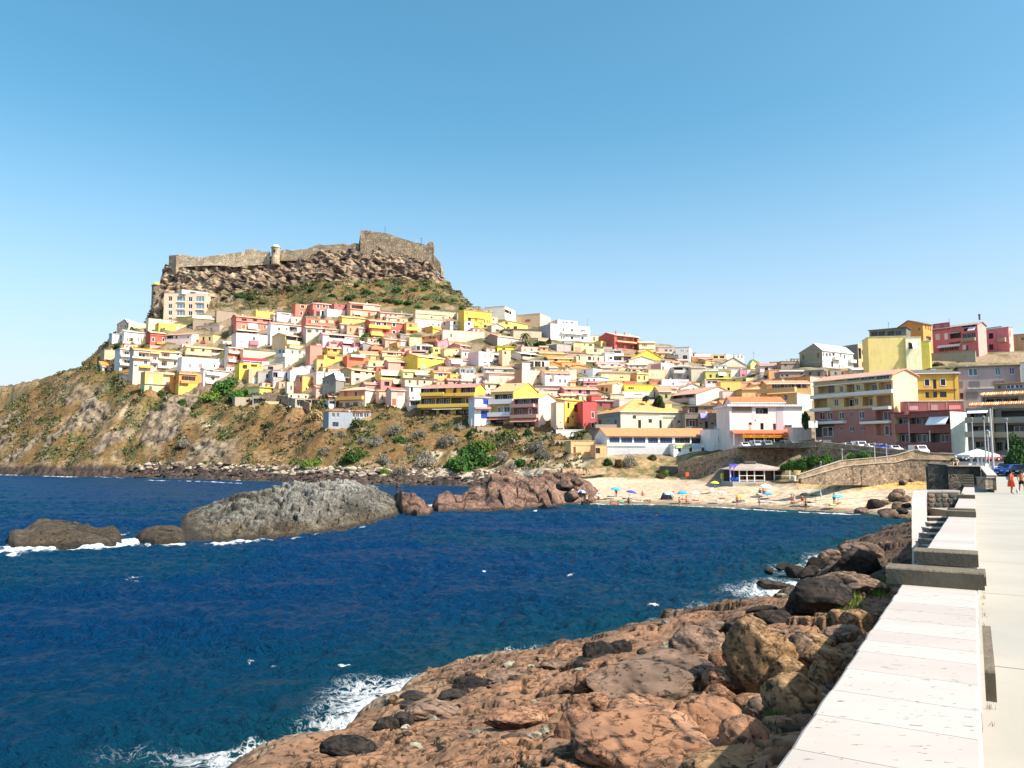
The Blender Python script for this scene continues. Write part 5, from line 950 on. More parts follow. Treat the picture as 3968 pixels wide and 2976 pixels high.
h('J',1150,1512,352,560,'e0dcd8','e','weathered white house with a bright terracotta roof and a curved lane in front','w 1200,369,32,12,dk;w 1352,371,32,12,dk;w 1440,378,32,12,dk;w 1230,457,28,58;f 1230,457,28,58;w 1365,465,22,50,grey;w 1437,468,22,50,grey;v 1265,430,40,90,8c8478',rc='f08a58',dp=9)
h('J',350,822,358,520,'ecd2be','f','long pale peach house with three closed tan shutters','s 408,440,50,40,ecd8cc;s 518,466,40,92,eeb48c;s 622,468,40,92,eeb48c;s 727,470,40,92,eeb48c;b 585,378,460,10,tan',rc='eeeae2',rth=.35)
h('J',1005,1420,540,600,'b8ac9c','M','flat mossy roof house behind the yellow gable','w 1100,585,40,20,dk;b 1250,585,220,14,d8a0a0',rc='grey',dp=6)
h('J',1425,1895,582,662,'dc8e88','e','long pink house with a terracotta roof in the lower centre','w 1495,602,48,32,dk;w 1650,612,42,60,dk;w 1765,618,54,70,dk;w 1720,640,14,20,white;b 1640,665,420,5,rose',rc='f08c64')
h('J',1905,2115,512,668,'f0b878','e','peach house with two brown windows and an orange roof','w 1970,580,38,56,c08860;w 2030,590,30,52,6a3a28',xs=2212,sk='f6d8b0',rc='f0a468')
h('J',145,375,692,1105,'f0eeec','h','white and blue house with a red pyramid roof by the sea','s 310,762,86,74,3048b8;s 200,762,100,60,white;b 255,855,228,26,d88878;s 292,945,112,112,2c48a0;s 240,1050,90,60,white;v 190,990,60,6,grey',rc='c86a68',dp=8)
h('J',375,702,610,1110,'ecc070','e','white balcony house with an ochre wall and a yellow gable side','o 560,702,252,92,28241f;b 530,762,344,66,f2f0ee;v 400,700,30,60,white;w 497,880,40,80;f 497,880,40,80;w 605,872,86,80;f 605,872,86,80;b 505,945,326,62,f2f0ee;a 470,1000,360,34,d88c78;o 430,1062,256,76,28241f',bd=[(800,'c8a04a')],xs=1100,sk='f2d438',rc='eea878',dl=24)
h('J',700,1058,708,1170,'d88c80','e','salmon pink seaside house with a golden roof and a pale side wall','o 880,752,336,84,5a5a58;b 830,820,354,46,e8a898;b 850,845,400,8,lg;o 850,895,370,92,b87068;w 937,900,40,72;f 937,900,40,72;b 855,972,394,48,eeae90;a 800,1025,490,50,e8a088;o 800,1105,410,90,2c2824',xs=1310,sk='f0d8c4',rc='eec06a',dl=28)
h('J',1430,1682,742,1135,'f0bc28','m','narrow golden yellow house with a rust coloured side','w 1485,815,28,82,6a3020;s 1443,780,26,40,white;o 1622,855,110,104,b87a34;w 1545,972,22,34,dk;w 1480,1025,30,90,6a3020;w 1620,1032,26,36,brown;w 1650,725,60,60,dk;v 1620,1000,120,140,d8a050',xs=1308,sk='c8643a',rc='eec070',rise=.8)
h('J',1690,1888,762,1140,'cc2c34','f','bright red tall house with white framed windows by the old hotel','w 1832,952,34,80,e8c0b8;f 1832,952,34,80;w 1832,1095,34,64,brown;f 1832,1095,34,64;v 1882,980,3,300,darkred',rc='cc2c34',dp=9)
h('J',1815,1955,682,780,'cc3038','f','upper red block rising above the bright red tall house','',dp=8,rc='cc3038')
h('J',1870,2170,755,870,'8c1c2c','M','dark crimson wall house with a white flat roof edge','v 1970,800,4,60,a02838;v 2080,800,4,60,a02838',rc='w',dp=6,rth=.2)
h('J',1310,1420,770,1180,'f2ceb0','f','pale peach house corner with a tiny dark window','w 1312,1130,30,60,dk;w 1375,1060,16,16',rc='cream')
h('J',1310,1690,1165,1245,'ece4da','f','long whitewashed garden wall below the red and yellow houses','',dp=1,rc='w',name='garden_wall',cat='wall')
h('J',1520,1870,1325,1580,'e8b67c','f','ochre orange ruin with a leaning brown door near the beach','d 1572,1472,34,130,8a5038;v 1720,1385,300,10,c08850;w 1650,1560,30,40,brown',rc='f0c48c',dp=6)
h('J',1290,1525,1320,1420,'c89c74','f','low brown plaster wall house left of the ochre ruin','',dp=5,rc='e8c090')
h('J',1870,2030,1385,1560,'deab70','f','ochre side room with a broken black window right of the ruin','w 1905,1462,62,80,dk',rc='f0c48c',dp=5)
h('D',298,646,545,785,'c23a26','e','tall red orange house with loggias on the ridge','o 478,600,296,66,b04030;w 350,608,30,46,f0b0a0;w 420,608,30,46,f0b0a0;b 478,652,320,16,f0b888;o 478,712,296,66,b04030;b 478,762,320,16,d86a48;b 478,556,330,6,f0b888',xs=70,sk='b02822',rc='f0b088',dl=-40,cm=2,dish=1)
h('D',650,882,656,792,'f0d0a8','e','peach cream house right of the tall red orange one','w 705,690,14,40,dk;w 728,690,12,40,dk;w 750,692,14,42,dk;b 760,745,220,4,tan',rc='f4c898',dp=8)
h('D',886,1062,722,770,'8f8c86','M','small grey flat house on the skyline','',rc='w',dp=6)
h('D',928,1168,738,832,'c4b0b0','f','mauve house with a white slab beside the white cube','w 1036,768,44,34;w 1100,770,36,34;b 1100,808,130,30,e8e4e0',rc='w')
h('D',1170,1372,722,905,'f0ecea','f','white cube house with slit windows on the skyline','w 1258,770,12,26;w 1283,770,10,26;w 1340,775,20,10,dk;o 1306,868,64,62,dk',rc='grey',dp=8,dl=8)
h('D',1465,1672,808,872,'e6e0de','f','low white house on the horizon line right of the white cube','w 1560,832,14,8',rc='lg',dp=6)
h('D',1676,1888,830,896,'e2b480','f','tan house with two dark windows on the horizon','o 1745,862,62,34,6a5040;o 1836,862,62,34,6a5040;b 1780,885,200,6,f0d0a0',rc='e0c8a8',dp=6)
h('D',1890,1972,815,872,'eeeae6','f','plain white house on the horizon right of the tan one','',rc='w',dp=6)
h('D',1975,2150,826,872,'e6e2e0','f','wide white house with roof clutter on the horizon','v 2100,830,40,20,white',rc='lg',dp=6,dish=2)
h('D',540,980,872,905,'f0cc24','g','broad bright yellow gable on the hillside','w 842,858,18,42,brown;s 1000,0,1,1',pk=(772,758),rc='e8c860',dp=8)
h('D',505,862,902,962,'dccdb8','g','beige blank gable in front of the yellow gable','v 583,920,6,60,tan;v 622,905,5,24,grey',pk=(690,848),rc='e4d8c8')
h('D',965,1142,948,1178,'f2f0ee','f','white house with a pink side wall and two dark windows','w 993,1015,24,46,dk;w 1105,1020,18,34,dk',xs=818,sk='d08c90',rc='w')
h('D',1140,1392,1002,1202,'a8a6a2','f','grey house with a white roof balustrade','o 1210,1024,132,42,4a4846;w 1335,1032,52,42;b 1212,1072,148,46,bcbab6;s 1232,1135,62,50,a08890;s 1308,1140,30,52,b098a0;w 1348,1146,26,52,dk;b 1300,985,190,14,white',rc='w',dp=9)
h('D',1395,1594,1012,1222,'c8bca8','f','blank beige block right of the grey balustrade house','w 1533,1110,10,46,brown;w 1580,1115,10,20,dk',rc='ece8e2',rth=.3,dp=9)
h('D',1352,1600,905,962,'e0a868','g','tan orange gable on the right hillside','',pk=(1400,852),xs=1718,sk='ecc060',rc='e8b078')
h('D',1598,1968,1062,1195,'b8b450','f','olive yellow house with a white awning','w 1672,1136,32,52,dk;w 1756,1130,20,50,6a6030;a 1832,1102,112,46;o 1822,1142,64,26,dk;w 1942,1122,18,50,dk;b 1780,1170,360,18,d8cc60',rc='ece4d4',rth=.15,dp=8)
h('D',1966,2088,1042,1148,'f0ecec','f','white wall house right of the olive yellow one','w 2034,1112,10,36',rc='w',dp=6)
h('D',1810,2160,968,1010,'d8ceb8','g','wide beige gable with a dark roof edge','',pk=(2000,872),rc='dk',dp=8)
h('D',1720,1905,980,1035,'eeece8','m','white sloping wall house below the beige gable','',rc='w',dp=5,rise=.6)
h('D',60,445,962,1012,'e8bccc','f','pink low row house with a yellow band','o 140,973,62,16,brown;o 268,978,44,20,brown;o 368,982,40,16,dk;b 230,1000,330,14,f4e820',rc='eec8c8',dp=6)
h('D',280,412,762,932,'a8a49c','f','grey balcony house below the tall red orange one','o 340,792,104,34,5a544e;b 350,828,136,38,e8e4dc;o 345,885,104,52,7a7264;b 345,925,136,20,white',rc='w')
h('D',415,540,850,935,'b8947c','M','brown shaded house under an orange slab','o 485,885,100,50,3a302a',rc='f0a070',rth=.4)
h('D',110,520,1082,1205,'f4d890','f','pale yellow house with pink curtained windows','s 190,1122,26,46,f8ece0;s 285,1130,30,40,f8e0c0;w 400,1150,60,20,lg;s 470,1145,20,30,cream',rc='c8b8b8',rth=.4,dp=8)
h('D',355,520,1030,1060,'f0d098','g','cream gable with a dark window above the pale yellow house','w 470,1042,34,26,brown',pk=(430,990),rc='e8c8a0',dp=6)
h('D',618,782,1082,1225,'f2d080','f','yellow house with two red brown windows and a tan side','w 650,1157,24,46,7a3020;w 725,1160,24,62,7a3020;b 700,1095,170,14,f4dc98',xs=530,sk='d0986a',rc='f0c890')
h('D',532,775,1035,1075,'e8c898','f','cream roof terrace house with a satellite aerial','o 580,1052,50,20,brown;o 680,1045,40,30,brown;b 730,1020,60,12,lg',rc='mauve',dp=5)
h('D',786,1062,1042,1178,'f2cca0','f','peach house with two mint windows','s 849,1107,20,50,a0d8c8;s 906,1112,20,48,a0d8c8;v 1030,1110,4,120,e89860',rc='f4d4ac',dp=8)
h('D',975,1360,1185,1272,'eceae8','f','low white house with a red edged terrace','v 1280,1215,160,14,d08080;w 1140,1245,30,30,lg',rc='w',dp=6)
h('D',440,920,1262,1362,'f4c818','f','egg yellow long wall house with a dark lattice window','w 513,1305,28,30,brown;w 545,1305,26,30,brown;w 570,1305,14,30,brown',rc='f4d030',dp=8)
h('D',415,862,1358,1450,'efe6e2','f','whitewashed wall house under the egg yellow one','w 635,1396,112,10,dk;v 800,1400,100,60,f0dcd8',rc='w',dp=6)
h('D',58,268,1252,1392,'f0b47c','e','peach house with a tan shutter near the street lamp','s 120,1322,44,62,c08c64;w 188,1337,28,52,6a3a28',xs=480,sk='f6dcb4',rc='f2a870')
h('D',935,1112,1352,1482,'b4ac78','e','olive grey house with a salmon roof and one green window','w 1038,1422,34,56,4a5a40',rc='e09478',dp=10,rise=2.2)
h('D',1108,1462,1382,1560,'b8a49c','e','house with a dark loggia and a huge blank pink gable side','o 1288,1412,306,70,2c2824;b 1222,1490,280,62,b89c98;v 1405,1495,100,90,f2ecea',xs=2080,sk='f4cfc0',rc='e09c84',dl=46,rise=3.0)
h('D',1815,2110,1212,1368,'ecc460','f','mustard yellow house with one dark door on the right slope','w 1930,1328,36,66,3a2c20;f 1930,1328,36,66,f0d890',rc='f0d070')
h('E',85,340,978,1040,'f2d688','f','yellow house with two small brown windows above the mustard one','w 163,1012,34,28,6a3a28;w 310,1007,38,36,6a3a28;Sw 432,1018,14,40,brown',xs=475,sk='f6dc90',rc='f0c090')
h('E',275,640,1130,1285,'e0ac68','g','tan orange gabled house behind the restaurant row','b 400,1130,250,18,f4e4b4;w 410,1255,30,30,brown;v 375,1230,22,90,e8b878',pk=(520,1060),rc='e8a068',dp=9)
h('E',1095,1422,578,832,'7e8070','g','dark grey green gable house with a white side on the right skyline','v 1355,745,360,10,a0a294;Sw 1440,640,16,60,tan;Sw 1490,645,26,50,dk;Sw 1535,645,26,46,dk;Sw 1585,640,34,42,dk;Sw 1690,660,20,60,dk;Sw 1745,675,18,60,dk;Sw 1665,810,16,50,dk;Sw 1720,810,16,36,dk;Sb 1620,700,100,40,e8e4da;Sw 1565,780,30,80,dk;Sb 1835,740,80,44,ece4d4',xs=1860,pk=(1310,486),sk='f0ece4',rc='lg',dl=36)
h('E',1680,1930,492,740,'77766e','f','dark concrete house with an orange tan side on the right skyline','v 1780,520,100,5,lg;So 1960,625,40,150,3a342e;Sw 2005,610,34,72,lg;Sw 1990,480,50,30,dk',xs=2062,sk='d8a878',rc='w',dl=34)
h('E',832,1095,738,852,'988474','f','brown unplastered wall house on the right slope','b 960,770,260,4,tan',rc='tan',dp=6)
h('E',820,1178,884,962,'94807a','M','mauve brown house with a thick white roof edge','w 852,942,28,28,dk;w 918,942,44,28,dk;w 1130,927,42,34,dk',rc='w',rth=.5)
h('E',1178,1440,862,962,'857f76','m','grey brown house with a pale sloping roof','',rc='w',dp=9,rise=-.9)
h('E',535,832,795,905,'dcc8bc','e','pale house with a red tiled roof and roof lines of washing','w 627,852,50,56,3a302a;w 735,838,18,32,dk;w 790,845,40,30,lg;b 600,890,130,14,white',rc='d08478')
h('E',658,822,862,975,'ec9c64','f','small orange cube house on the right slope','',rc='f0b080',dp=6)
h('E',545,720,930,1000,'b8b4b4','f','grey and white terrace house with a dark awning','o 630,960,80,30,3a3634;w 580,965,30,50,lg',rc='w',dp=5)
h('E',400,562,780,856,'f4ee98','g','pale lemon gable on the right slope','',pk=(440,708),rc='f0e8b0',dp=6)
h('E',248,402,856,955,'d890a0','f','rose house with small windows on the right slope','w 295,935,40,20,rose;w 388,895,20,24,brown;v 375,900,50,80,f4e0e0',rc='e0a0a8',dp=6)
h('E',700,832,748,790,'e8dcd4','m','pale low house on the skyline left of the brown wall','',rc='dk',dp=6,rise=.5)
h('E',990,1100,700,740,'c8c0b8','m','small grey roof on the skyline touching the grey green gable','',rc='lg',dp=5,rise=.6)
h('E',1950,2230,745,805,'b83440','f','bright red terrace house below the yellow wall','v 2030,770,5,60,c85058',rc='c84048',dp=6)
h('F',-20,515,572,942,'f4da80','f','huge blank pale yellow wall house on the right hill','',rc='f4e8b0',dl=-14,D=214)
h('F',517,738,580,905,'f8f2c4','f','narrow end wall with sunlight painted whitish yellow beside the huge blank wall','w 590,700,60,90,dk;a 640,690,70,90,f0f0ec',rc='w',dl=-16,D=212,dp=9)  # added paler wall: sunlit end of the yellow house put into plaster colour
h('F',0,528,462,560,'4a4e4c','m','dark glazed attic on top of the huge yellow wall','g 75,528,90,60,dk;g 180,525,100,62,dk;g 310,522,100,62,dk;g 415,515,80,60,dk',rc='dk',rise=.3,name='attic_storey',cat='rooftop storey',D=217,dl=10)
h('F',404,765,388,560,'e88c18','g','orange gabled house behind the huge yellow wall','Sw 808,430,14,60,8a4010;Sw 843,448,14,56,8a4010;Sw 875,460,12,56,8a4010;Sw 850,600,70,70,7a2a1a',xs=893,pk=(560,342),sk='ee9428',rc='dark',D=238,dl=34)
h('F',565,860,640,870,'eed85a','m','yellow stepped house with stairs right of the huge yellow wall','a 625,690,90,80,f4f4f0;o 720,610,110,60,brown;v 740,680,220,22,f4ec40;v 800,800,20,120,c8e060',rc='w',dp=5,rise=.4,D=224)
h('F',895,1545,388,785,'d0606e','e','big rose pink house with grey windows on the right hill','s 980,434,62,62,b0b4a0;s 1097,430,44,60,b0b4a0;v 1030,430,250,110,a83c50;s 980,574,64,84,dcd0c0;s 1100,566,48,88,ece4dc;o 1236,408,124,58,5a5a58;w 1205,420,40,60;o 1425,402,196,56,6a7078;a 1475,458,100,50,ece8ec;s 1385,470,60,40,black;o 1235,555,154,76,3a3a38;g 1425,552,190,74,grey;b 1430,615,200,46,8c8478;a 1235,516,150,14,b0c8c0;a 1150,700,330,36,f4f0ea;g 1140,748,280,46,grey;s 1225,664,160,36,8c2c34;w 1390,730,50,70,brown;s 1360,720,50,70,white',xs=1665,sk='e89890',rc='a89890',dl=20,D=240)
h('F',1665,1990,432,815,'e87880','f','pink house with two square dark windows at the top right','w 1740,561,64,80,4a4438;w 1742,719,64,80,4a4438;b 1910,618,110,62,a89c80;v 1780,440,230,16,a89888;v 1828,660,4,330,c86070;Sw 2013,530,12,80,brown;Sw 2013,700,14,60,brown',xs=2050,sk='f0a8a0',rc='a89888',D=246,dl=24)
h('F',2050,2400,532,722,'d0a474','f','tan house at the right edge above the green slope','w 2190,600,40,42,c8c49c;w 2120,520,60,24,brown;v 2112,630,5,180,b08c60',rc='8c6c5c',dp=9,D=252)
h('F',640,1270,1092,1482,'dca81c','e','ochre yellow house with a grey dormer roof','w 827,1226,66,88,3a2c20;f 827,1226,66,88;w 937,1247,48,132,3a2c20;w 1055,1221,66,88,3a2c20;f 1055,1221,66,88;w 830,1400,52,80,3a3a30;w 943,1398,56,80,3a3a30;w 1057,1396,96,80,3a3a30;b 960,1328,580,8,7a2a1a;v 1218,1280,8,370,7a2a1a;b 970,1336,120,20,7a4028',rc='706a66',D=178,mz=8.6,dl=-18)
h('F',868,1205,1022,1082,'ecb030','f','attic dormer of the ochre yellow house','s 915,1050,72,44,d8d4d0;w 1122,1042,70,44,6a2c20',dp=4,rc='706a66',D=181,dl=-18,name='attic_storey',cat='rooftop storey')
h('F',1270,2152,1002,1490,'a8989a','f','broad mauve grey building with teal glass on the right','g 1485,1076,136,108,teal;g 1840,1066,74,112,teal;g 2040,1056,74,108,purple;s 1310,1250,58,88,8c8688;s 1510,1252,150,100,8c8688;s 1850,1225,150,60,8c8688;d 1316,1416,60,84,5a2c28;s 1470,1402,172,92,847c7c;b 1640,1310,480,12,c0b8b4;v 1640,1300,480,26,c4b4b0',rc='6a6660',rth=.3,D=176,mz=8.6,dp=12,dl=-10)
h('F',2155,2600,935,1400,'f0eae2','f','tall white wall house cut off by the right edge','',rc='grey',D=170,dp=10)
h('F',880,1515,792,945,'8f8876','f','rough concrete retaining wall under the rose pink house','v 1190,830,600,6,a09a88',dp=4,D=236,rc='grey',name='retaining_wall',cat='wall')
h('G',1285,1910,330,380,'8c7866','m','sloping brown stone retaining wall beside the peach block','',dp=3,rc='cream',name='retaining_wall',cat='wall',rise=2.4,dl=-4)
h('G',1620,1900,208,330,'94806c','f','brown terrace wall under the dry hillside','',dp=3,name='retaining_wall',cat='wall',rc='8c7866')
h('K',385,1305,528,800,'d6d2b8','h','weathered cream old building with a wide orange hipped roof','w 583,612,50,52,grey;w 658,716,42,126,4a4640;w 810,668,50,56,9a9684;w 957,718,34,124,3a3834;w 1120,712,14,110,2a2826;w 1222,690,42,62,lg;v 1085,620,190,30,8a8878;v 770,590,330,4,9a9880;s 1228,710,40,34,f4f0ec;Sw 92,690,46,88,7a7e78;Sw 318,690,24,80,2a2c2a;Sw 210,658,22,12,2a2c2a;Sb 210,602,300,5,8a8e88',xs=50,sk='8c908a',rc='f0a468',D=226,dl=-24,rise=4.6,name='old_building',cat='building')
h('K',52,375,795,1005,'77786e','f','grey ground floor wall left of the restaurant','w 97,886,24,74,3a3a36;b 150,745,330,50,7c7c6c',dp=6,D=214,rc='7c7c6c')
RES,RI=h('K',193,1662,886,1105,'e8e6e4','e','white seaside restaurant with blue windows and an orange tile roof','g 300,940,146,78,blue;g 475,942,160,78,blue;g 658,944,166,78,blue;g 850,946,144,80,blue;g 1037,946,176,82,blue;g 1270,947,216,80,dk;g 1500,949,202,80,dk;b 470,1022,560,10,f4f2f0;v 1150,970,16,170,f4f2f2',bd=[(1040,'b8bcc4')],rc='f08c60',D=205,dl=-22,dp=11,rise=2.2,name='restaurant',cat='restaurant',mz=2.6,trim='dk')
BWH,BI=h('K',1142,1800,1000,1250,'f6f6f6','f','bright white base wall of the restaurant above the ramp','',D=203.5,dl=-22,dp=3,mz=2.5,rc='w')
h('K',1662,1962,792,1100,'f2f0ee','f','white box annex right of the restaurant','w 1805,936,42,76,dk;d 1922,950,34,116,3a3836;w 1848,925,16,24,dk;v 1880,925,14,110,c8c0c0',D=199,dp=9,rc='f4f4f2',dl=-18)
h('K',1305,1938,562,785,'70706c','f','dark grey wall with two arched doors behind the restaurant','o 1405,692,170,112,5a5a56;w 1535,705,30,24,dk;d 1613,722,42,100,1c1c1a;w 1697,705,30,24,dk;d 1797,722,38,110,1c1c1a;w 1887,704,30,24,dk;v 1845,680,10,190,e8e6e4;a 1570,590,100,70,9890c0',rc='8c8c88',D=222,dl=-10)
h('K',1345,1752,462,560,'806050','M','brown veranda storey with a dark slab above the grey arched wall','o 1430,510,130,82,2c221c;s 1665,515,60,72,a06a48;w 1600,490,20,20,dk;w 1500,520,40,80,brown',rc='dk',D=226,dp=6,rth=.25)
h('K',1756,1948,422,555,'ecc89c','m','small peach house with a round arched window','w 1782,497,12,36,brown;w 1835,500,44,58,dk;w 1890,497,12,36,brown',rc='f0bc90',D=228,rise=1.0,dl=-14)
h('K',370,885,368,420,'ecd4c8','f','pale pink low parapet building left of the leafy tree','v 600,385,300,5,white',D=236,rc='w')
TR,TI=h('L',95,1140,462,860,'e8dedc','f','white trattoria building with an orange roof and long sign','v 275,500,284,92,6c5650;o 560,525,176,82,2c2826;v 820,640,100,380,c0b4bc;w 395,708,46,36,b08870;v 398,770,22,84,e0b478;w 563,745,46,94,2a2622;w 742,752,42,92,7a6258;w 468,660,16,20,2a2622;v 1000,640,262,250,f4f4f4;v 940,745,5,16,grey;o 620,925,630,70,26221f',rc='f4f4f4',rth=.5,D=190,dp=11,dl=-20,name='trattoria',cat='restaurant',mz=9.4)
h('L',130,880,405,432,'f4ece8','e','low orange tile roof storey on the trattoria','',rc='ee7c54',D=193,dp=8,name='upper_storey',cat='rooftop storey',rise=1.6)
h('L',1005,1268,768,955,'e8dcd0','f','blank cream side wall of the trattoria by the road','v 1130,860,3,180,d8ccc0',D=183,dp=5,rc='f4f4f2')
h('L',525,1062,270,440,'c8a46a','f','tan two storey house with a long parapet beside the balcony block','w 680,335,38,80,lg;w 808,335,44,66,c8b898;w 900,330,44,86,f0e8d8;v 890,335,4,4,tan;b 790,232,540,62,d0a868',xs=1268,sk='f0e4cc',rc='e8b070',D=208,dl=26)
h('L',630,1245,135,205,'c8985c','e','veranda storey of the tan house with many dark windows','o 870,172,322,66,5a3a2a;o 1080,165,76,62,5a4030;w 1165,162,64,62,dk',rc='e8946c',D=214)
h('L',715,1252,32,130,'d0904e','f','orange tan top block of the tan two storey house','v 1235,75,10,90,e8a060',xs=1390,sk='ecd0b0',rc='e0a070',D=222,dl=26)
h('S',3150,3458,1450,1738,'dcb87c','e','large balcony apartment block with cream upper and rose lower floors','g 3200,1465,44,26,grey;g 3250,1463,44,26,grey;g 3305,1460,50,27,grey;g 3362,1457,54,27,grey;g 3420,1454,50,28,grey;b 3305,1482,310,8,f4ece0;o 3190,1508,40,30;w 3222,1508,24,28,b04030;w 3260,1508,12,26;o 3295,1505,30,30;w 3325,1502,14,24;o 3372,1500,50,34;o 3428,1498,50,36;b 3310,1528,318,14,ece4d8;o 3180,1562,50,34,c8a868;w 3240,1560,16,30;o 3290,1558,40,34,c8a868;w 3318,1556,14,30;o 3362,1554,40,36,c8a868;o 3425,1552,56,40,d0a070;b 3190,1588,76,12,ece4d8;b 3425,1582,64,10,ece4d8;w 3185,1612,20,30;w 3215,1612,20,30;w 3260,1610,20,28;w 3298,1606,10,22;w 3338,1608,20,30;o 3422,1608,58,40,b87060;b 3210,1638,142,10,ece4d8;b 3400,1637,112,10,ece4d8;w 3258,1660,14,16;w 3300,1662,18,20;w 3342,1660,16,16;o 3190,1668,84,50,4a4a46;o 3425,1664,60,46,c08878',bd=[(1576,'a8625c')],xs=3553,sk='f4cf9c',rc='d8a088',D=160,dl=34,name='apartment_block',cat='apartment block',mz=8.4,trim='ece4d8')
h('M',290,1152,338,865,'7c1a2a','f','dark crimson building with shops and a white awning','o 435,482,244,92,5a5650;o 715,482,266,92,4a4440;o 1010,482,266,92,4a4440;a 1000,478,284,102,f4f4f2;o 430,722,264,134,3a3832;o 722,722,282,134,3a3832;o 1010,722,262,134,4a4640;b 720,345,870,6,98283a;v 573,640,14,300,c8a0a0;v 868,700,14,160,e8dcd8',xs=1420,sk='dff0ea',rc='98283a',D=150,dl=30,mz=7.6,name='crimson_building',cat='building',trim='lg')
h('M',520,1348,208,332,'86202e','f','set back upper storey of the dark crimson building','v 632,300,122,62,c88890;v 930,290,98,78,a87474;v 1222,290,166,60,e07878;v 848,265,10,124,b07a60;v 1105,265,10,124,b07a60;v 558,265,10,124,b07a60',xs=440,sk='d86868',rc='e8dcc8',D=157,dl=-20,name='upper_storey',cat='rooftop storey')
h('M',1385,1752,308,905,'77766c','f','grey corner building with stepped balconies and a tile roof at the right','o 1560,400,226,56,2c2a26;b 1550,472,336,80,a89c84;v 1685,478,80,70,e8dcb8;o 1600,588,256,60,2c2a26;b 1555,676,350,82,a8a08c;v 1690,680,80,64,e8dcb8;o 1612,822,180,86,3a4440;a 1555,355,290,40,e8ecf0',rc='8c8a80',D=138,mz=6.6,dp=9,dl=8)
GR,GI=h('M',1790,2450,308,912,'74756a','f','grey wing with tiled canopies and shop fronts at the right edge','o 2100,372,430,100,2a2a26;b 2020,472,500,84,8c8c80;o 2120,588,360,100,3a3a34;b 2020,680,500,80,a49c78;o 1852,852,114,124,1c2422;w 1960,790,30,60,lg;o 2080,850,90,110,26302c',rc='8c8a80',D=136,mz=6.6,dp=9,dl=8)
h('M',1600,2450,132,240,'6c6d64','f','set back top storey of the grey wing at the right edge','o 1900,182,460,80,24241f;w 1640,180,30,60,dk',rc='8c8a80',D=143,dp=6,name='upper_storey',cat='rooftop storey',dl=6)
h('F',1785,2500,1235,1345,'807c72','M','attic storey with a violet window and tile eave at the right edge','g 2080,1282,250,50,purple;w 1860,1290,40,40,dk;b 1950,1340,600,20,a89078',rc='e0a468',D=150,dp=6,name='attic_storey',cat='rooftop storey',dl=6)
h('H',1115,1285,700,992,'c87c68','f','tall blank terracotta wall house right of the scaffold','v 1280,850,6,200,e0b090',rc='d88878',dp=8)
h('H',1205,1382,668,735,'e0a0a0','m','rose terrace with a white rail above the tall blank terracotta wall','o 1335,665,84,46,8a4048;b 1255,690,90,12,white;w 1230,650,6,20',rc='d88878',dp=6,rise=.6)
h('H',1382,1562,645,730,'d8888c','f','rose cube house left of the white awning in the left centre','w 1450,662,90,20,dk;v 1470,700,160,30,e8a0a0',rc='e0989c')
h('H',1562,1745,650,732,'cc7880','f','rose house with a white awning in the left centre','a 1652,645,148,44;o 1652,690,140,26,8a4048;b 1650,712,170,16,e09aa0',rc='e0a0a0')
h('H',1745,1880,655,745,'c8808c','f','rose house with a tiny cream awning and brown door','a 1855,655,60,36,f0e0c8;d 1790,680,70,60,6a3a40',rc='c87880',dp=6)
h('H',1590,1778,728,805,'eceae4','f','small whitewashed house with a green shutter','s 1645,760,28,56,7a8c70;v 1730,750,60,30,e0ddd8',rc='w',dp=6)
h('H',1295,1932,555,640,'e8ccc8','e','long pale pink house with a dark glazed terrace and salmon roof','o 1495,562,224,60,3a3836;w 1655,594,34,10,lg;w 1780,594,30,10,lg;w 1872,596,30,10,lg;v 1385,600,5,60,white',rc='e49c84',dp=8)
h('H',1568,1700,468,530,'d8d4cc','f','small pale house half hidden by green trees in the left centre','',rc='w',dp=5)
h('H',1362,1592,738,830,'e8a830','e','mustard upper storey with a brown window and orange eave','w 1467,766,58,38,8a5030;w 1380,755,26,34,8a5030',rc='e8a878',dp=6)
h('H',1310,1642,832,1005,'f2be3c','f','bright yellow orange blank house in the left centre','o 1412,852,116,78,c08858;v 1350,880,80,24,e8b030',xs=1215,sk='d89c38',rc='f2c450')
h('H',1208,1312,900,1055,'d8a864','f','tan lower house with a dark window left of the bright yellow orange one','w 1277,985,28,66,brown',rc='ecc07c',dp=6)
h('H',1642,1948,852,975,'d8602e','f','orange red flat house under white terrace covers','b 1790,850,200,34,eceae4;v 1670,920,60,110,c85428;w 1850,975,70,12,dk',rc='e87848',dp=8)
h('H',1840,2185,828,905,'ecc260','e','yellow row house with a salmon roof in the left centre','w 1960,872,30,44,cream;w 2065,875,20,38,brown;w 2120,880,20,20',rc='e09470',rise=1.8)
h('H',1870,2035,692,780,'8c8884','g','small grey gable house between rose and orange houses','w 2002,690,40,26,brown',pk=(1885,655),rc='d8c0b0',dp=6)
h('H',1940,2150,675,715,'e8b888','e','salmon roof strip house over the orange parapet','w 2005,692,40,20,brown',rc='dca088',dp=6)
h('H',2060,2260,1010,1075,'c04838','f','dark red parapet above the cream awning house','',rc='c85048',dp=4)
h('I',1120,1220,600,660,'e8a850','f','golden corner house between the terracotta and the rose gable','w 1168,560,14,20',rc='e8b060',dp=5)
h('I',620,770,740,800,'e0a080','f','salmon stair wall house in the centre left','',rc='e8b090',dp=5)
h('I',680,960,770,845,'c89494','f','dull pink terrace house in front of the white patio house','o 820,795,200,24,8a6468;v 700,800,30,60,e0b0a0',rc='c8a0a0',dp=6)
h('I',960,1200,830,850,'e8d088','f','thin yellow wall under the light yellow gable','',rc='e8d8a0',dp=3)
h('I',1010,1125,815,835,'e8cc70','f','low yellow parapet in the centre','',rc='e8cc70',dp=3)
h('I',1100,1400,1000,1040,'b49c84','f','low rubble stone house under the bright yellow long one','',rc='d08868',dp=5)
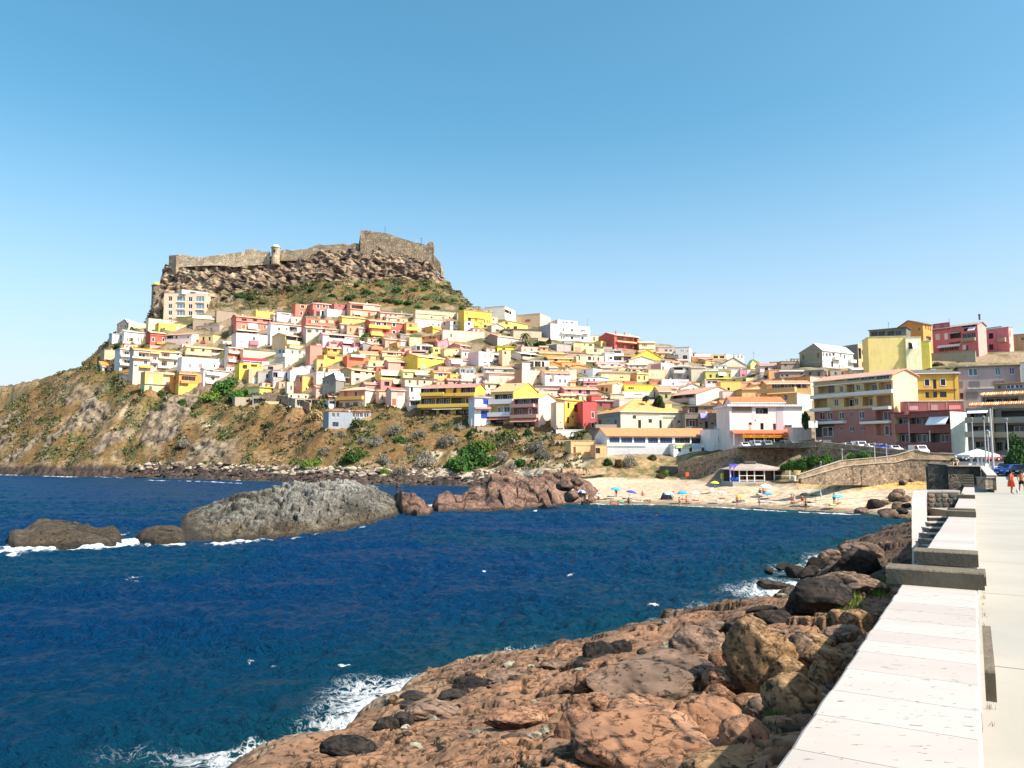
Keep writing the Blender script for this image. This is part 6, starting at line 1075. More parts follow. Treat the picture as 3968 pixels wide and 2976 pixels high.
h('I',850,1000,1035,1065,'a88a6c','e','small brown roof with an aerial under the bright yellow long one','',rc='9c7c60',dp=6)
h('I',1215,1440,1190,1215,'e0a890','f','terracotta strip roof in front of the orange yellow box','',rc='e08860',dp=3)
h('I',1240,1420,1190,1250,'d89888','e','long salmon roof behind the big yellow terraced house','',rc='e08c70',dp=6)
h('I',1640,1790,1160,1260,'d8c8c4','f','lilac grey wall house left of the row of tan shutters','w 1738,1150,12,60,dk',rc='lg',dp=5)
h('I',1780,1830,1060,1200,'f0eeea','f','tall thin white wall left of the row of tan shutters','',rc='w',dp=4)
h('I',1770,2000,1235,1330,'e8d8b8','e','small cream house with a mottled tile roof right of the big yellow one','',rc='e0a080',dp=6)
h('C',0,130,350,500,'ece4e0','f','white house end with two dark windows by the palm terrace','w 62,385,34,36,dk;w 62,482,30,26,brown',rc='b89888',dp=5)
h('C',470,700,712,770,'f0e020','M','vivid yellow terrace under the cream house with palms','w 560,745,40,24,olive',rc='f0d830',dp=5)
h('C',1050,1200,590,640,'c8b890','f','sandy garden wall behind the dark hedge','',rc='cream',dp=2)
h('C',1455,1740,800,870,'a09484','m','grey brown gable wall with a salmon roof edge','w 1620,850,40,40,grey',rc='d88870')
h('C',1600,1735,850,975,'ecd8a4','f','pale yellow narrow house right of the golden yellow one','w 1640,880,24,60,lg',rc='lg',dp=6)
h('C',1840,2000,835,880,'e8c898','f','pierced cream balcony wall','',rc='w',dp=3)
h('C',1980,2110,720,755,'b0aca8','f','pale grey parapet box below the yellow house','',rc='lg',dp=5)
h('C',1880,2212,930,1000,'e0b4ac','f','rose ground row with cream posts below the white green window house','w 1985,965,50,14,dk;w 2110,975,40,24,brown',rc='e0c0b8',dp=5)
h('C',1840,1990,1120,1160,'d8cfc8','f','lilac grey roof wall behind the low white gable','',rc='grey',dp=6)
h('D',650,780,790,850,'d89868','e','orange roof porch below the peach cream house','',rc='e09060',dp=6)
h('D',1380,1470,800,870,'dcd8d4','m','white sloping skyline house with a dark pipe','',rc='lg',dp=6,rise=.4)
h('D',1040,1210,830,900,'4a4640','f','dark pergola house right of the broad yellow gable','o 1100,905,120,50,2a2622',rc='dark',dp=5)
h('D',900,1100,800,880,'d8a880','e','small salmon roof house behind the yellow gable','',rc='d89070',dp=5)
h('D',1500,1700,880,960,'b87860','e','red brown roof house right of the white cube','w 1600,930,60,30,dk',rc='b06850',dp=6)
h('D',1600,1780,1030,1070,'e8e4dc','f','low white roof terrace above the olive yellow house','',rc='w',dp=5)
h('D',1590,1810,1195,1260,'c8b8a8','f','cluttered cream terrace below the olive yellow house','o 1700,1225,140,40,8a4a48',rc='e0c0a8',dp=5)
h('D',1600,1800,1240,1310,'eceae6','f','white terrace house right of the white gable','w 1780,1300,16,16,dk',rc='w',dp=5)
h('D',1240,1560,1300,1330,'f0ecdf','g','white gable behind the pink gable house','',pk=(1420,1235),rc='e8a890',dp=6)
h('D',800,1000,1200,1250,'c8664c','f','terracotta terrace wall under the peach mint window house','',rc='d88868',dp=4)
h('D',440,600,1210,1262,'c85c3c','f','orange terrace block above the egg yellow wall','',rc='f0c060',dp=4)
h('D',240,440,1395,1470,'d8c0a0','g','tan blank gable in front of the peach house','',pk=(330,1385),rc='ecd8c0',dp=6)
h('D',0,120,1150,1195,'f0eeee','f','white wall piece left of the pale yellow curtained house','',rc='w',dp=4)
h('D',700,890,1490,1515,'e8cfc4','f','pale rose low wall behind the hipped roof','',rc='w',dp=4)
h('L',0,300,240,350,'f4d0bc','f','pale pink lower wall continuing from the pink gable','',rc='f4d4c4',dp=5)
h('L',0,110,420,560,'e8b888','e','small peach house left of the trattoria','w 50,495,14,40,brown;d 10,505,30,60,dk',rc='ea8c60',dp=6,D=215)
h('E',1390,1480,880,960,'c8a888','f','small cream wall between the orange block and the balcony block','',dp=5,rc='lg')
h('E',330,540,1270,1330,'d07a4c','f','orange courtyard wall with a leaning brown frame','v 490,1235,40,80,a85038',dp=4,rc='e8a070')
h('G',130,300,535,690,'d8d4cc','m','pale grey lean-to at the left end of town','w 270,580,50,50,grey',dp=6,rc='w',rise=.4)
h('G',1130,1250,690,760,'ece6dc','f','white stair tower between the beige block and the yellow terrace house','',dp=5,rc='w')
h('G',1710,1900,640,690,'f0dcd6','f','white terrace corner above the salmon block','',dp=5,rc='w')
h('G',1830,1900,420,580,'8c7c68','f','narrow stone wall right of the mauve house','',dp=5,rc='tan',name='retaining_wall',cat='wall')
h('H',0,60,600,650,'ece4e0','f','small white parapet left of the pale pink house','',dp=4,rc='w')
h('H',820,1130,700,740,'e8cc94','f','yellow parapet floor above the scaffold house','o 1060,715,70,20,brown',dp=4,rc='f0d8a8')
h('H',650,870,890,960,'ecd860','m','yellow sloping roof house left of the scaffold house','',dp=6,rc='ltyellow',rise=.4)
h('H',430,650,935,1000,'f0eee8','f','white upper wall above the grey gable','w 610,915,20,30,dk',dp=5,rc='w')
h('H',1080,1210,990,1070,'e4dcd4','f','pale wall between the white gable and the terracotta house','',dp=4,rc='w')
h('H',1480,1620,1165,1250,'a8a49c','f','grey side porch with white posts','p 1600,1200,14,120,white',dp=5,rc='lg')
h('H',1380,1480,1425,1460,'b86858','e','tiny red tiled roof over a porch','',dp=4,rc='a84838')
h('H',1380,1480,1480,1600,'e8e4de','f','white open porch left of the hipped orange house','o 1425,1505,80,50,2a2622',dp=4,rc='lg')
h('H',1900,2150,1250,1330,'c88478','e','long rose roof right of the hipped orange house','',rc='d8887c')
h('H',40,300,1440,1560,'a09078','f','grey stone field wall with a low shed at the left','o 230,1490,60,40,2a2622',dp=4,rc='cream')
h('H',470,860,1500,1560,'c8b088','f','low sandstone terrace wall above the dry slope','',dp=2,rc='cream',name='garden_wall',cat='wall')
h('J',180,530,1118,1180,'a08468','f','rough stone garden wall below the blue shutter house','',dp=2,rc='b09478',name='garden_wall',cat='wall')
h('J',95,280,1000,1105,'f0f0f0','f','bright white porch with an arch below the blue shutter house','o 235,1050,50,70,4a5a78',dp=4,rc='w')
CS=4;CW,CH=3968//CS,2976//CS;cov=np.zeros((CH,CW),bool);above=np.full((CH,CW),-1,int)
def quad(P):
 q=[project(p.x,p.y,p.z)for p in P];xs_=[float(a)/CS for a,b in q];ys=[float(b)/CS for a,b in q];x0_,x1_=max(int(min(xs_)),0),min(int(max(xs_))+1,CW)
 return xs_,ys,x0_,x1_
for k,fi in enumerate(FINF):
 A,Bq,n_,L_,zb_,zt_=fi
 for(p,q)in((A,Bq),(A,A+n_*L_),(Bq,Bq+n_*L_)):
  P=[Vector((p.x,p.y,zb_)),Vector((q.x,q.y,zb_)),Vector((q.x,q.y,zt_)),Vector((p.x,p.y,zt_))];xs_,ys,x0_,x1_=quad(P)
  for x in range(x0_,x1_):
   t_=0 if abs(xs_[1]-xs_[0])<1e-6 else min(max((x-xs_[0])/(xs_[1]-xs_[0]),0),1);yb_,yt_=ys[0]+(ys[1]-ys[0])*t_,ys[3]+(ys[2]-ys[3])*t_
   a_,b_=max(int(yt_),0),min(int(yb_)+1,CH);cov[a_:b_,x]=True;above[max(a_,0):b_,x]=k
TOPL=[(480,1330),(640,1250),(870,1215),(1190,1235),(1500,1225),(1900,1215),(2060,1290),(2300,1300),(2560,1390),(2900,1420),(3100,1408),(3240,1430),(3360,1440),(3460,1470)]
BOTL=[(480,1430),(640,1440),(900,1440),(1000,1500),(1200,1530),(1300,1500),(1620,1560),(2300,1620),(2560,1590),(2900,1580),(3100,1500),(3160,1460),(3460,1475)]
for(a_,b_,c_,d_)in((1975,2145,1280,1350),(2520,2590,1510,1570),(3100,3150,1560,1650)):cov[c_//CS:d_//CS,a_//CS:b_//CS]=True
cols_=['ecd0b0','f0dcc0','e8c0a8','f0e8e0','e0b090','f2d890','dca088','ece4dc','e8b8a8','f0c898','d8c8b8','e4a078','f4e4b0','c8b4a0'];nm_={'ecd0b0':'cream','f0dcc0':'ivory','e8c0a8':'pale salmon','f0e8e0':'white','e0b090':'peach','f2d890':'light yellow','dca088':'salmon','ece4dc':'whitewashed','e8b8a8':'pale pink','f0c898':'apricot','d8c8b8':'beige','e4a078':'terracotta','f4e4b0':'pale yellow','c8b4a0':'sand grey'}
rf_=random.Random(77);nf=0;used_=set()
for y in range(1190//CS,1640//CS):
 x=480//CS
 while x<3440//CS:
  X_=x*CS;ty,by=np.interp(X_,*zip(*TOPL)),np.interp(X_,*zip(*BOTL))
  if not(ty<y*CS<by)or cov[y,x]:x+=1;continue
  w_=1
  while x+w_<CW and not cov[y,x+w_]and w_<rf_.randint(14,26):w_+=1
  if w_<4:x+=w_;continue
  h_=1
  while y+h_<CH and cov[y+h_,x:x+w_].mean()<.35 and h_<11:h_+=1
  if h_<2:x+=w_;continue
  ks=above[max(y-3,0):y,x:x+w_];ks=ks[ks>=0];up_=FLAB[int(np.bincount(ks).argmax())]if len(ks)else 'the castle hill slope'
  c_=rf_.choice(cols_);lab=None
  for c_ in rf_.sample(cols_,len(cols_)):
   lab=' '.join((f'low {nm_[c_]} front just below the '+up_.replace('the ','',1)if up_.startswith('the ')else f'low {nm_[c_]} front just below the {up_}').split()[:16])
   if lab not in used_:break
  used_.add(lab);x0_,x1_,yt_,yb_=x*CS-3,(x+w_)*CS+3,y*CS-4,(y+h_)*CS+3
  ft='';hp=yb_-yt_;nwin=int((x1_-x0_)/24)
  if hp>15:ft=';'.join('%s %d,%d,%d,%d'%(rf_.choice('wwds'),x0_+(x1_-x0_)*(i+.5)/nwin,yt_+hp*.5,7,hp*.42)for i in range(nwin)if rf_.random()<.75)
  house('S',x0_,x1_,yt_,yb_,c_,rf_.choice(('f','e','e','f','m')),lab,ft,rc=rf_.choice(('e09c78','d88868','e4a888','white','e8b088')),dp=5,group='low infill fronts between the houses',rise=.7,dl=rf_.uniform(-24,-6));nf+=1
  cov[y-1:y+h_,x:x+w_]=True;x+=w_
apx=np.concatenate([np.arange(-1400,-40,40),np.arange(-40,1960,6.0),np.arange(1960,4200,12.0),np.arange(4200,4710,50)])
A2,D2=np.meshgrid(aof(apx),TD[TD>90]);X2=A2*D2;Y2=D2.copy();Z2=terr(X2,Y2)
FH=0
for(ax,ay,tx_,ty_,nx_,ny_,W_,Lh,zv)in FOOT:
 if zv<-50:continue
 sel=(np.abs(X2-ax)<45)&(np.abs(Y2-ay)<45)
 xx,yy=X2[sel]-ax,Y2[sel]-ay;u=xx*tx_+yy*ty_;v=xx*nx_+yy*ny_
 dd=np.hypot(np.maximum(np.maximum(-u,u-W_),0),np.maximum(np.maximum(-v,v-Lh),0))
 Z2[sel]=np.maximum(Z2[sel],np.minimum(zv+.3-np.maximum(dd-.6,0)*1.15,Z2[sel]+7))
_o=terr(X2,Y2)
for(ax,ay,tx_,ty_,nx_,ny_,W_,Lh,zv)in FOOT:
 if zv<-50:continue
 sel=(np.abs(X2-ax)<45)&(np.abs(Y2-ay)<45)
 xx,yy=X2[sel]-ax,Y2[sel]-ay;u=xx*tx_+yy*ty_;v=xx*nx_+yy*ny_
 m_=(u>-1)&(u<W_+1)&(v<.4)&(v>-16);q=Z2[sel];q[m_]=np.minimum(q[m_],np.maximum(zv+.3+v[m_]*.12,_o[sel][m_]));Z2[sel]=q
gy=np.gradient(Z2,axis=0)/np.gradient(D2,axis=0)
P2x,P2y=project(X2,Y2,Z2)
land=sstep(-.5,1.0,Z2)
hill=sstep(60,90,Z2)*(P2x<1950)*sstep(405,425,Y2)
cliff=sstep(.8,1.6,gy)*hill
rocky=np.maximum(cliff,sstep(1100,1075,P2y)*hill)
west=sstep(620,500,P2x)
slopeland=(1-sstep(1500,1470,P2y))*(P2x<2300)
n1=fbm(X2/14,Y2/14,Z2/14,5);n2=fbm(X2/3.5,Y2/3.5,Z2/3.5,4);n3=fbm(X2/40,Y2/40,0,3)
wf,we,wi=worley(X2/5+Z2*.12,Z2/3.2+Y2*.05)
rug=rocky*1.0
shorerock=sstep(6.5,1.5,Z2)*(P2x<2230)*sstep(-1.5,0,Z2)
w2f,w2e,w2i=worley(X2/2.6,Y2/2.6)
town=((P2x>2250)|((P2y<1500)&(P2y>1190)&(P2x>640)))*1.0
amp=(1-town)
beachm=(P2x>2240)*(Z2<3.4)*(D2<205)
Z2n=Z2+land*amp*(n1*1.3+n2*.45*(1-shorerock))*sstep(0,6,Z2)+shorerock*((.5-w2f)*1.6+w2i*1.1-.4)
rdg=1-np.abs(fbm(X2/8,Z2/6,3.0,5))*2.2;rdg2=1-np.abs(fbm(X2/2.6+5,Z2/2.2,1.1,4))*2
Y2n=Y2-rug*(rdg*2.6+rdg2*.9+(wi-.5)*2.2-1.5);Z2n=Z2n+rug*((wi-.5)*1.0+n2*.7)
crag=sstep(.02,.3,fbm(X2/22+3,Y2/18,1.7,3))*sstep(980,830,P2x)*sstep(1450,1560,P2y)*sstep(3,8,Z2)
cf,ce,ci=worley((X2+Z2)/5.5,(Z2*1.6-X2*.5)/4.0)
Y2n=Y2n-crag*((.5-cf)*3.2+n2*.8);Z2n=Z2n+crag*ci*1.4
def full(n):return np.broadcast_to(np.array(n,float),X2.shape+(3,)).copy()
K=lambda*c:np.array(c)
col=full((.175,.105,.042))
n4=fbm(X2/8,Y2/8,Z2/9+4,4)
col=mixc(col,full((.085,.085,.028)),sstep(-.05,.35,n4))
col=mixc(col,full((.33,.225,.12)),sstep(.2,.5,fbm(X2/11+9,Y2/9,Z2/8,4))*.8)
col=mixc(col,full((.20,.105,.045)),sstep(.0,.5,n3)*.6)
col=mixc(col,full((.08,.075,.035)),sstep(.25,.6,n2)*.6)
col=mixc(col,full((.19,.10,.045)),np.exp(-((P2x-1150)/190)**2-((P2y-1680)/70)**2)*sstep(-.4,.1,n4));col=mixc(col,full((.07,.095,.025)),(np.exp(-((P2x-650)/130)**2-((P2y-1590)/50)**2)+np.exp(-((P2x-420)/60)**2-((P2y-1500)/60)**2))*sstep(-.5,.1,n4));col=mixc(col,full((.42,.32,.19)),(np.exp(-((P2x-790)/60)**2-((P2y-1650)/26)**2)+np.exp(-((P2x-480)/30)**2-((P2y-1600)/34)**2))*sstep(-.3,.1,n1))
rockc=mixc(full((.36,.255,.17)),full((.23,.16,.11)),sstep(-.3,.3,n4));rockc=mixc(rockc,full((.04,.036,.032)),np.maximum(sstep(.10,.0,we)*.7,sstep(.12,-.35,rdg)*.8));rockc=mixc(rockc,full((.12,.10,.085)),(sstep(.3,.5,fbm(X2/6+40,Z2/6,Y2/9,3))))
rockc=mixc(rockc,full((.42,.33,.22)),sstep(.1,.5,fbm(X2/9,Z2/7,8.1,3))*(P2x<1060))
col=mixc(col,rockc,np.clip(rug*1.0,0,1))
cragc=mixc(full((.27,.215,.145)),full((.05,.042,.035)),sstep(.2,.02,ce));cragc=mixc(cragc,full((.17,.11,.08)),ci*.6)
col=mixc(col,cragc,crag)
bandg=hill*(1-rug);hv=fbm(X2/9+2,Z2/3.0,3.3,4)
col=mixc(col,full((.10,.10,.045)),bandg*sstep(-.2,.2,hv));col=mixc(col,full((.045,.075,.022)),bandg*sstep(.2,.4,hv)*(P2y>1085));
shore=mixc(full((.10,.065,.05)),full((.045,.035,.03)),w2i);shore=mixc(shore,full((.34,.275,.195)),sstep(3.2,5.2,Z2+n2*1.5)*(w2i>.35));shore=mixc(shore,full((.02,.018,.016)),sstep(.14,.03,w2e))
col=mixc(col,shore,np.clip(shorerock*1.3,0,1))
townc=mixc(full((.26,.19,.12)),full((.10,.095,.04)),sstep(-.2,.4,n4));col=mixc(col,townc,town*(1-rug)*(Z2>3))
pale=((P2x>1650)&(P2x<2420)&(Z2<9)&(Z2>.6))*sstep(-.25,.1,n4);col=mixc(col,full((.46,.38,.27)),pale*.85)
sand=mixc(full((.47,.36,.245)),full((.52,.405,.285)),sstep(-.3,.3,n3));sand=mixc(sand,full((.22,.16,.10)),sstep(.6,.12,Z2+n1*.12))
col=mixc(col,mixc(full((.30,.20,.10)),full((.12,.11,.045)),sstep(-.1,.3,n2)),sstep(2240,2330,P2x)*sstep(2660,2620,P2x)*sstep(1762,1785,P2y)*sstep(2.4,3.2,Z2)*(Y2<215))
col=mixc(col,sand,beachm*sstep(2240,2300,P2x)*sstep(3.3,2.6,Z2+n1*.4))
col=mixc(col,full((.52,.35,.13)),((P2x>3080)&(P2x<3620)&(Z2>3.0)&(Z2<6)&(Y2>122))*1.0)
mt=bpy.data.materials.new('hillside_ground');mt.use_nodes=True;t_,b_=setnode(mt);b_.inputs['Roughness'].default_value=.95;b_.inputs['Specular IOR Level'].default_value=.15
ca=t_.nodes.new('ShaderNodeVertexColor');ca.layer_name='Col';tcn=t_.nodes.new('ShaderNodeTexCoord');nn=t_.nodes.new('ShaderNodeTexNoise');nn.inputs['Scale'].default_value=.9;nn.inputs['Detail'].default_value=9;nn.inputs['Roughness'].default_value=.7
t_.links.new(tcn.outputs['Object'],nn.inputs['Vector']);mrr=t_.nodes.new('ShaderNodeMapRange');mrr.inputs[1].default_value=.35;mrr.inputs[2].default_value=.65;mrr.inputs[3].default_value=.55;mrr.inputs[4].default_value=1.4;t_.links.new(nn.outputs[0],mrr.inputs[0])
vm=t_.nodes.new('ShaderNodeVectorMath');vm.operation='SCALE';t_.links.new(ca.outputs[0],vm.inputs[0]);t_.links.new(mrr.outputs[0],vm.inputs['Scale'])
t_.links.new(vm.outputs[0],b_.inputs['Base Color'])
bpn=t_.nodes.new('ShaderNodeBump');bpn.inputs['Strength'].default_value=.5;bpn.inputs['Distance'].default_value=.3;t_.links.new(nn.outputs[0],bpn.inputs['Height']);t_.links.new(bpn.outputs[0],b_.inputs['Normal'])
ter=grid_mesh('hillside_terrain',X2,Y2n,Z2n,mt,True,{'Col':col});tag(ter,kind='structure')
sea_far=MB();sea_far.poly([(-30000,-2000,-6),(30000,-2000,-6),(30000,40000,-6),(-30000,40000,-6)])
tag(sea_far.build('seabed',mat('seabed_sand',(.05,.07,.07),.9,0)),kind='structure')
def masonry(name,cols_,scale=1.0,mortar=(.3,.26,.2),rnd_=.9):
 m=bpy.data.materials.new(name);m.use_nodes=True;t,b=setnode(m);N=t.nodes.new;L=t.links.new
 b.inputs['Roughness'].default_value=.92;b.inputs['Specular IOR Level'].default_value=.15
 tc=N('ShaderNodeTexCoord');v=N('ShaderNodeTexVoronoi');v.inputs['Scale'].default_value=scale;v.inputs['Randomness'].default_value=rnd_;L(tc.outputs['Object'],v.inputs['Vector'])
 ve=N('ShaderNodeTexVoronoi');ve.feature='DISTANCE_TO_EDGE';ve.inputs['Scale'].default_value=scale;ve.inputs['Randomness'].default_value=rnd_;L(tc.outputs['Object'],ve.inputs['Vector'])
 r=N('ShaderNodeValToRGB');e=r.color_ramp.elements;e[0].color=(*cols_[0],1);e[1].color=(*cols_[-1],1)
 for i,c in enumerate(cols_[1:-1]):q=e.new((i+1)/(len(cols_)-1));q.color=(*c,1)
 sp_=N('ShaderNodeSeparateColor');L(v.outputs['Color'],sp_.inputs[0]);L(sp_.outputs[0],r.inputs[0])
 mr=N('ShaderNodeMapRange');mr.inputs[1].default_value=.02;mr.inputs[2].default_value=.09;L(ve.outputs['Distance'],mr.inputs[0])
 mx=N('ShaderNodeMix');mx.data_type='RGBA';mx.inputs[6].default_value=(*mortar,1);L(mr.outputs[0],mx.inputs[0]);L(r.outputs[0],mx.inputs[7])
 n=N('ShaderNodeTexNoise');n.inputs['Scale'].default_value=scale*.35;n.inputs['Detail'].default_value=8;L(tc.outputs['Object'],n.inputs['Vector']);m3=N('ShaderNodeMapRange');m3.inputs[1].default_value=.3;m3.inputs[2].default_value=.7;m3.inputs[3].default_value=.65;m3.inputs[4].default_value=1.3;L(n.outputs[0],m3.inputs[0])
 vm_=N('ShaderNodeVectorMath');vm_.operation='SCALE';L(mx.outputs[2],vm_.inputs[0]);L(m3.outputs[0],vm_.inputs['Scale']);L(vm_.outputs[0],b.inputs['Base Color'])
 bp=N('ShaderNodeBump');bp.inputs['Strength'].default_value=1;bp.inputs['Distance'].default_value=.12/scale;L(mr.outputs[0],bp.inputs['Height']);L(bp.outputs[0],b.inputs['Normal'])
 return m
M_CAST=masonry('castle_stone',[(.30,.22,.14),(.42,.32,.21),(.22,.17,.12),(.36,.27,.18)],.7,(.25,.2,.14))
M_CASTL=masonry('castle_plaster_stone',[(.50,.40,.27),(.58,.46,.31),(.38,.29,.19),(.5,.39,.26)],.6,(.42,.34,.23))
M_SEA=masonry('retaining_stone',[(.25,.18,.125),(.42,.30,.2),(.15,.11,.085),(.48,.34,.22),(.31,.22,.15)],2.3,(.26,.20,.14))
M_PAR=masonry('parapet_stone',[(.40,.27,.16),(.5,.34,.2),(.30,.2,.13),(.45,.33,.22)],2.6,(.42,.31,.2))
M_PROM=masonry('promenade_stone',[(.16,.12,.09),(.30,.20,.14),(.09,.085,.075),(.34,.22,.14)],3.2,(.42,.36,.28))
def wall_path(name,pts,thick,m,parent=None,cap=None,capm=None,rough=0.0,capo=.12):
 """vertical wall along photo points (px, y_top, y_bottom, distance) with real thickness to the back"""
 W_=[(at(px,a,D),zat(b,D),D)for px,a,b,D in pts]
 mb=MB();fr=[w[0]for w in W_];n=len(fr);bk=[]
 for i in range(n):
  d=(fr[min(i+1,n-1)]-fr[max(i-1,0)]);d.z=0;d.normalize();nn=Vector((-d.y,d.x,0));bk.append(fr[i]+nn*thick)
 for i in range(n-1):
  a,b,c,d=fr[i],fr[i+1],bk[i+1],bk[i];za,zb_=W_[i][1],W_[i+1][1]
  lo=lambda p,z:Vector((p.x,p.y,z))
  k=max(1,int((b-a).length/3))if rough else 1
  for j in range(k):
   p0,p1=a.lerp(b,j/k),a.lerp(b,(j+1)/k);q0,q1=d.lerp(c,j/k),d.lerp(c,(j+1)/k);z0,z1=za+(zb_-za)*j/k,za+(zb_-za)*(j+1)/k
   if rough and 0<j:p0.z=PZ;q0.z=PZ
   if rough and j<k-1:PZ=p1.z+random.Random(i*31+j).uniform(-rough,rough);p1.z=PZ;q1.z=PZ
   mb.poly([lo(p0,z0),lo(p1,z1),p1,p0]);mb.poly([p0,p1,q1,q0]);mb.poly([lo(q1,z1),lo(q0,z0),q0,q1])
 mb.poly([Vector((fr[0].x,fr[0].y,W_[0][1])),fr[0],bk[0],Vector((bk[0].x,bk[0].y,W_[0][1]))]);mb.poly([Vector((fr[-1].x,fr[-1].y,W_[-1][1])),Vector((bk[-1].x,bk[-1].y,W_[-1][1])),bk[-1],fr[-1]])
 o=mb.build(name,m,parent)
 if cap:
  cb=MB()
  for i in range(n-1):
   a,b=fr[i],fr[i+1];dd=(b-a);dd.z=0;dd.normalize();nn=Vector((-dd.y,dd.x,0));A_,B_=a-nn*capo,b-nn*capo;C_,D_=b+nn*(thick+capo),a+nn*(thick+capo);up=Vector((0,0,cap));e=Vector((0,0,.003))
   v=[A_+e,B_+e,C_+e,D_+e,A_+up,B_+up,C_+up,D_+up];q=len(cb.v);cb.v+=[tuple(x)for x in v]
   for f in((0,3,2,1),(4,5,6,7),(0,1,5,4),(1,2,6,5),(2,3,7,6),(3,0,4,7)):cb.f.append(tuple(q+k_ for k_ in f));cb.mi.append(0)
  cb.build('coping',capm,o)
 return o
rt=empty('castle',at(1050,1000,455));tag(rt,'ruined stone castle walls crowning the rocky hill','castle')
def sub(o):o.parent=rt;o.matrix_parent_inverse=Matrix.Translation(-rt.location);return o
sub(wall_path('wall',[(655,990,1045,450),(690,987,1040,449),(703,986,1035,449),(748,995,1032,449),(790,996,1030,449),(830,991,1028,449.5),(878,983,1030,450),(905,981,1035,450),(950,976,1030,451),(1046,975,1025,452)],1.6,M_CASTL,rough=.25))
sub(wall_path('wall',[(655,990,1110,450),(684,991,1060,447.5)],2.0,M_CAST))
sub(wall_path('wall',[(1398,892,1000,453),(1426,893,1000,453),(1490,902,1000,453),(1556,924,1005,453),(1606,939,1010,453),(1654,950,1020,453)],3.0,M_CAST,rough=.2))
sub(wall_path('wall',[(1390,945,1000,458),(1399,893,1000,453.2)],1.5,M_CAST))
sub(wall_path('wall',[(1652,951,1030,453),(1664,936,1030,452.6),(1678,938,1030,452.4),(1680,985,1035,452),(1705,1018,1060,451.5),(1709,1050,1080,451)],2.2,M_CAST))
sub(wall_path('wall',[(1087,972,1010,453),(1159,967,1010,454),(1216,953,990,455),(1302,947,985,455),(1353,950,990,455),(1392,944,990,455)],2.0,M_CAST,rough=.9))
sub(wall_path('wall',[(950,967,985,462),(975,963,985,462),(1015,974,985,462)],8,M_CASTL))
def turret(px,y0,y1,wpx,D,wallm,domem,dh,name,label,extra=0,n=14):
 c=at(px,y1,D);r=wpx/F*D/2;ztop=zat(y0,D);e=empty(name,c);tag(e,label,'tower')
 b=MB();b.tube([(0,0,-extra),(0,0,ztop-c.z)],[r*.95,r],n);b.build('wall',wallm,e)
 b=MB();H_=ztop-c.z;b.tube([(0,0,H_+.002),(0,0,H_+.35)],r*1.12,n);b.build('cornice',wallm,e)
 b=MB();k=6;b.tube([(0,0,H_+.35+dh*math.sin(i/k*1.5))for i in range(k+1)],[r*.9*math.cos(i/k*1.5)+.02 for i in range(k+1)],n);b.build('dome',domem,e,smooth=True)
 b=MB();b.box(-.5,.5,-r-.04,-r+.25,H_*.5,H_*.5+1.6);b.build('window',paint('black'),e);return e
turret(606,1109,1180,38,448,M_CAST,mat('dome_tiles',(.75,.5,.08),.5,.25,1.5),2.1,'bell_tower','small stone tower with a ribbed yellow dome on the cliff edge',6)
turret(1068,962,1000,34,450,M_CASTL,mat('dome_plaster',(.7,.6,.45),.9,.1,1),1.9,'sentry_turret','round pale sentry turret with a white dome on the castle rampart',4)
def pole(name,px,ytop,ybot,D,r,label,cat,m,arms=()):
 a,b_=at(px,ybot,D),None;z1=zat(ytop,D);b=MB();b.tube([(0,0,0),(0,0,z1-a.z)],r,6)
 for(zf,L_)in arms:b.tube([(-L_,0,(z1-a.z)*zf),(L_,0,(z1-a.z)*zf)],r*.7,5)
 o=b.build(name,m,None,a);tag(o,label,cat);return o
pole('flagpole',1492,878,905,455,.14,'bare thin flagpole on top of the castle keep','pole',paint('dk'))
pole('antenna',1612,925,945,456,.12,'small cross shaped aerial on the castle wall','antenna',paint('lg'),((.7,.8),))
pole('antenna',1633,922,947,456,.14,'dark lamp like aerial near the right corner of the keep','antenna',paint('dk'),((.95,.6),))
pole('antenna',451,1228,1290,402,.07,'thin lamp pole beside the dark stone gable at the left end','pole',paint('lg'),((.98,.4),))
pole('antenna',2277,1232,1262,405,.1,'blue and white mast on the big white stepped house','antenna',paint('bluegrey'),((.6,.3),(.9,.2)))
pole('antenna',2921,1362,1400,395,.06,'tall thin aerial on the yellow horizon roof','antenna',paint('dk'),((.9,.5),(.8,.4)))
pole('antenna',3444,1248,1275,240,.05,'aerial left of the orange gabled house','antenna',paint('dk'),((.9,.35),(.7,.3)))
pole('antenna',3679,1234,1252,250,.05,'aerial on the rose pink house roof','antenna',paint('dk'),((.85,.3),))
b=MB();q=at(3796,1240,248);b.tube([(0,0,0),(0,0,1.5)],.28,8);b.tube([(0,0,1.5),(0,0,1.9)],.38,8);tag(b.build('chimney_stack',paint('dk'),None,q),'dark round chimney stack on the ridge of the rose pink house','chimney')
PC=mat('coping_concrete',(.42,.36,.29),.9,.2,2,.3)
o=wall_path('retaining_wall',[(2627,1814,1862,189),(2700,1793,1866,184),(2800,1771,1870,177),(2870,1752,1872,171.5),(2960,1747,1874,165.5),(3060,1740,1876,158.5),(3161,1731,1880,152)],.9,M_SEA,cap=.12,capm=PC);tag(o,'high rough stone retaining wall behind the beach kiosk','wall')
o=wall_path('parapet',[(2627,1796,1814.5,189.4),(2700,1775,1793.5,184.4),(2800,1748,1771.5,177.4),(2870,1732,1752.5,171.9),(2960,1726,1747.5,165.9),(3060,1718,1740.5,158.9),(3161,1710,1731.5,152.4)],.5,M_PAR,cap=.1,capm=PC);tag(o,'ochre stone parapet along the top of the high wall behind the kiosk','wall')
o=wall_path('retaining_wall',[(3162,1731,1890,152.2),(3270,1741,1890,145),(3370,1750,1890,139.5),(3470,1762,1890,134.5),(3520,1768,1890,132)],.9,M_SEA,cap=.1,capm=PC);tag(o,'shaded stone retaining wall behind the green beach bushes','wall')
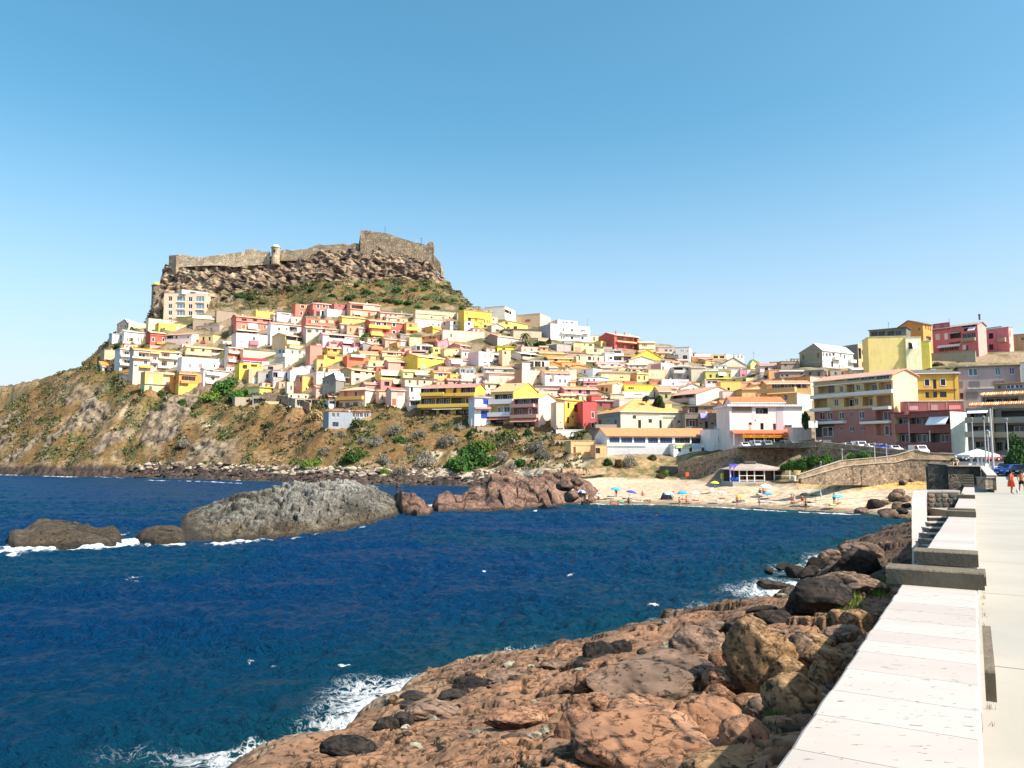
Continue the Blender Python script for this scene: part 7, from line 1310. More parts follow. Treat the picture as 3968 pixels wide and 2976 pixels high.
o=wall_path('parapet',[(3162,1710,1731.5,152.6),(3270,1721,1741.5,145.4),(3370,1731,1750.5,139.9),(3470,1740,1762.5,134.9),(3520,1746,1768.5,132.4)],.5,M_PAR);tag(o,'shaded parapet along the road above the beach bushes','wall')
o=wall_path('ramp_wall',[(3104,1856,1875,128),(3180,1834,1878,128.5),(3269,1808,1880,129.5),(3330,1802,1880,130),(3400,1796,1885,130.5),(3471,1792,1890,131),(3523,1779,1892,131),(3600,1781,1895,130.5),(3693,1784,1900,130)],.9,M_SEA,cap=.12,capm=PC);tag(o,'lower stone wall of the beach ramp with dry grass at its foot','wall')
o=wall_path('parapet',[(3092,1842,1857,128.4),(3180,1812,1834.5,128.9),(3261,1786,1808.5,129.9),(3330,1779,1802.5,130.4),(3400,1774,1796.5,130.9),(3471,1765,1792.5,131.4),(3544,1744,1779.5,131.4),(3600,1755,1781.5,130.9),(3702,1760,1784.5,130.4)],.45,M_PAR,cap=.08,capm=PC);tag(o,'rust ochre parapet climbing beside the beach ramp','wall')
o=wall_path('wall',[(2555,1806,1862,192),(2627,1808,1862,189.6)],4,mat('dark_concrete',(.10,.095,.085),.9,.2,1,.3));tag(o,'dark concrete platform at the left end of the beach wall','wall')
o=wall_path('garden_wall',[(2180,1815,1835,178),(2290,1818,1836,186),(2350,1812,1838,190)],.6,M_PAR);tag(o,'low stone terrace wall above the pale rocks by the beach','wall')
o=wall_path('garden_wall',[(1020,1518,1545,322),(1075,1528,1560,320),(1200,1560,1590,303)],.6,M_PAR);tag(o,'stepped field wall on the dry slope','wall')
b=MB()
for i in range(9):
 p=at(2150+i*5.2,1735+i*6.2,226-i*1.2);b.box(p.x-.9,p.x+.9,p.y-.3,p.y+.3,p.z-.5,p.z)
tag(b.build('garden_stairs',mat('pale_step_stone',(.5,.42,.32),.9,.2,2)),'pale stone steps beside the ochre ruin','stairs')
def WL(s,l,z):return Vector((DV.x*s+LV.x*l,DV.y*s+LV.y*l,z))
_a=onz(3807,2976,7.46);_b=onz(2999,2943,7.46);lR,lL=_a.dot(LV),_b.dot(LV)
s0_=1.5
M_CONC=mat('promenade_concrete',(.35,.325,.28),.93,.09,.35,.06,30)
ss=[0,6,12,20,30,40,50,60,70,80,90,100,106];gx=np.array([[WL(s,l,0).x for l in(lR-.03,3,8,16,30,46)]for s in ss]);gy2=np.array([[WL(s,l,0).y for l in(lR-.03,3,8,16,30,46)]for s in ss]);gz=np.array([[wz(s)]*6 for s in ss])
o=grid_mesh('promenade',gx,gy2,gz,M_CONC,True);tag(o,kind='structure')
pl=MB()
for s in range(3,100,5):pl.poly([WL(s,lR+.05,wz(s)+.004),WL(s,9,wz(s)+.004),WL(s+.012+s*.0006,9,wz(s)+.004),WL(s+.012+s*.0006,lR+.05,wz(s)+.004)])
tag(pl.build('promenade_joints',mat('joint',(.34,.30,.24),.9,0)),kind='structure')
SW=empty('sea_wall',WL(s0_,0,6.5));tag(SW,'sea wall topped with pinkish white travertine slabs leading away from the viewer','wall')
def swp(o):o.parent=SW;o.matrix_parent_inverse=Matrix.Translation(-SW.location);return o
def tmat(n,c):
 m=mat(n,c,.75,.06,3,.25,60,.3);return m
def travertine(n,c):
 m=bpy.data.materials.new(n);m.use_nodes=True;t,b=setnode(m);N=t.nodes.new;L=t.links.new;b.inputs['Roughness'].default_value=.8;b.inputs['Specular IOR Level'].default_value=.25
 tc=N('ShaderNodeTexCoord');mp=N('ShaderNodeMapping');mp.inputs['Rotation'].default_value=(0,0,TH);mp.inputs['Scale'].default_value=(1.2,3,2);L(tc.outputs['Object'],mp.inputs[0])
 n1_=N('ShaderNodeTexNoise');n1_.inputs['Scale'].default_value=1;n1_.inputs['Detail'].default_value=7;L(mp.outputs[0],n1_.inputs['Vector'])
 r=N('ShaderNodeValToRGB');r.color_ramp.elements[0].position=.35;r.color_ramp.elements[1].position=.65;r.color_ramp.elements[0].color=(*[x*.95 for x in c],1);r.color_ramp.elements[1].color=(*[min(.85,x*1.03)for x in c],1);L(n1_.outputs[0],r.inputs[0])
 mp2=N('ShaderNodeMapping');mp2.inputs['Rotation'].default_value=(0,0,TH);mp2.inputs['Scale'].default_value=(14,46,14);L(tc.outputs['Object'],mp2.inputs[0])
 n2_=N('ShaderNodeTexNoise');n2_.inputs['Scale'].default_value=1;n2_.inputs['Detail'].default_value=4;L(mp2.outputs[0],n2_.inputs['Vector']);r2=N('ShaderNodeMapRange');r2.inputs[1].default_value=.66;r2.inputs[2].default_value=.72;L(n2_.outputs[0],r2.inputs[0])
 mx=N('ShaderNodeMix');mx.data_type='RGBA';L(r2.outputs[0],mx.inputs[0]);L(r.outputs[0],mx.inputs[6]);mx.inputs[7].default_value=(.27,.22,.18,1);L(mx.outputs[2],b.inputs['Base Color'])
 bp=N('ShaderNodeBump');bp.invert=True;bp.inputs['Strength'].default_value=.8;bp.inputs['Distance'].default_value=.01;L(r2.outputs[0],bp.inputs['Height']);L(bp.outputs[0],b.inputs['Normal']);return m
TV=[travertine('travertine_white',(.425,.39,.355)),travertine('travertine_pink',(.42,.372,.333)),travertine('travertine_rose',(.405,.358,.322))]
rq=random.Random(4)
def coping(sa,sb,step,drop=.6,zf=None,l0=None,l1=None,parent=None,fn=WL,ms=TV):
 s=sa;l0=lL if l0 is None else l0;l1=lR if l1 is None else l1
 while s<sb-.05:
  e=min(s+step*rq.uniform(.8,1.25),sb)
  if sb-e<.15:e=sb
  b=MB();g=.002;P=[];top=(lambda q:wz(q)+drop)if zf is None else zf
  ja=[rq.uniform(-.006,.006)for _ in range(3)]
  for(q,lft,rgt)in((s+g,l0+ja[0],l1+ja[1]*.4),((s+e)/2,l0+ja[1],l1+ja[2]*.4),(e-g,l0+ja[2],l1+ja[0]*.4)):
   P.append([fn(q,lft,top(q)-.09),fn(q,lft,top(q)-.008),fn(q,lft+.012,top(q)),fn(q,rgt-.012,top(q)),fn(q,rgt,top(q)-.008),fn(q,rgt,top(q)-.09)])
  b.v=[tuple(p)for r_ in P for p in r_]
  for i in range(2):
   for j in range(5):b.f.append((i*6+j,(i+1)*6+j,(i+1)*6+j+1,i*6+j+1));b.mi.append(0)
   b.f.append((i*6+5,(i+1)*6+5,(i+1)*6,i*6));b.mi.append(0)
  b.f.append((5,4,3,2,1,0));b.f.append((12,13,14,15,16,17));b.mi+=[0,0]
  o=b.build('coping_slab',rq.choice(ms),None);(swp(o)if parent is None else parent(o));s=e
def core(sa,sb,drop=.6,l0=None,l1=None,fn=WL,zf=None,down=6.5,m=None,par=None):
 l0=lL+.04 if l0 is None else l0;l1=lR-.015 if l1 is None else l1;b=MB();n=max(1,int((sb-sa)/3));top=(lambda q:wz(q)+drop-.092)if zf is None else zf
 for i in range(n):
  a,c=sa+(sb-sa)*i/n,sa+(sb-sa)*(i+1)/n
  b.poly([fn(a,l0,top(a)-down),fn(a,l0,top(a)),fn(c,l0,top(c)),fn(c,l0,top(c)-down)]);b.poly([fn(a,l1,top(a)),fn(a,l1,top(a)-down),fn(c,l1,top(c)-down),fn(c,l1,top(c))],M_CONC);b.poly([fn(a,l0,top(a)),fn(a,l1,top(a)),fn(c,l1,top(c)),fn(c,l0,top(c))])
 for q in(sa,sb):b.poly([fn(q,l0,top(q)-down),fn(q,l1,top(q)-down),fn(q,l1,top(q)),fn(q,l0,top(q))])
 m=m or M_PROM;b.mats=[m,M_CONC];b.mi=[(1 if(k_%3==1 and k_<3*n)else 0)for k_ in range(len(b.f))];o=b.build('masonry',None,None);return swp(o)if par is None else par(o)
def sAt(py,drop):
 lo,hi=1.0,150.0
 for _ in range(60):
  m_=(lo+hi)/2;p=WL(m_,lR,wz(m_)+drop);yy=float(project(p.x,p.y,p.z)[1])
  if yy>py:lo=m_
  else:hi=m_
 return lo
M_BLK=mat('dark_stone_block',(.14,.115,.08),.95,.22,3,.5,22)
sA=sAt(2288,.6)
coping(1.2,sA+.25,.40);core(1.2,sA+.2)
def block(s,ds,la,lb,z0,h,lab=None):
 b=MB();c=.012
 pr=[(0,0),(ds,0),(ds,h-c),(ds-c,h),(c,h),(0,h-c)];vs=[]
 for l in(la,lb):
  for(q,zz)in pr:vs.append(tuple(WL(s+q,l,z0+zz)))
 b.v=vs;b.f=[tuple(range(6)),tuple(reversed(range(6,12)))]+[(i,i+6,(i+1)%6+6,(i+1)%6)for i in range(6)];b.mi=[0]*8
 return swp(b.build('stone_block',M_BLK))
def edge(px,py,z):p=onz(px,py,z);return p.dot(DV),p.dot(LV)
zA=wz(sA)+.6;block(sA,.34,edge(3433,2262,zA)[1],edge(3817,2288,zA)[1],zA+.003,.15)
sB=sA+2.25;zB=wz(sB)+.6;block(sB,.36,lL-.03,lR+.02,zB-.01,.155)
core(sA+.42,sB-.2,.12,m=M_BLK);core(sB-.15,sB+.5,.6)
b=MB();
for(px,py)in():pass
q=WL(sB-.9,(lL+lR)/2-.1,wz(sB)+.14);b.box(-.2,.2,-.12,.12,0,.1);o=swp(b.build('meter_cover',paint('lg')));o.location=q-SW.location+SW.location;o.rotation_euler=(0,0,-TH)
sC=sAt(2006,.6);coping(sB+.36,sC+.25,.55);core(sB+.3,sC+.2)
block(sC,.36,lL-.05,lR+.02,wz(sC)+.603,.16);sC2=sC+2.1;core(sC+.4,sC2+.2,.3,m=M_BLK);block(sC2,.36,lL,lR+.01,wz(sC2)+.59,.16)
sE=sAt(1933,.6);coping(sC2+.4,sE+.2,.8);core(sC2+.3,sE+.3)
block(sE,.5,lL-.05,lR+.02,wz(sE)+.603,.16);sF=sAt(1888,.6);coping(sE+.9,sF,1.0);core(sE+.5,sF+.1)
for i in range(5):
 z0=wz(sF)+.6+i*.16;block(sF+i*.5,.5,lL-.05,lR,z0-.2,.36)
core(sF,sF+8,.3,down=5)
b_s,b_e=edge(3850,2602,7.2)[0],edge(3835,2425,7.2)[0]
block(b_s,b_e-b_s,lR+.02,edge(3857,2602,7.2)[1],7.02,.18);block(sB+.6,.7,lR+.02,lR+.09,wz(sB)+.3,.12)
ST=empty('beach_stairs',at(3560,2100,31));tag(ST,'stone stairs from the promenade to the beach with a white coped side wall','stairs')
def stp(o):o.parent=ST;o.matrix_parent_inverse=Matrix.Translation(-ST.location);return o
pf=[(29.5,4.3),(31,4.86),(32.2,5.5),(33.4,6.1),(34.6,6.52),(36,6.68),(38.6,6.78)]
for i in range(len(pf)-1):
 (Da,za),(Db,zb_)=pf[i],pf[i+1];k=2 if i>0 else 1
 for j in range(k):
  d0,d1=Da+(Db-Da)*j/k,Da+(Db-Da)*(j+1)/k;z0,z1=za+(zb_-za)*j/k,za+(zb_-za)*(j+1)/k;b=MB()
  xl=lambda D,ex=0:aof(np.interp(D,[29.5,38.6],[3514,3534]))*D-ex;xr=lambda D,ex=0:aof(np.interp(D,[29.5,38.6],[3576,3586]))*D+ex
  g=.012;v=[(xl(d0),d0+g,z0-.1),(xr(d0),d0+g,z0-.1),(xr(d1),d1-g,z1-.1),(xl(d1),d1-g,z1-.1),(xl(d0),d0+g,z0),(xr(d0),d0+g,z0),(xr(d1),d1-g,z1),(xl(d1),d1-g,z1)]
  b.v=v;b.f=[(0,3,2,1),(4,5,6,7),(0,1,5,4),(1,2,6,5),(2,3,7,6),(3,0,4,7)];b.mi=[0]*6;stp(b.build('coping_slab',TV[(i+j)%2]))
 b=MB();e=.05;v=[(xl(Da,-e),Da,0),(xr(Da,-e),Da,0),(xr(Db,-e),Db,0),(xl(Db,-e),Db,0),(xl(Da,-e),Da,za-.102),(xr(Da,-e),Da,za-.102),(xr(Db,-e),Db,zb_-.102),(xl(Db,-e),Db,zb_-.102)]
 b.v=v;b.f=[(4,5,6,7),(0,1,5,4),(1,2,6,5),(2,3,7,6),(3,0,4,7)];b.mi=[0]*5;stp(b.build('masonry',M_PROM))
M_RIS=mat('stair_riser',(.2,.14,.1),.95,.3,4,.4)
for i in range(8):
 D=28.6+i*.62;z=5.9-(7-i)*.17;x0_,x1_=aof(3585)*D,WL(D/DV.y,lL-.05,0).x-.0
 x1_=max(x1_,x0_+.9)
 b=MB();b.box(x0_+.02,x1_,D+.02,D+.9,z-1.2,z-.035,M_RIS);b.build('step',None);o=bpy.data.objects[-1]if False else None
 so_=[q for q in COL.objects if q.name.startswith('step')and q.parent is None];[stp(q)for q in so_]
 b=MB();b.box(x0_+.02,x1_,D-.03,D+.62,z-.033,z,TV[0]);stp(b.build('tread',None))
xa,xb=aof(3583)*38.4,aof(3712)*38.4
b=MB();b.box(xa,xb,33.55,38.3,3,5.93);stp(b.build('landing',M_CONC))
b=MB();b.box(xa+.02,xb,38.42,38.9,3.5,6.68);wl=stp(b.build('masonry',mat('mortar',(.46,.40,.31),.95,.15,4,.3)))
rz=random.Random(9);zz=5.5;rowi=0;smats=[mat('wall_stone',c,.9,.25,5,.6,20)for c in((.12,.105,.09),(.26,.17,.12),(.30,.21,.15),(.09,.1,.085),(.22,.13,.1),(.34,.26,.19))]
stone_me=[]
for k in range(8):
 v,f=ico(2);r=np.random.RandomState(k);v=np.sign(v)*np.abs(v)**.55*(1+.1*r.uniform(-1,1,v.shape));me=bpy.data.meshes.new('stone');me.from_pydata((v*[.5,.5,.5]).tolist(),[],f);me.materials.append(smats[k%6]);me.update();stone_me.append(me)
while zz<6.6:
 hh=rz.uniform(.2,.3);x=xa+.03
 while x<xb-.1:
  ww=rz.uniform(.26,.46);s_=bpy.data.objects.new('stone',rz.choice(stone_me));COL.objects.link(s_);s_.parent=ST;s_.location=Vector((x+ww/2,38.42,zz+hh/2))-ST.location;s_.scale=(ww*.88,.16,hh*.84);s_.rotation_euler=(0,rz.uniform(-.08,.08),0);x+=ww
 zz+=hh
x=xa-.1
while x<xb:
 ww=rz.uniform(.7,1.0);e=min(x+ww,xb);b=MB();b.box(x+.01,e-.01,38.35,38.98,6.682,6.78,TV[int(x*7)%3]);stp(b.build('coping_slab',None));x=e
BA=empty('bastion',at(3720,1880,70));tag(BA,'dark stone bastion terrace at the far end of the promenade','bastion')
def bap(o):o.parent=BA;o.matrix_parent_inverse=Matrix.Translation(-BA.location);return o
M_DST=masonry('bastion_stone',[(.12,.10,.08),(.22,.16,.12),(.08,.075,.065),(.26,.2,.14)],2.2,(.2,.17,.13))
bap(wall_path('masonry',[(3596,1797,1960,72.8),(3672,1802,1960,72.2)],.6,M_DST,cap=.1,capm=M_CONC));bap(wall_path('masonry',[(3673,1811,1990,71.9),(3799,1812,1990,71.4)],6.0,M_DST,cap=None))
bap(wall_path('parapet',[(3673,1807,1812,71.8),(3799,1808,1813,71.3)],.5,M_DST,cap=.12,capm=mat('terrace_coping',(.5,.42,.32),.9,.1,2)))
bap(wall_path('parapet',[(3801,1810,1900,73),(3806,1816,1900,68.2),(3830,1846,1900,60.5)],.5,M_DST,cap=.1,capm=TV[0],capo=.1))
bap(wall_path('pillar',[(3817,1851,1896,60.2),(3849,1852,1893,60.4)],.8,masonry('pillar_stone',[(.3,.2,.14),(.2,.17,.13),(.4,.3,.2)],3,(.45,.38,.3)),cap=.06,capm=TV[1]))
M_ASPH=mat('asphalt',(.075,.075,.078),.9,.15,1.2,.1,30)
def sheet(name,pts,m,n=10):
 b=MB();P=[at(px,py,D)for px,py,D in pts];b.poly(P);o=b.build(name,m);tag(o,kind='structure');return o
def draped(name,px0,px1,D0,D1,zf,m,kx=14,ky=8):
 pp=np.linspace(px0,px1,kx);dd=np.linspace(D0,D1,ky);A_,D_=np.meshgrid(np.array([aof(p)for p in pp]),dd);X_=A_*D_;return tag(grid_mesh(name,X_,D_,zf(X_,D_),m),kind='structure')
def zroad(X,Y):
 px=X/Y/CP*F+CX;return np.interp(px,[2700,3160,3400,3560,3700,3900,4400],[10.0,10.05,9.35,8.5,7.75,7.3,7.3])+0*X
draped('road',2860,3560,153.5,184,zroad,M_ASPH);
zr2=lambda X,Y:np.interp(Y,[96,106,120,135],[5.95,6.25,7.1,7.6])
draped('road',3560,4420,131.8,150,lambda X,Y:np.maximum(zroad(X,Y),7.55),M_ASPH);draped('car_park',3700,4420,96,131.5,zr2,M_ASPH)
b=MB();
for k in range(9):
 D=137.5;px=3590+k*45;p=at(px,1700,D);z=max(float(zroad(p.x,D)),7.55)+.006;b.poly([(p.x,D,z),(p.x+1.5,D,z),(p.x+1.5,D+.15,z),(p.x,D+.15,z)])
tag(b.build('road_markings',paint('white')),kind='structure')
b=MB();p,q=at(3560,1700,148),at(3968,1700,141);b.box(0,(q-p).length,0,2.2,0,.14);o=b.build('pavement',PC,None,(p.x,p.y,7.56));o.rotation_euler=(0,0,math.atan2(q.y-p.y,q.x-p.x));tag(o,kind='structure')
o=wall_path('guard_rail',[(3640,1752,1758,134),(3968,1768,1774,127)],.12,paint('lg'));tag(o,'low grey guard rail between the road and the car park','guard rail')
def foliage_mat(n,c,c2,var=.5):
 m=bpy.data.materials.new('foliage_'+n);m.use_nodes=True;t,b=setnode(m);N=t.nodes.new;L=t.links.new;b.inputs['Roughness'].default_value=.8;b.inputs['Specular IOR Level'].default_value=.15
 tc=N('ShaderNodeTexCoord');no=N('ShaderNodeTexNoise');no.inputs['Scale'].default_value=3.5;no.inputs['Detail'].default_value=4;L(tc.outputs['Object'],no.inputs['Vector']);oi=N('ShaderNodeObjectInfo')
 r=N('ShaderNodeValToRGB');r.color_ramp.elements[0].position=.35;r.color_ramp.elements[1].position=.68;r.color_ramp.elements[0].color=(*c,1);r.color_ramp.elements[1].color=(*c2,1)
 L(no.outputs[0],r.inputs[0]);hv=N('ShaderNodeHueSaturation');mr=N('ShaderNodeMapRange');mr.inputs[3].default_value=.75;mr.inputs[4].default_value=1.3;L(oi.outputs['Random'],mr.inputs[0]);L(mr.outputs[0],hv.inputs['Value']);L(r.outputs[0],hv.inputs['Color']);L(hv.outputs[0],b.inputs['Base Color'])
 return m
FM=dict(green=foliage_mat('green',(.022,.065,.014),(.075,.16,.03)),dark=foliage_mat('dark',(.012,.032,.012),(.035,.08,.02)),gray=foliage_mat('grey',(.13,.115,.085),(.27,.24,.19)),olive=foliage_mat('olive',(.05,.06,.018),(.13,.13,.045)),lime=foliage_mat('lime',(.06,.11,.015),(.17,.24,.04)),pink=foliage_mat('pink',(.22,.07,.09),(.42,.2,.2)),brown=foliage_mat('brown',(.07,.05,.02),(.17,.12,.05)),dry=foliage_mat('dry',(.28,.19,.08),(.45,.33,.15)),palm=foliage_mat('palm',(.05,.06,.02),(.13,.15,.06)))
def leafball(seed,n=900,lobes=9,flat=.8,leaf=.07,spiky=False):
 r=np.random.RandomState(seed);L_=r.normal(size=(lobes,3));L_/=np.linalg.norm(L_,axis=1)[:,None];L_*=r.uniform(.25,.62,(lobes,1));L_[:,2]=np.abs(L_[:,2])*.8;rad=r.uniform(.3,.5,lobes)
 vs,fs=[],[]
 for i in range(n):
  k=r.randint(lobes);d=r.normal(size=3);d/=np.linalg.norm(d);d[2]=d[2]if d[2]>-.35 else-d[2]*.5;p=L_[k]+d*rad[k]*r.uniform(.72,1.06);p[2]=max(p[2]*flat,.01)
  nn=d+r.normal(size=3)*.55;nn/=np.linalg.norm(nn);a=np.cross(nn,r.normal(size=3));a/=np.linalg.norm(a);b=np.cross(nn,a);s=leaf*r.uniform(.6,1.5);s2=s*(.35 if spiky else.8)
  q=len(vs);vs+=[tuple(p-a*s-b*s2),tuple(p+a*s-b*s2*.4),tuple(p+a*s*.7+b*s2),tuple(p-a*s*.8+b*s2*.8)];fs.append((q,q+1,q+2,q+3))
 return vs,fs
_bm={}
def bush_mesh(kind,k,big=False):
 key=(kind,k,big)
 if key not in _bm:
  vs,fs=leafball(k+(50 if big else 0),2600 if big else 1200,14 if big else 9,.8,.045 if big else.062,kind=='gray');me=bpy.data.meshes.new('crown');me.from_pydata(vs,[],fs);me.materials.append(FM[kind]);me.update();_bm[key]=me
 return _bm[key]
rb=random.Random(21)
def bush(px,py,wpx,kind,label,group=None,D=None,hf=.75,name='bush',cat='bush',big=None,core_=True):
 """py: middle of the plant in the photo"""
 hp=wpx*hf
 if D is None:D=hit(px,py+hp*.45,95)
 W=wpx/F*D;b0=at(px,py+hp*.5,D);e=empty(name,b0+Vector((0,W*.15,0)),rb.uniform(0,6.3));tag(e,label,cat,group)
 o=link('crown',bush_mesh(kind,rb.randrange(3),wpx>75 if big is None else big),e);o.scale=(W*.56,W*.56,hp/F*D*1.12);
 if core_:
  b=MB();
  for j in range(4):a=j*1.6+.4;b.tube([(0,0,-.5),(math.cos(a)*W*.10,math.sin(a)*W*.10,W*.18),(math.cos(a)*W*.25,math.sin(a)*W*.25,W*.38)],[.05*W**.5+.03,.04,.02],5)
  b.build('stem',mat('bark',(.09,.07,.05),.9,.2,3),e)
 return e
G_='grey shrubs on the coastal slope';GG='green shrubs on the coastal slope'
for i,(px,py,w_)in enumerate([(312,1736,95),(298,1650,70),(393,1682,60),(457,1740,70),(511,1668,66),(556,1695,62),(592,1736,58),(583,1632,84),(710,1704,78),(665,1776,50),(696,1655,38),(325,1401,28),(375,1587,34),(640,1690,60),(350,1760,60),(520,1720,60),(1456,1696,84),(1488,1772,72),(1623,1674,92),(1533,1652,84),(1736,1697,112),(1646,1764,110),(1262,1738,70),(1316,1673,62),(1551,1816,88),(1690,1640,60),(1780,1650,60),(1953,1757,70),(2080,1716,86),(2107,1746,84),(1985,1800,60),(1400,1700,60),(1590,1730,70),(2441,1778,86),(460,1560,36)]):
 bush(px,py,w_,'gray',{0:'largest ash grey shrub dome near the far shore at the left',7:'grey shrub hanging over the dark ledge',12+8:'broad grey shrub right of the dark green square bush',33:'grey olive shrub left of the restaurant base'}.get(i,'ash grey dry shrub on the coastal slope'),G_)
for i,(px,py,w_,k,lab)in enumerate([(452,1560,52,'green','bright green bush at the cliff edge below the left houses'),(475,1496,52,'dark','dark green bush beside the left balcony block'),(538,1528,84,'green','round green bush below the left cream walls'),(524,1570,40,'lime','yellow green bush under the round green one'),(619,1520,54,'green','leafy green bush below the orange and pale yellow house'),(696,1556,64,'green','green bush above the bare earth ledge'),(737,1494,46,'dark','dark round tree beside the pink blossom tree'),(768,1488,42,'pink','pink blossoming tree in front of the wide orange house'),(868,1478,140,'green','big dark green fig tree below the white two storey house'),(930,1515,110,'green','spreading green growth right of the big fig tree'),(820,1520,100,'lime','light green hedge below the pink blossom tree'),(393,1452,62,'lime','light green bush left of the beige balcony block'),(443,1460,60,'olive','olive bush left of the beige balcony block'),(447,1336,52,'dark','dark tree left of the white grey eaved house'),(389,1360,32,'dark','small dark shrub on the left ridge'),(1135,1782,46,'green','dark green bush near the shore left of the path'),(1203,1786,92,'lime','bright green bush mass near the shore'),(1370,1757,104,'green','square dark green bush in the middle of the slope'),(1551,1696,72,'green','green bush among grey shrubs'),(1483,1823,60,'lime','low green plants near the pale slabs'),(1347,1604,66,'dark','dark bushy tree in front of the blue grey seaside house'),(1310,1625,50,'dark','dark tree left part in front of the blue grey house'),(1094,1540,64,'brown','brownish green tree by the ruined shed'),(1397,1630,84,'olive','reed like bush below the orange hipped house'),(1827,1671,74,'green','green tree left of the restaurant terrace wall'),(1831,1725,112,'green','green bush mass in the right part of the slope'),(1804,1777,160,'green','largest green bush mass above the white cliff'),(1872,1764,120,'green','green bush mass right of the largest one'),(1768,1783,110,'green','green bush mass left of the largest one'),(1881,1715,100,'lime','light green agave thicket above the green mass'),(1596,1644,30,'dark','clipped round bush at the edge of the lawn'),(2016,1783,62,'green','green bush right of the grey shrubs by the white cliff'),(2048,1668,48,'dark','dark bush under the salmon seaside house'),(1965,1668,40,'lime','yellow green bush below the garden wall'),(2355,1783,48,'dark','dark bush left of the restaurant base wall'),(2400,1790,60,'brown','brown bush under the restaurant base wall'),(2527,1769,50,'olive','olive bush right under the restaurant'),(2586,1828,48,'lime','bright green bush on the sandy bank'),(2560,1838,44,'brown','brown bush on the sandy bank'),(760,1560,60,'olive','olive bush above the overhang'),(655,1560,110,'olive','smooth olive green slope bush left of centre'),(600,1590,90,'olive','olive green bush over the brown rocks'),(275,1715,70,'olive','olive bush near the left crag'),(240,1700,50,'olive','small olive bush on the left crag'),(1230,1600,90,'dry','dry yellow reed bed below the terrace wall'),(1130,1600,90,'olive','green reed bed below the terrace wall'),(1040,1640,60,'olive','low olive bush by the dirt path')]):
 bush(px,py,w_,k,lab,'green shrubs on the coastal slope' if k in('green','lime','olive')and py>1550 else None,hf=.62 if w_>80 else.8,D=None)
HG='green bushes on the castle hill slope'
for(px,py,w_,k)in[(1208,1116,58,'dark'),(1331,1064,30,'dark'),(1415,1126,62,'green'),(1541,1118,58,'dark'),(1600,1118,60,'green'),(1648,1119,50,'green'),(1505,1158,62,'dark'),(1545,1165,50,'green'),(1360,1145,72,'dark'),(1581,1166,60,'green'),(1686,1187,56,'dark'),(1693,1064,32,'green'),(1288,1140,44,'dark'),(870,1150,48,'dark'),(924,1141,62,'dark'),(979,1144,60,'olive'),(1050,1130,60,'olive'),(1120,1110,60,'olive'),(1270,1100,60,'olive'),(1440,1160,50,'olive'),(1720,1165,44,'olive'),(1760,1160,40,'green'),(1790,1190,40,'green'),(1820,1200,36,'green'),(1470,1100,50,'olive'),(1020,1165,50,'brown'),(1170,1165,50,'olive'),(1240,1160,54,'brown'),(700,1110,40,'brown'),(760,1120,40,'brown'),(1620,1185,40,'green'),(1650,1150,44,'olive'),(1380,1100,40,'olive')]:
 bush(px,py,w_,k,{'dark':'dark green bush on the castle hill slope','green':'fresh green bush on the castle hill slope','olive':'olive green scrub bush on the castle hill slope','brown':'brown dry bush on the castle hill slope'}[k],HG,hf=.5)
for(px,py,w_,k,D,lab,hf_)in[(1416,1296,50,'green',None,'green tree left of the large red house',.9),(1440,1312,40,'dark',None,'dark tree hanging left of the large red house',.9),(1479,1313,52,'green',None,'round green tree at the foot of the large red house',.7),(2093,1325,72,'dark',None,'dark clipped hedge beside the palm trees',.6),(2128,1313,28,'dark',None,'dark slim tree beside the clipped hedge',1.5),(2552,1543,60,'dark',232,'leafy dark tree behind the old hipped building',1.2),(2505,1538,34,'dark',232,'small sparse tree left of the leafy dark one',1.0),(3125,1604,44,'dark',176,'tall dark tree between trattoria and balcony block',2.4),(3074,1789,66,'green',146,'green bush behind the beach kiosk',.9),(3112,1784,80,'green',144,'largest green bush behind the beach kiosk',.9),(3150,1776,70,'green',143,'green bush in the corner of the beach walls',.9),(3201,1768,76,'green',141,'green bush right of the wall corner',.8),(3040,1803,46,'green',148,'small green bush at the kiosk roof edge',.8),(3310,1760,64,'green',137,'green bush below the road parapet',.8),(3353,1752,60,'green',136,'green bush at the right end below the parapet',.8),(3262,1775,50,'olive',139,'olive bush between the green ones below the parapet',.7),(3951,1752,110,'green',100,'leafy green tree over the parked cars at the right edge',1.2),(3940,1700,90,'dark',112,'dark green tree behind the other at the right edge',.9),(3900,1385,90,'lime',244,'green plants on the rocky bank under the pink house',.35),(3800,1382,60,'olive',244,'olive plants on the rocky bank',.4),(3640,1405,60,'olive',232,'scrub beside the concrete retaining wall',.5),(3962,1368,60,'green',248,'green bank at the upper right edge',.5),(2178,1652,30,'dark',None,'round dark bush by the yellow narrow house',.8),(2255,1670,90,'dark',None,'low dark hedge below the bright red house',.18),(3714,1405,22,'brown',234,'brown shrub on the rocky bank',1.3),(3694,1778,20,'green',129,'small green plant on the parapet near the bastion',.7)]:
 bush(px,py,w_,k,lab,None,D=D,hf=hf_,name='tree' if hf_>.85 else 'bush',cat='tree' if hf_>.85 else 'bush')
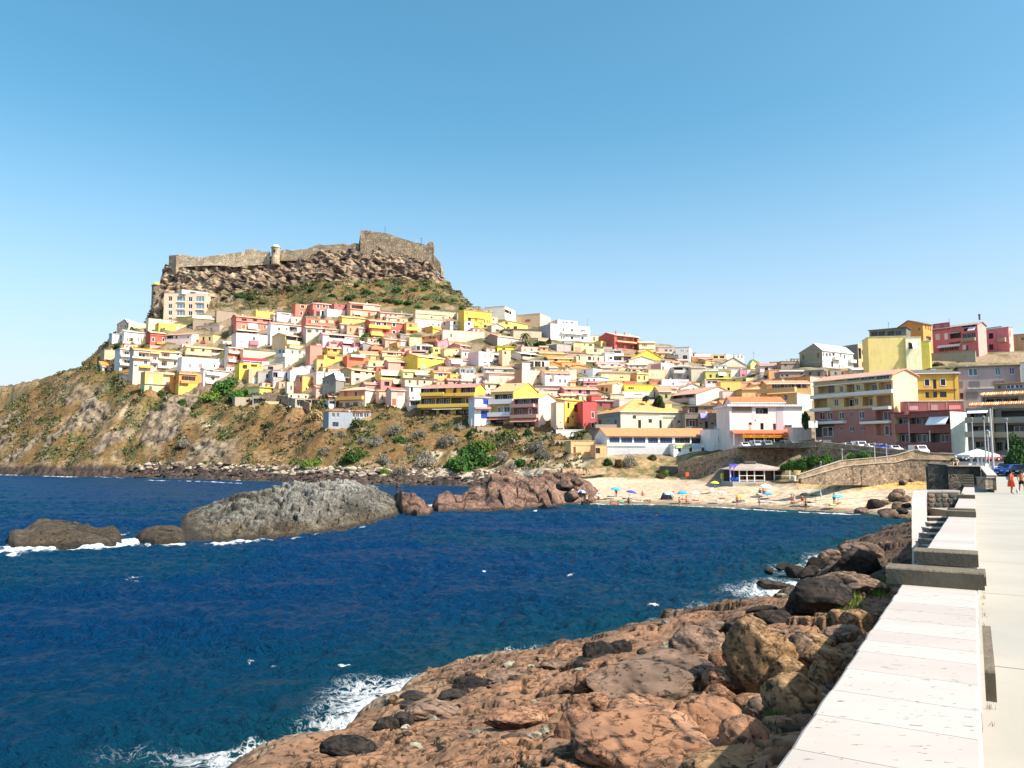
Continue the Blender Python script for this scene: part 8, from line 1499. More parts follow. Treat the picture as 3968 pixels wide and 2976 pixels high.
def palm(px,ybase,ytop,D,label,n=13,R_=2.2):
 if D is None:D=hit(px,ybase)
 b0=at(px,ybase,D);H_=zat(ytop,D)-b0.z;e=empty('palm_tree',b0);tag(e,label,'palm tree')
 b=MB();b.tube([(0,0,-1),(0,0,H_*.5),(.1,0,H_)],[.28,.2,.2],8);b.build('trunk',mat('palm_bark',(.13,.09,.06),.9,.3,5),e)
 for i in range(n):
  a=i*2.4;up=.9-(i/n)*1.3;b=MB();pts=[]
  for k in range(7):t_=k/6;pts.append(Vector((math.cos(a)*R_*t_,math.sin(a)*R_*t_,H_+R_*(up*t_-1.05*t_*t_))))
  sd=Vector((-math.sin(a),math.cos(a),0))
  for k in range(6):
   w0,w1=.34*math.sin(math.pi*(k+.6)/7),.34*math.sin(math.pi*(k+1.4)/7)
   for s_ in(1,-1):b.poly([pts[k],pts[k+1],pts[k+1]+sd*w1*s_*R_/2-Vector((0,0,.25*w1)),pts[k]+sd*w0*s_*R_/2*.6-Vector((0,0,.2*w0))])
  b.build('frond',FM['palm'],e)
palm(2036,1332,1294,None,'tallest palm in front of the dark flat roofed house',16,3.2);palm(2041,1345,1328,None,'low bushy palm below the tallest one',14,3.4);palm(1990,1346,1334,None,'small palm left of the tallest one',12,2.6)
palm(2238,1660,1638,None,'small palm in front of the ochre house',11,1.5);palm(2268,1660,1640,None,'small palm in front of the bright red house',11,1.5);palm(1786,1652,1636,None,'fan palm at the edge of the green lawn',12,1.6);palm(1740,1650,1638,None,'agave like palm on the green lawn',12,1.3)
palm(2240,1690,1676,None,'spiky agave on the wall of stones',14,1.8);palm(2262,1826,1812,185,'dry bent palm in front of the ochre ruin',10,1.8)
rs_=np.random.RandomState(12);veg=((P2y>1470)&(P2x<2260)&(Z2>4.5)&(P2x>-80))|((hill>.5)&(rug<.4))|((P2x<520)&(Z2>5)&(P2x>-80))|((P2x>2900)&(P2y<1500)&(Z2>20)&(P2x<4000))
veg&=~((P2x>600)&(P2y<1520)&(P2y>1200));pr=veg*(1-crag*.8)*sstep(-.45,.1,n4+.3*n3);pr=pr*np.clip(np.gradient(X2,axis=1),.1,3)
idx=rs_.choice(pr.size,38000,p=(pr/pr.sum()).ravel());bx_=X2.ravel()[idx]+rs_.normal(size=len(idx))*.6;by_=Y2n.ravel()[idx]+rs_.normal(size=len(idx))*.25;bz_=Z2n.ravel()[idx];nn4=n4.ravel()[idx];n33=n3.ravel()[idx]
sz=rs_.uniform(.22,.62,len(idx))*(1+1.1*(nn4>.15)*rs_.random(len(idx)));V_,Fc,Cc_=[],[],[]
ccs=np.array([(.19,.115,.045),(.14,.125,.045),(.27,.185,.08),(.085,.10,.035),(.20,.14,.07),(.19,.175,.14)])
for q in range(5):
 a=rs_.uniform(0,6.3,len(idx));tl=rs_.uniform(.2,.9,len(idx));dx,dy=np.cos(a),np.sin(a);ox_,oy_=rs_.normal(size=len(idx))*sz*.45,rs_.normal(size=len(idx))*sz*.45;h_=sz*rs_.uniform(.35,.95,len(idx));w_=sz*.42
 p=[np.stack([bx_+ox_-dy*w_,by_+oy_+dx*w_,bz_-.1],1),np.stack([bx_+ox_+dy*w_,by_+oy_-dx*w_,bz_-.1],1),np.stack([bx_+ox_+dx*tl*h_+dy*w_*.7,by_+oy_+dy*tl*h_-dx*w_*.7,bz_+h_],1),np.stack([bx_+ox_+dx*tl*h_-dy*w_*.5,by_+oy_+dy*tl*h_+dx*w_*.5,bz_+h_*.9],1)]
 V_.append(np.stack(p,1).reshape(-1,3))
ci_=np.where(nn4>.18,rs_.choice([1,3,3,5],len(idx)),np.where(n33>.15,rs_.choice([0,2,4],len(idx)),rs_.choice([0,1,4,2],len(idx))));cc=ccs[ci_]*rs_.uniform(.7,1.3,(len(idx),1))
V_=np.concatenate(V_);nq=len(V_)//4;me=bpy.data.meshes.new('scrub');me.vertices.add(len(V_));me.vertices.foreach_set('co',V_.astype(np.float32).ravel());me.loops.add(len(V_));me.loops.foreach_set('vertex_index',np.arange(len(V_),dtype=np.int32));me.polygons.add(nq);me.polygons.foreach_set('loop_start',np.arange(0,len(V_),4,dtype=np.int32));me.update(calc_edges=True)
cv=np.tile(np.repeat(np.concatenate([cc,np.ones((len(cc),1))],1),4,0),(5,1)).astype(np.float32);ca_=me.color_attributes.new('Col','FLOAT_COLOR','POINT');ca_.data.foreach_set('color',cv.ravel());me.materials.append(vcol_mat('scrub',.9,2.0,0,.01,.8,1.2));tag(link('scrub',me),'dry brown and olive low scrub covering the slopes','scrub',None,'stuff')
def blades(name,spots,m,label):
 b=MB();r=random.Random(3)
 for(p,rad,n_,h_)in spots:
  for _ in range(n_):
   a=r.uniform(0,6.3);q=p+Vector((math.cos(a),math.sin(a),0))*rad*r.random()**.5;d=Vector((r.uniform(-1,1),r.uniform(-1,1),0))*.35*h_;w_=h_*.045;t_=Vector((math.cos(a*3),math.sin(a*3),0))*w_;hh=h_*r.uniform(.5,1.2);b.poly([q-t_,q+t_,q+d*.5+t_*.6+Vector((0,0,hh*.6)),q+d+Vector((0,0,hh))])
 return tag(b.build(name,m),label,'grass',None,'stuff')
sp=[]
for k in range(46):
 px,py=rb.uniform(3230,3440),0;py=np.interp(px,[3230,3330,3440],[2345,2310,2255])+rb.uniform(-18,42);g=shelf_hit(px,py);g.z=shelf_h(g.x,g.y)[0]-.03;sp.append((g,.3,60,.28))
blades('grass',sp,FM['lime'],'yellow green grass growing between rocks and wall')
sp=[]
for(px,py)in((3200,2395),(3215,2405),(3195,2410),(2890,2752),(2920,2765),(2870,2745),(3010,2840),(2990,2900)):g=shelf_hit(px,py);g.z=shelf_h(g.x,g.y)[0]-.02;sp.append((g,.22,60,.2))
blades('grass',sp,FM['green'],'small bright grass tufts among the near boulders')
sp=[]
for k in range(260):px=rb.uniform(3110,3600);py=rb.uniform(1850,1874)+(px-3110)*.02;D=hit(px,py,100);p=at(px,py,D);sp.append((p,.8,10,.38))
blades('grass',sp,FM['dry'],'dry straw grass at the foot of the ramp wall')
sp=[]
for k in range(160):px=rb.uniform(1590,1775);py=rb.uniform(1640,1668);D=hit(px,py,200);sp.append((at(px,py,D),.9,12,.4))
blades('lawn',sp,foliage_mat('lawn',(.05,.15,.02),(.1,.24,.03)),'vivid green lawn in front of the big yellow house')
sp=[]
for k in range(40):s_=rb.uniform(2.5,14);sp.append((WL(s_,lR+.05,wz(s_)),.03,4,.05))
blades('grass',sp,FM['dry'],'tiny weeds in the joint between wall and promenade')
def person(kind,skin,cloth,hair='2a1a12',short=None,label='',pos=(0,0,0),rz=0,h=1.7,group=None,bra=None,hat=None):
 e=empty('person',pos,rz);tag(e,label,'person',group)
 if kind=='stand':J=dict(pel=(0,0,.93),ch=(0,0,1.28),nk=(0,0,1.46),hd=(0,-.01,1.60),hl=(.10,0,.90),kl=(.12,-.03,.50),al=(.12,.02,.08),tl=(.13,-.13,.03),hr=(-.10,0,.90),kr=(-.11,-.02,.50),ar=(-.12,.03,.08),tr=(-.13,-.12,.03),sl=(.19,0,1.38),el=(.27,.03,1.12),wl=(.29,-.06,.88),fl=(.29,-.1,.78),sr=(-.19,0,1.38),er=(-.27,.03,1.12),wr=(-.28,-.08,.88),fr=(-.28,-.12,.78))
 elif kind=='walk':J=dict(pel=(0,0,.92),ch=(0,-.02,1.27),nk=(0,-.03,1.45),hd=(0,-.05,1.59),hl=(.10,0,.89),kl=(.11,-.2,.52),al=(.11,-.22,.09),tl=(.12,-.38,.05),hr=(-.10,0,.89),kr=(-.11,.06,.50),ar=(-.11,.3,.14),tr=(-.11,.22,.03),sl=(.19,0,1.37),el=(.26,.16,1.14),wl=(.27,.12,.88),fl=(.27,.08,.78),sr=(-.19,0,1.37),er=(-.26,-.08,1.13),wr=(-.25,-.26,.95),fr=(-.25,-.33,.88))
 elif kind=='sit':J=dict(pel=(0,0,.14),ch=(0,.06,.48),nk=(0,.05,.66),hd=(0,.02,.80),hl=(.10,0,.13),kl=(.15,-.36,.40),al=(.14,-.62,.07),tl=(.14,-.75,.04),hr=(-.10,0,.13),kr=(-.15,-.36,.38),ar=(-.14,-.62,.07),tr=(-.14,-.75,.04),sl=(.18,.05,.58),el=(.26,-.05,.38),wl=(.2,-.28,.36),fl=(.18,-.37,.36),sr=(-.18,.05,.58),er=(-.28,.12,.36),wr=(-.3,.2,.12),fr=(-.3,.24,.05))
 else:J=dict(pel=(0,0,.12),ch=(.36,0,.14),nk=(.54,0,.16),hd=(.70,0,.17),hl=(0,.1,.12),kl=(-.40,.13,.16),al=(-.82,.12,.08),tl=(-.92,.12,.14),hr=(0,-.1,.12),kr=(-.40,-.12,.10),ar=(-.82,-.14,.08),tr=(-.92,-.14,.12),sl=(.46,.19,.14),el=(.24,.3,.08),wl=(.02,.3,.06),fl=(-.06,.3,.05),sr=(.46,-.19,.14),er=(.62,-.32,.08),wr=(.8,-.22,.08),fr=(.88,-.16,.1))
 rad=dict(pel=.135,ch=.14,nk=.055,hd=.095,hl=.09,kl=.06,al=.042,tl=.035,hr=.09,kr=.06,ar=.042,tr=.035,sl=.06,el=.043,wl=.032,fl=.038,sr=.06,er=.043,wr=.032,fr=.038)
 E_=[('pel','ch'),('ch','nk'),('nk','hd'),('pel','hl'),('hl','kl'),('kl','al'),('al','tl'),('pel','hr'),('hr','kr'),('kr','ar'),('ar','tr'),('ch','sl'),('sl','el'),('el','wl'),('wl','fl'),('ch','sr'),('sr','er'),('er','wr'),('wr','fr')]
 ks=list(J);sc_=h/1.7;me=bpy.data.meshes.new('tmp');me.from_pydata([tuple(c*sc_ for c in J[k])for k in ks],[(ks.index(a),ks.index(b))for a,b in E_],[])
 key=('pers',kind)
 if key not in _unit:
  t=bpy.data.objects.new('tmp',me);COL.objects.link(t);md=t.modifiers.new('s','SKIN');
  for i,k in enumerate(ks):me.skin_vertices[0].data[i].radius=(rad[k],rad[k]);me.skin_vertices[0].data[i].use_root=(k=='pel')
  sb=t.modifiers.new('u','SUBSURF');sb.levels=1;dg=bpy.context.evaluated_depsgraph_get();m2=bpy.data.meshes.new_from_object(t.evaluated_get(dg));bpy.data.objects.remove(t);_unit[key]=m2
 bm_=_unit[key].copy();bm_.materials.clear();bm_.materials.append(mat('skin',C(skin),.6,.05,5));bm_.polygons.foreach_set('use_smooth',[True]*len(bm_.polygons));body_=link('body',bm_,e)
 V3=lambda k:Vector(J[k])
 hb=MB();hd=V3('hd');v,f=ico(2);up=(V3('hd')-V3('nk')).normalized();off=up*.03+Vector((0,.03,0))*(1 if kind!='lie' else 0)
 vv=v*.112+np.array(hd+off);hb.v=[tuple(x)for x in vv];hb.f=f;hb.mi=[0]*len(f);hb.build('hair' if not hat else 'hat',mat('hair',C(hat or hair),.7,.1,8),e,smooth=True)
 fb=MB();fd=Vector((0,-1,0))if kind!='lie' else Vector((0,0,1));sdv=up.cross(fd)
 for s_ in(1,-1):p=hd+fd*.088+sdv*.035*s_+up*.01;fb.box(p.x-.01,p.x+.01,p.y-.01,p.y+.01,p.z-.008,p.z+.008)
 fb.build('eyes',paint('black'),e)
 cm=mat('cloth',C(cloth),.85,.08,6)if cloth else None
 if short:
  b=MB();b.tube([V3('pel')+(V3('ch')-V3('pel'))*.22,V3('pel')-(V3('ch')-V3('pel'))*.12],[.150,.165],12)
  for a,c_ in(('hl','kl'),('hr','kr')):b.tube([V3(a)+(V3('pel')-V3(a))*.2,V3(a).lerp(V3(c_),.42)],[.115,.095],10)
  b.build('shorts',mat('cloth',C(short),.85,.08,6),e,smooth=True)
 if bra:b=MB();b.tube([V3('ch')+(V3('nk')-V3('ch'))*.05,V3('ch')-(V3('ch')-V3('pel'))*.15],[.162,.158],12);b.build('bikini_top',mat('cloth',C(bra),.85,.08,6),e,smooth=True)
 return e,J,V3
def dress(e,V3,col,lab=None,long=.52):
 b=MB();b.tube([(0,0,1.43),(0,0,1.36),(0,0,1.22),(0,0,1.05),(0,.01,.9),(0,.01,.7),(0,.01,long)],[.10,.19,.165,.15,.21,.235,.25],14,cap=False);b.build('dress',mat('dress_cloth',C(col),.85,.25,4,.2,12),e,smooth=True)
def ground_at(px,py,d0=95):D=hit(px,py,d0);return at(px,py,D),D
WO,J,V3=person('stand','b07a58',None,'2a1a12',None,'woman in a long orange patterned dress standing on the promenade',at(3921,1913,58),.9,1.66);dress(WO,V3,'e8501c')
b=MB();b.tube([(0,.14,1.35),(0,.2,1.2),(0,.16,1.02)],[.10,.14,.10],10);o=b.build('backpack',paint('bluegrey'),None,smooth=True);o.location=WO.location;o.rotation_euler=WO.rotation_euler;tag(o,'small blue grey backpack on the back of the woman in orange','backpack')
MA,J,V3=person('walk','a87452',None,'3a2a20','181818','bare chested man in black shorts walking at the right edge',at(3961,1914,57.5),-.3,1.75)
b=MB();b.tube([(0,0,0),(0,0,-.12),(.02,0,-.34)],[.02,.09,.10],8);o=b.build('bag',paint('lg'),None,at(3942,1893,57.3));tag(o,'white plastic bag in the hand of the bare chested man','bag')
BG='people on the beach'
PPL=[(2320,1950,'stand','b88060','c03030',None,32,'bather in red standing on wet sand by the pink parasol'),(2388,1925,'stand','3a2a24','2a2a2a',None,33,'dark clothed person standing under the bright blue parasol'),(2490,1921,'sit','b07a5c','b03040','b03040',22,'person sitting alone on the sand between parasols'),(2610,1940,'walk','c89878','e8e8e8','e8e8e8',30,'person in white leaning at the dark tent'),(2436,1966,'stand','5a4438','2a2420',None,26,'dark haired bather bending in the shallows'),(2518,1967,'sit','c08a6c','d06070',None,20,'child sitting in shallow water on a white float'),(2633,1965,'stand','b07a5a','a03030',None,34,'left of the two bathers standing at the surf line'),(2660,1964,'stand','a87050','6a2a20',None,33,'right of the two bathers standing at the surf line'),(2857,1962,'stand','b07858','8a2a20','8a2a20',36,'woman in a red bikini standing at the water edge by the yellow parasol'),(2241,1950,'stand','b88868','405070',None,26,'bather by the rocks left of the blue and white umbrella'),(2274,1952,'stand','c09070','e8e0e0','e8e0e0',28,'bather in white by the wedge shaped rock'),(2256,1940,'stand','b07858','c04858','c04858',26,'person in pink under the blue and white umbrella'),(2268,1940,'sit','b88060','e0e0e0',None,20,'person sitting behind the rocks near the umbrella'),(2368,1960,'sit','b07050','3a3a3a',None,20,'left child playing in shallow water'),(2377,1962,'sit','b87858','a03a3a',None,18,'middle child playing in shallow water'),(2396,1961,'sit','c08060','d05050',None,18,'right child playing in shallow water'),(2943,1967,'stand','a8704c','404850',None,26,'child standing at the surf below the white parasol'),(3069,1957,'walk','b08060','a02830','202020',40,'man in black shirt and red shorts walking on the sand'),(3078,1957,'walk','c09878','e0ddd8','e8e8e8',40,'person in white walking beside the man in black shirt'),(3123,1977,'stand','a87050','20242c',None,38,'boy in dark trunks standing at the water edge'),(3233,1953,'stand','4a3830','24242a','24242a',30,'person in dark clothes under the cyan parasol'),(2945,1912,'sit','6a4a3a','2a2624','2a2624',22,'left person sitting under the white parasol'),(2958,1912,'sit','7a5a44','2a2624',None,20,'right person sitting under the white parasol'),(3110,1957,'stand','b07858','6a3030','6a3030',28,'woman bending beside the two dark parasols'),(3005,1939,'lie','b88464','c8a880',None,0,'sunbather lying on a cream towel right of the blue parasol'),(2469,1942,'lie','c08a68','c04050',None,0,'sunbather lying on a white towel near the child on the float'),(2507,1941,'lie','b87c5c','d04048',None,0,'sunbather lying right of the folded dark blue bag'),(2794,1935,'lie','8a4a38','6a2a24',None,0,'sunbather lying on a white towel under the cream parasol'),(2690,1941,'lie','a86848','3a3a4a',None,0,'sunbather lying under the plain white parasol'),(3100,1945,'lie','b87050','c04040',None,0,'sunbather in red under the dark parasols'),(3180,1958,'lie','c8a080','b0c8c8',None,0,'sunbather on a white towel right of the dark parasols'),(3365,1968,'lie','c08a68','c05030',None,0,'sunbather lying near the square black rock'),(2870,1943,'lie','7a5a48','3a4a6a',None,0,'person lying under the yellow parasol'),(3250,1953,'lie','9a5a40','c06040',None,0,'person lying under the cyan parasol'),(1540,1908,'stand','6a4a38','403030','403030',18,'lone person standing on the reddish rock beyond the islet'),(2544,1998,'swim','5a3a2a','202020',None,0,'swimmer with only head and shoulders above water')]
for(px,py,k,skin,sh_,br,hp,lab)in PPL:
 if k=='swim':p=onz(px,py,-1.2);person('stand',skin,None,'2a1a12',sh_,lab,Vector((onz(px,py,0).x,onz(px,py,0).y,-1.28)),.5,1.7,BG);continue
 if px<1600:D=117;p=at(px,py,D)
 elif py>1945 and px<2900 or(px<2300):D=hit(px,py,100);p=at(px,py,D);p.z=float(terr(p.x,p.y))
 else:D=hit(px,py,100);p=at(px,py,D)
 person(k,skin,None,random.Random(px).choice(['2a1a12','3a2a1c','181410']),sh_,lab,p,random.Random(px+1).uniform(-1.2,1.2),1.7 if k!='sit' or hp>20 else 1.2,BG,bra=br)
person('sit','c0a080',None,'d8d4cc','202020','person in black and white sitting on the bastion terrace',at(3704,1806,70),-.6,1.7,None,bra='181818')
TG='towels on the beach'
for(px,py,c,lab)in[(2372,1925,'3a3a4a','dark towel under the bright blue parasol'),(2432,1933,'303848','navy towel under the dark blue parasol'),(2470,1943,'f0f0f0','white towel with a pale sunbather'),(2795,1940,'f4f4f0','white towel under the cream parasol'),(2690,1943,'f0c0b0','pink towel under the plain white parasol'),(2860,1946,'5a6a9a','blue towel under the yellow parasol'),(2950,1915,'f4f4f4','white mat under the white parasol'),(2960,1946,'b8b0d0','lilac towel below the low blue parasol'),(3008,1947,'f4ecd8','cream towel with a dog like bundle'),(3090,1950,'303034','dark towel under the left dark parasol'),(3150,1947,'202428','black mat under the right dark parasol'),(3170,1960,'f0f0f0','white towel right of the dark parasols'),(3238,1957,'e8d870','yellow towel under the cyan parasol'),(2330,1936,'30343c','dark mat by the pink parasol'),(2660,1936,'d85028','orange towel behind the surf bathers'),(3365,1971,'e8b8a0','peach towel near the square black rock')]:
 D=hit(px,py,100);p=at(px,py,D);b=MB();b.box(-.95,.95,-.5,.5,0,.035);b.box(-.9,-.5,-.25,.25,.036,.14);o=b.build('towel',mat('towel_cloth',C(c),.95,.1,4),None,p+Vector((0,0,.03)));o.rotation_euler=(.02,0,random.Random(px).uniform(-.5,.5));tag(o,lab,'towel',TG)
UG='parasols on the beach'
def parasol(px,py,wpx,c,lab,c2=None,tilt=0,hgt=2.0,zoff=None):
 lo,hi=100,215;D=None
 for D in np.arange(104,215,.5):
  p=at(px,py,D)
  if p.z<=max(float(terr(p.x,p.y)),.1)+hgt:break
 g=Vector((p.x,p.y,max(float(terr(p.x,p.y)),.1)));r=wpx/F*D/2;e=empty('parasol',g);tag(e,lab,'parasol',UG);n=8;b=MB()
 b.tube([(0,0,-.1),(math.sin(tilt)*.3,0,hgt+.1)],.025,6);b.build('pole',paint('lg'),e)
 ms=[mat('parasol_cloth',C(c),.8,.03,4),mat('parasol_cloth',C(c2 or c),.8,.03,4)];b=MB();h_=r*.42;top=Vector((0,0,hgt+h_*.5));mid=[Vector((math.cos(i*2*math.pi/n)*r*.6,math.sin(i*2*math.pi/n)*r*.6,hgt+h_*.22))for i in range(n)];rim=[Vector((math.cos(i*2*math.pi/n)*r,math.sin(i*2*math.pi/n)*r,hgt-h_*.42))for i in range(n)]
 T_=Matrix.Rotation(tilt,4,'Y')
 for i in range(n):
  j=(i+1)%n;m_=ms[i%2];b.poly([T_@mid[i],T_@mid[j],T_@top],m_);b.poly([T_@rim[i],T_@rim[j],T_@mid[j],T_@mid[i]],m_);d=Vector((0,0,-.12));b.poly([T_@(rim[i]+d),T_@(rim[j]+d),T_@rim[j],T_@rim[i]],m_)
 b.build('canopy',None,e);return e
for a in[(2214,1896,22,'f4f4f4','tiny white parasol between the rocks at the left end of the beach'),(2254,1903,38,'f4f4f8','blue and white striped umbrella beside the rocks','3a58a8'),(2381,1893,40,'2a9ad8','bright blue parasol with a person standing below','3ab0e8',.15),(2439,1904,40,'4048b8','dark blue parasol right of the bright blue one',None,.2),(2320,1918,26,'f4c8c0','pale pink small parasol at the left end of the beach'),(2591,1911,40,'7ac8ec','light blue parasol over a dark tent','e8f4f8'),(2644,1908,41,'1898d0','turquoise blue parasol above the surf bathers','28a8e0'),(2692,1908,36,'f8f8f8','plain white parasol right of the turquoise one'),(2769,1868,34,'e8dc30','yellow parasol at the back of the beach near the kiosk','f4e860'),(2797,1906,38,'f4e8c8','cream parasol in the middle of the beach'),(2869,1921,34,'f4d850','yellow parasol near the water edge'),(2967,1881,46,'fafafa','large white parasol with two people sitting below'),(2972,1911,38,'2888d0','low blue parasol just below the large white one','38a0e8',.1,1.0),(3120,1913,42,'2c3c34','left one of the two dark green parasols'),(3159,1916,42,'26362e','right one of the two dark green parasols'),(3247,1921,46,'58c8e0','cyan parasol at the right end of the beach','78d8ec')]:parasol(*a)
def small_thing(name,cat,label,px,py,builder,m,D=None,rz=0):
 if D is None:D=hit(px,py,100)
 b=MB();builder(b);o=b.build(name,m,None,at(px,py,D));o.rotation_euler=(0,0,rz);tag(o,label,cat);return o
small_thing('beach_tent','tent','dark blue beach tent under the light blue parasol',2583,1936,lambda b:(b.prism([(-1.1,0),(1.0,0),(.7,1.0),(-.5,1.25)],-.7,.7)),mat('tent_cloth',C('20242c'),.8,.1,3))
small_thing('swim_ring','swim ring','mint green inflatable at the waterline',2407,1948,lambda b:b.tube([(.45*math.cos(t*.7),.45*math.sin(t*.7),.15)for t in range(10)],.13,8),mat('inflatable',C('4ad090'),.4,0))
small_thing('float','float','white float beside the child in shallow water',2508,1966,lambda b:b.tube([(-.8,0,.1),(.8,0,.1)],[.14,.12],8),paint('white'))
small_thing('flag','flag','orange red rescue flag on a short pole on the sand',2658,1868,lambda b:(b.tube([(0,0,0),(0,0,2.2)],.03,5),b.box(0,.7,-.02,.02,1.3,2.2)),mat('flag_cloth',C('f06030'),.8,.1,4))
small_thing('folded_parasol','parasol','closed green and white parasol beside the two dark ones',3181,1941,lambda b:b.tube([(0,0,0),(0,0,.5),(0,0,.8),(0,0,1.9)],[.02,.02,.16,.03],8),mat('parasol_cloth',C('a8c8b8'),.8,.05,4))
small_thing('signboard','sign','small white folding board on the sand',2760,1908,lambda b:(b.box(-.3,.3,-.02,.02,.1,.9),b.box(-.3,.3,.25,.29,.1,.9)),paint('white'))
small_thing('bird','bird','white seagull floating on the bay below the rock spur',2073,1984,lambda b:(b.tube([(-.28,0,.1),(0,0,.16),(.25,0,.12)],[.03,.13,.06],8),b.tube([(.2,0,.15),(.3,0,.3)],[.06,.05],6)),paint('white'),D=112)
KD=150;kz=float(terr(at(2950,1868,KD).x,KD));ko=at(2828,1866,KD);KW=(3050-2828)/F*KD;kx=lambda px:(px-2828)/F*KD;kzv=lambda y:zat(y,KD)-ko.z
KI=empty('beach_kiosk',ko);tag(KI,'white framed beach bar with a low hipped roof on the sand','kiosk');wp=paint('white')
b=MB();za_=kzv(1819);zp_=kzv(1794);xs_=(kx(2822),kx(3060));b.v=[(xs_[0],-.6,za_),(xs_[1],-.6,za_),(xs_[1],7,za_),(xs_[0],7,za_),(kx(2905),3.2,zp_),(kx(2945),3.2,zp_)];b.f=[(0,1,5,4),(1,2,5),(2,3,4,5),(3,0,4),(3,2,1,0)];b.mi=[0]*5;b.build('roof',mat('kiosk_roof',(.36,.29,.25),.85,.3,.6,.1),KI)
b=MB();b.box(kx(2902),kx(2948),2.4,3.9,zp_-.1,zp_+.35);b.build('roof_cap',mat('kiosk_cap',(.12,.1,.09),.9,.1,1),KI);b=MB();b.box(xs_[0],xs_[1],-.66,-.6,za_-.22,za_+.04);b.build('fascia',mat('kiosk_fascia',(.5,.36,.33),.8,.1,1),KI)
for px in(2864,2893,2922,2960,2998,3058,2830):b=MB();b.box(kx(px)-.09,kx(px)+.09,-.3,-.12,-.5,za_-.2);b.build('post',wp,KI)
for(a,c_)in((2864,2960),(2998,3075)):
 for y in(1843,1861,1820):b=MB();b.box(kx(a),kx(c_),-.26,-.16,kzv(y)-.05,kzv(y)+.06);b.build('rail',wp,KI)
b=MB();b.box(kx(2830),kx(3056),4.5,4.7,-1.5,za_);b.build('back_wall',mat('kiosk_wall',(.10,.085,.07),.9,.3,1),KI);b=MB();b.box(kx(2966),kx(2994),.6,4.4,-1,za_-.25);b.build('inner_wall',mat('kiosk_wood',(.09,.06,.04),.9,.3,1),KI);b=MB();b.box(kx(3004),kx(3052),1.4,2.0,-.5,1.1);b.box(kx(3004),kx(3052),3.9,4.2,1.3,2.0);b.build('bar_counter',mat('counter',(.25,.2,.16),.6,.3,2),KI)
b=MB();b.box(kx(2825),kx(3090),-2.6,5.5,-1.2,-.02);b.build('deck',mat('deck_boards',(.42,.38,.33),.9,.15,3),KI)
def chair_bm(b):b.box(-.24,.24,-.24,.24,.40,.45);b.box(-.24,.24,.2,.25,.45,.85);[b.box(x-.025,x+.025,y-.025,y+.025,0,.4)for x in(-.2,.2)for y in(-.2,.2)]
cb_=MB();chair_bm(cb_);cme=cb_.mesh('chair',mat('blue_plastic',C('2468c8'),.4,.05,2));cwm=cb_.mesh('chair',wp)
for i,px in enumerate((2836,2843,2850,2857,2840,2853)):o=link('chair',cme,None,at(px,1866-(i>3)*5,KD-1+(i>3)*3));o.location.z=ko.z-.02;o.rotation_euler=(0,0,i);tag(o,'blue plastic chair at the left end of the beach bar','chair','blue chairs at the beach bar')
for i,px in enumerate((2882,2909,2931)):o=person('sit','b07858',None,'2a1a12',('a03030','3a3a4a','b04040')[i],'guest sitting behind the rail of the beach bar, %s'%('left one','middle one','right one')[i],Vector((ko.x+kx(px),ko.y+1.2,ko.z+.35)),0,1.7,None,bra=('b03838','30405a','c04848')[i])
for(px,c,lab)in((2828,'6a58c0','purple beach flag at the left end of the bar'),(2844,'7060c8','second purple beach flag beside the bar roof')):small_thing('flag','flag',lab,px,1866,lambda b:(b.tube([(0,0,0),(0,0,3.4)],.04,5),b.prism([(0,2.3),(.9,3.3),(.3,3.4),(0,3.35)],-.02,.02)),mat('flag_cloth',C(c),.8,.1,4),D=KD-1.2)
small_thing('flag','flag','furled white red flag at the right end of the bar',3060,1866,lambda b:(b.tube([(0,0,0),(0,0,4.0)],.05,5),b.tube([(.12,0,2.3),(.1,0,3.7)],[.16,.05],6)),paint('white'),D=KD-1.2)
small_thing('waste_bin','bin','white bin at the right end of the beach bar',3078,1868,lambda b:b.tube([(0,0,0),(0,0,.9),(0,0,.95),(0,0,1.1)],[.3,.34,.36,.3],12),paint('white'),D=KD-2.5);small_thing('waste_bin','bin','grey bin next to the white one at the beach bar',3088,1868,lambda b:b.tube([(0,0,0),(0,0,.9),(0,0,.95),(0,0,1.1)],[.3,.34,.36,.3],12),paint('grey'),D=KD-2)
small_thing('covered_boats','covered stack','heap covered with navy cloth against the beach wall',2780,1857,lambda b:b.prism([(-1.1,0),(1.1,0),(1.0,1.5),(.2,1.7),(-.9,1.45)],0,1.6),mat('navy_cloth',C('28284c'),.8,.2,2,.4,5),D=172);small_thing('beach_shelter','locker','yellow and white lockers beside the navy heap',2806,1857,lambda b:(b.box(-.5,.1,0,.8,0,1.2),b.box(.15,.5,0,.8,0,.9)),mat('locker_paint',C('e8d858'),.6,.05,2),D=164)
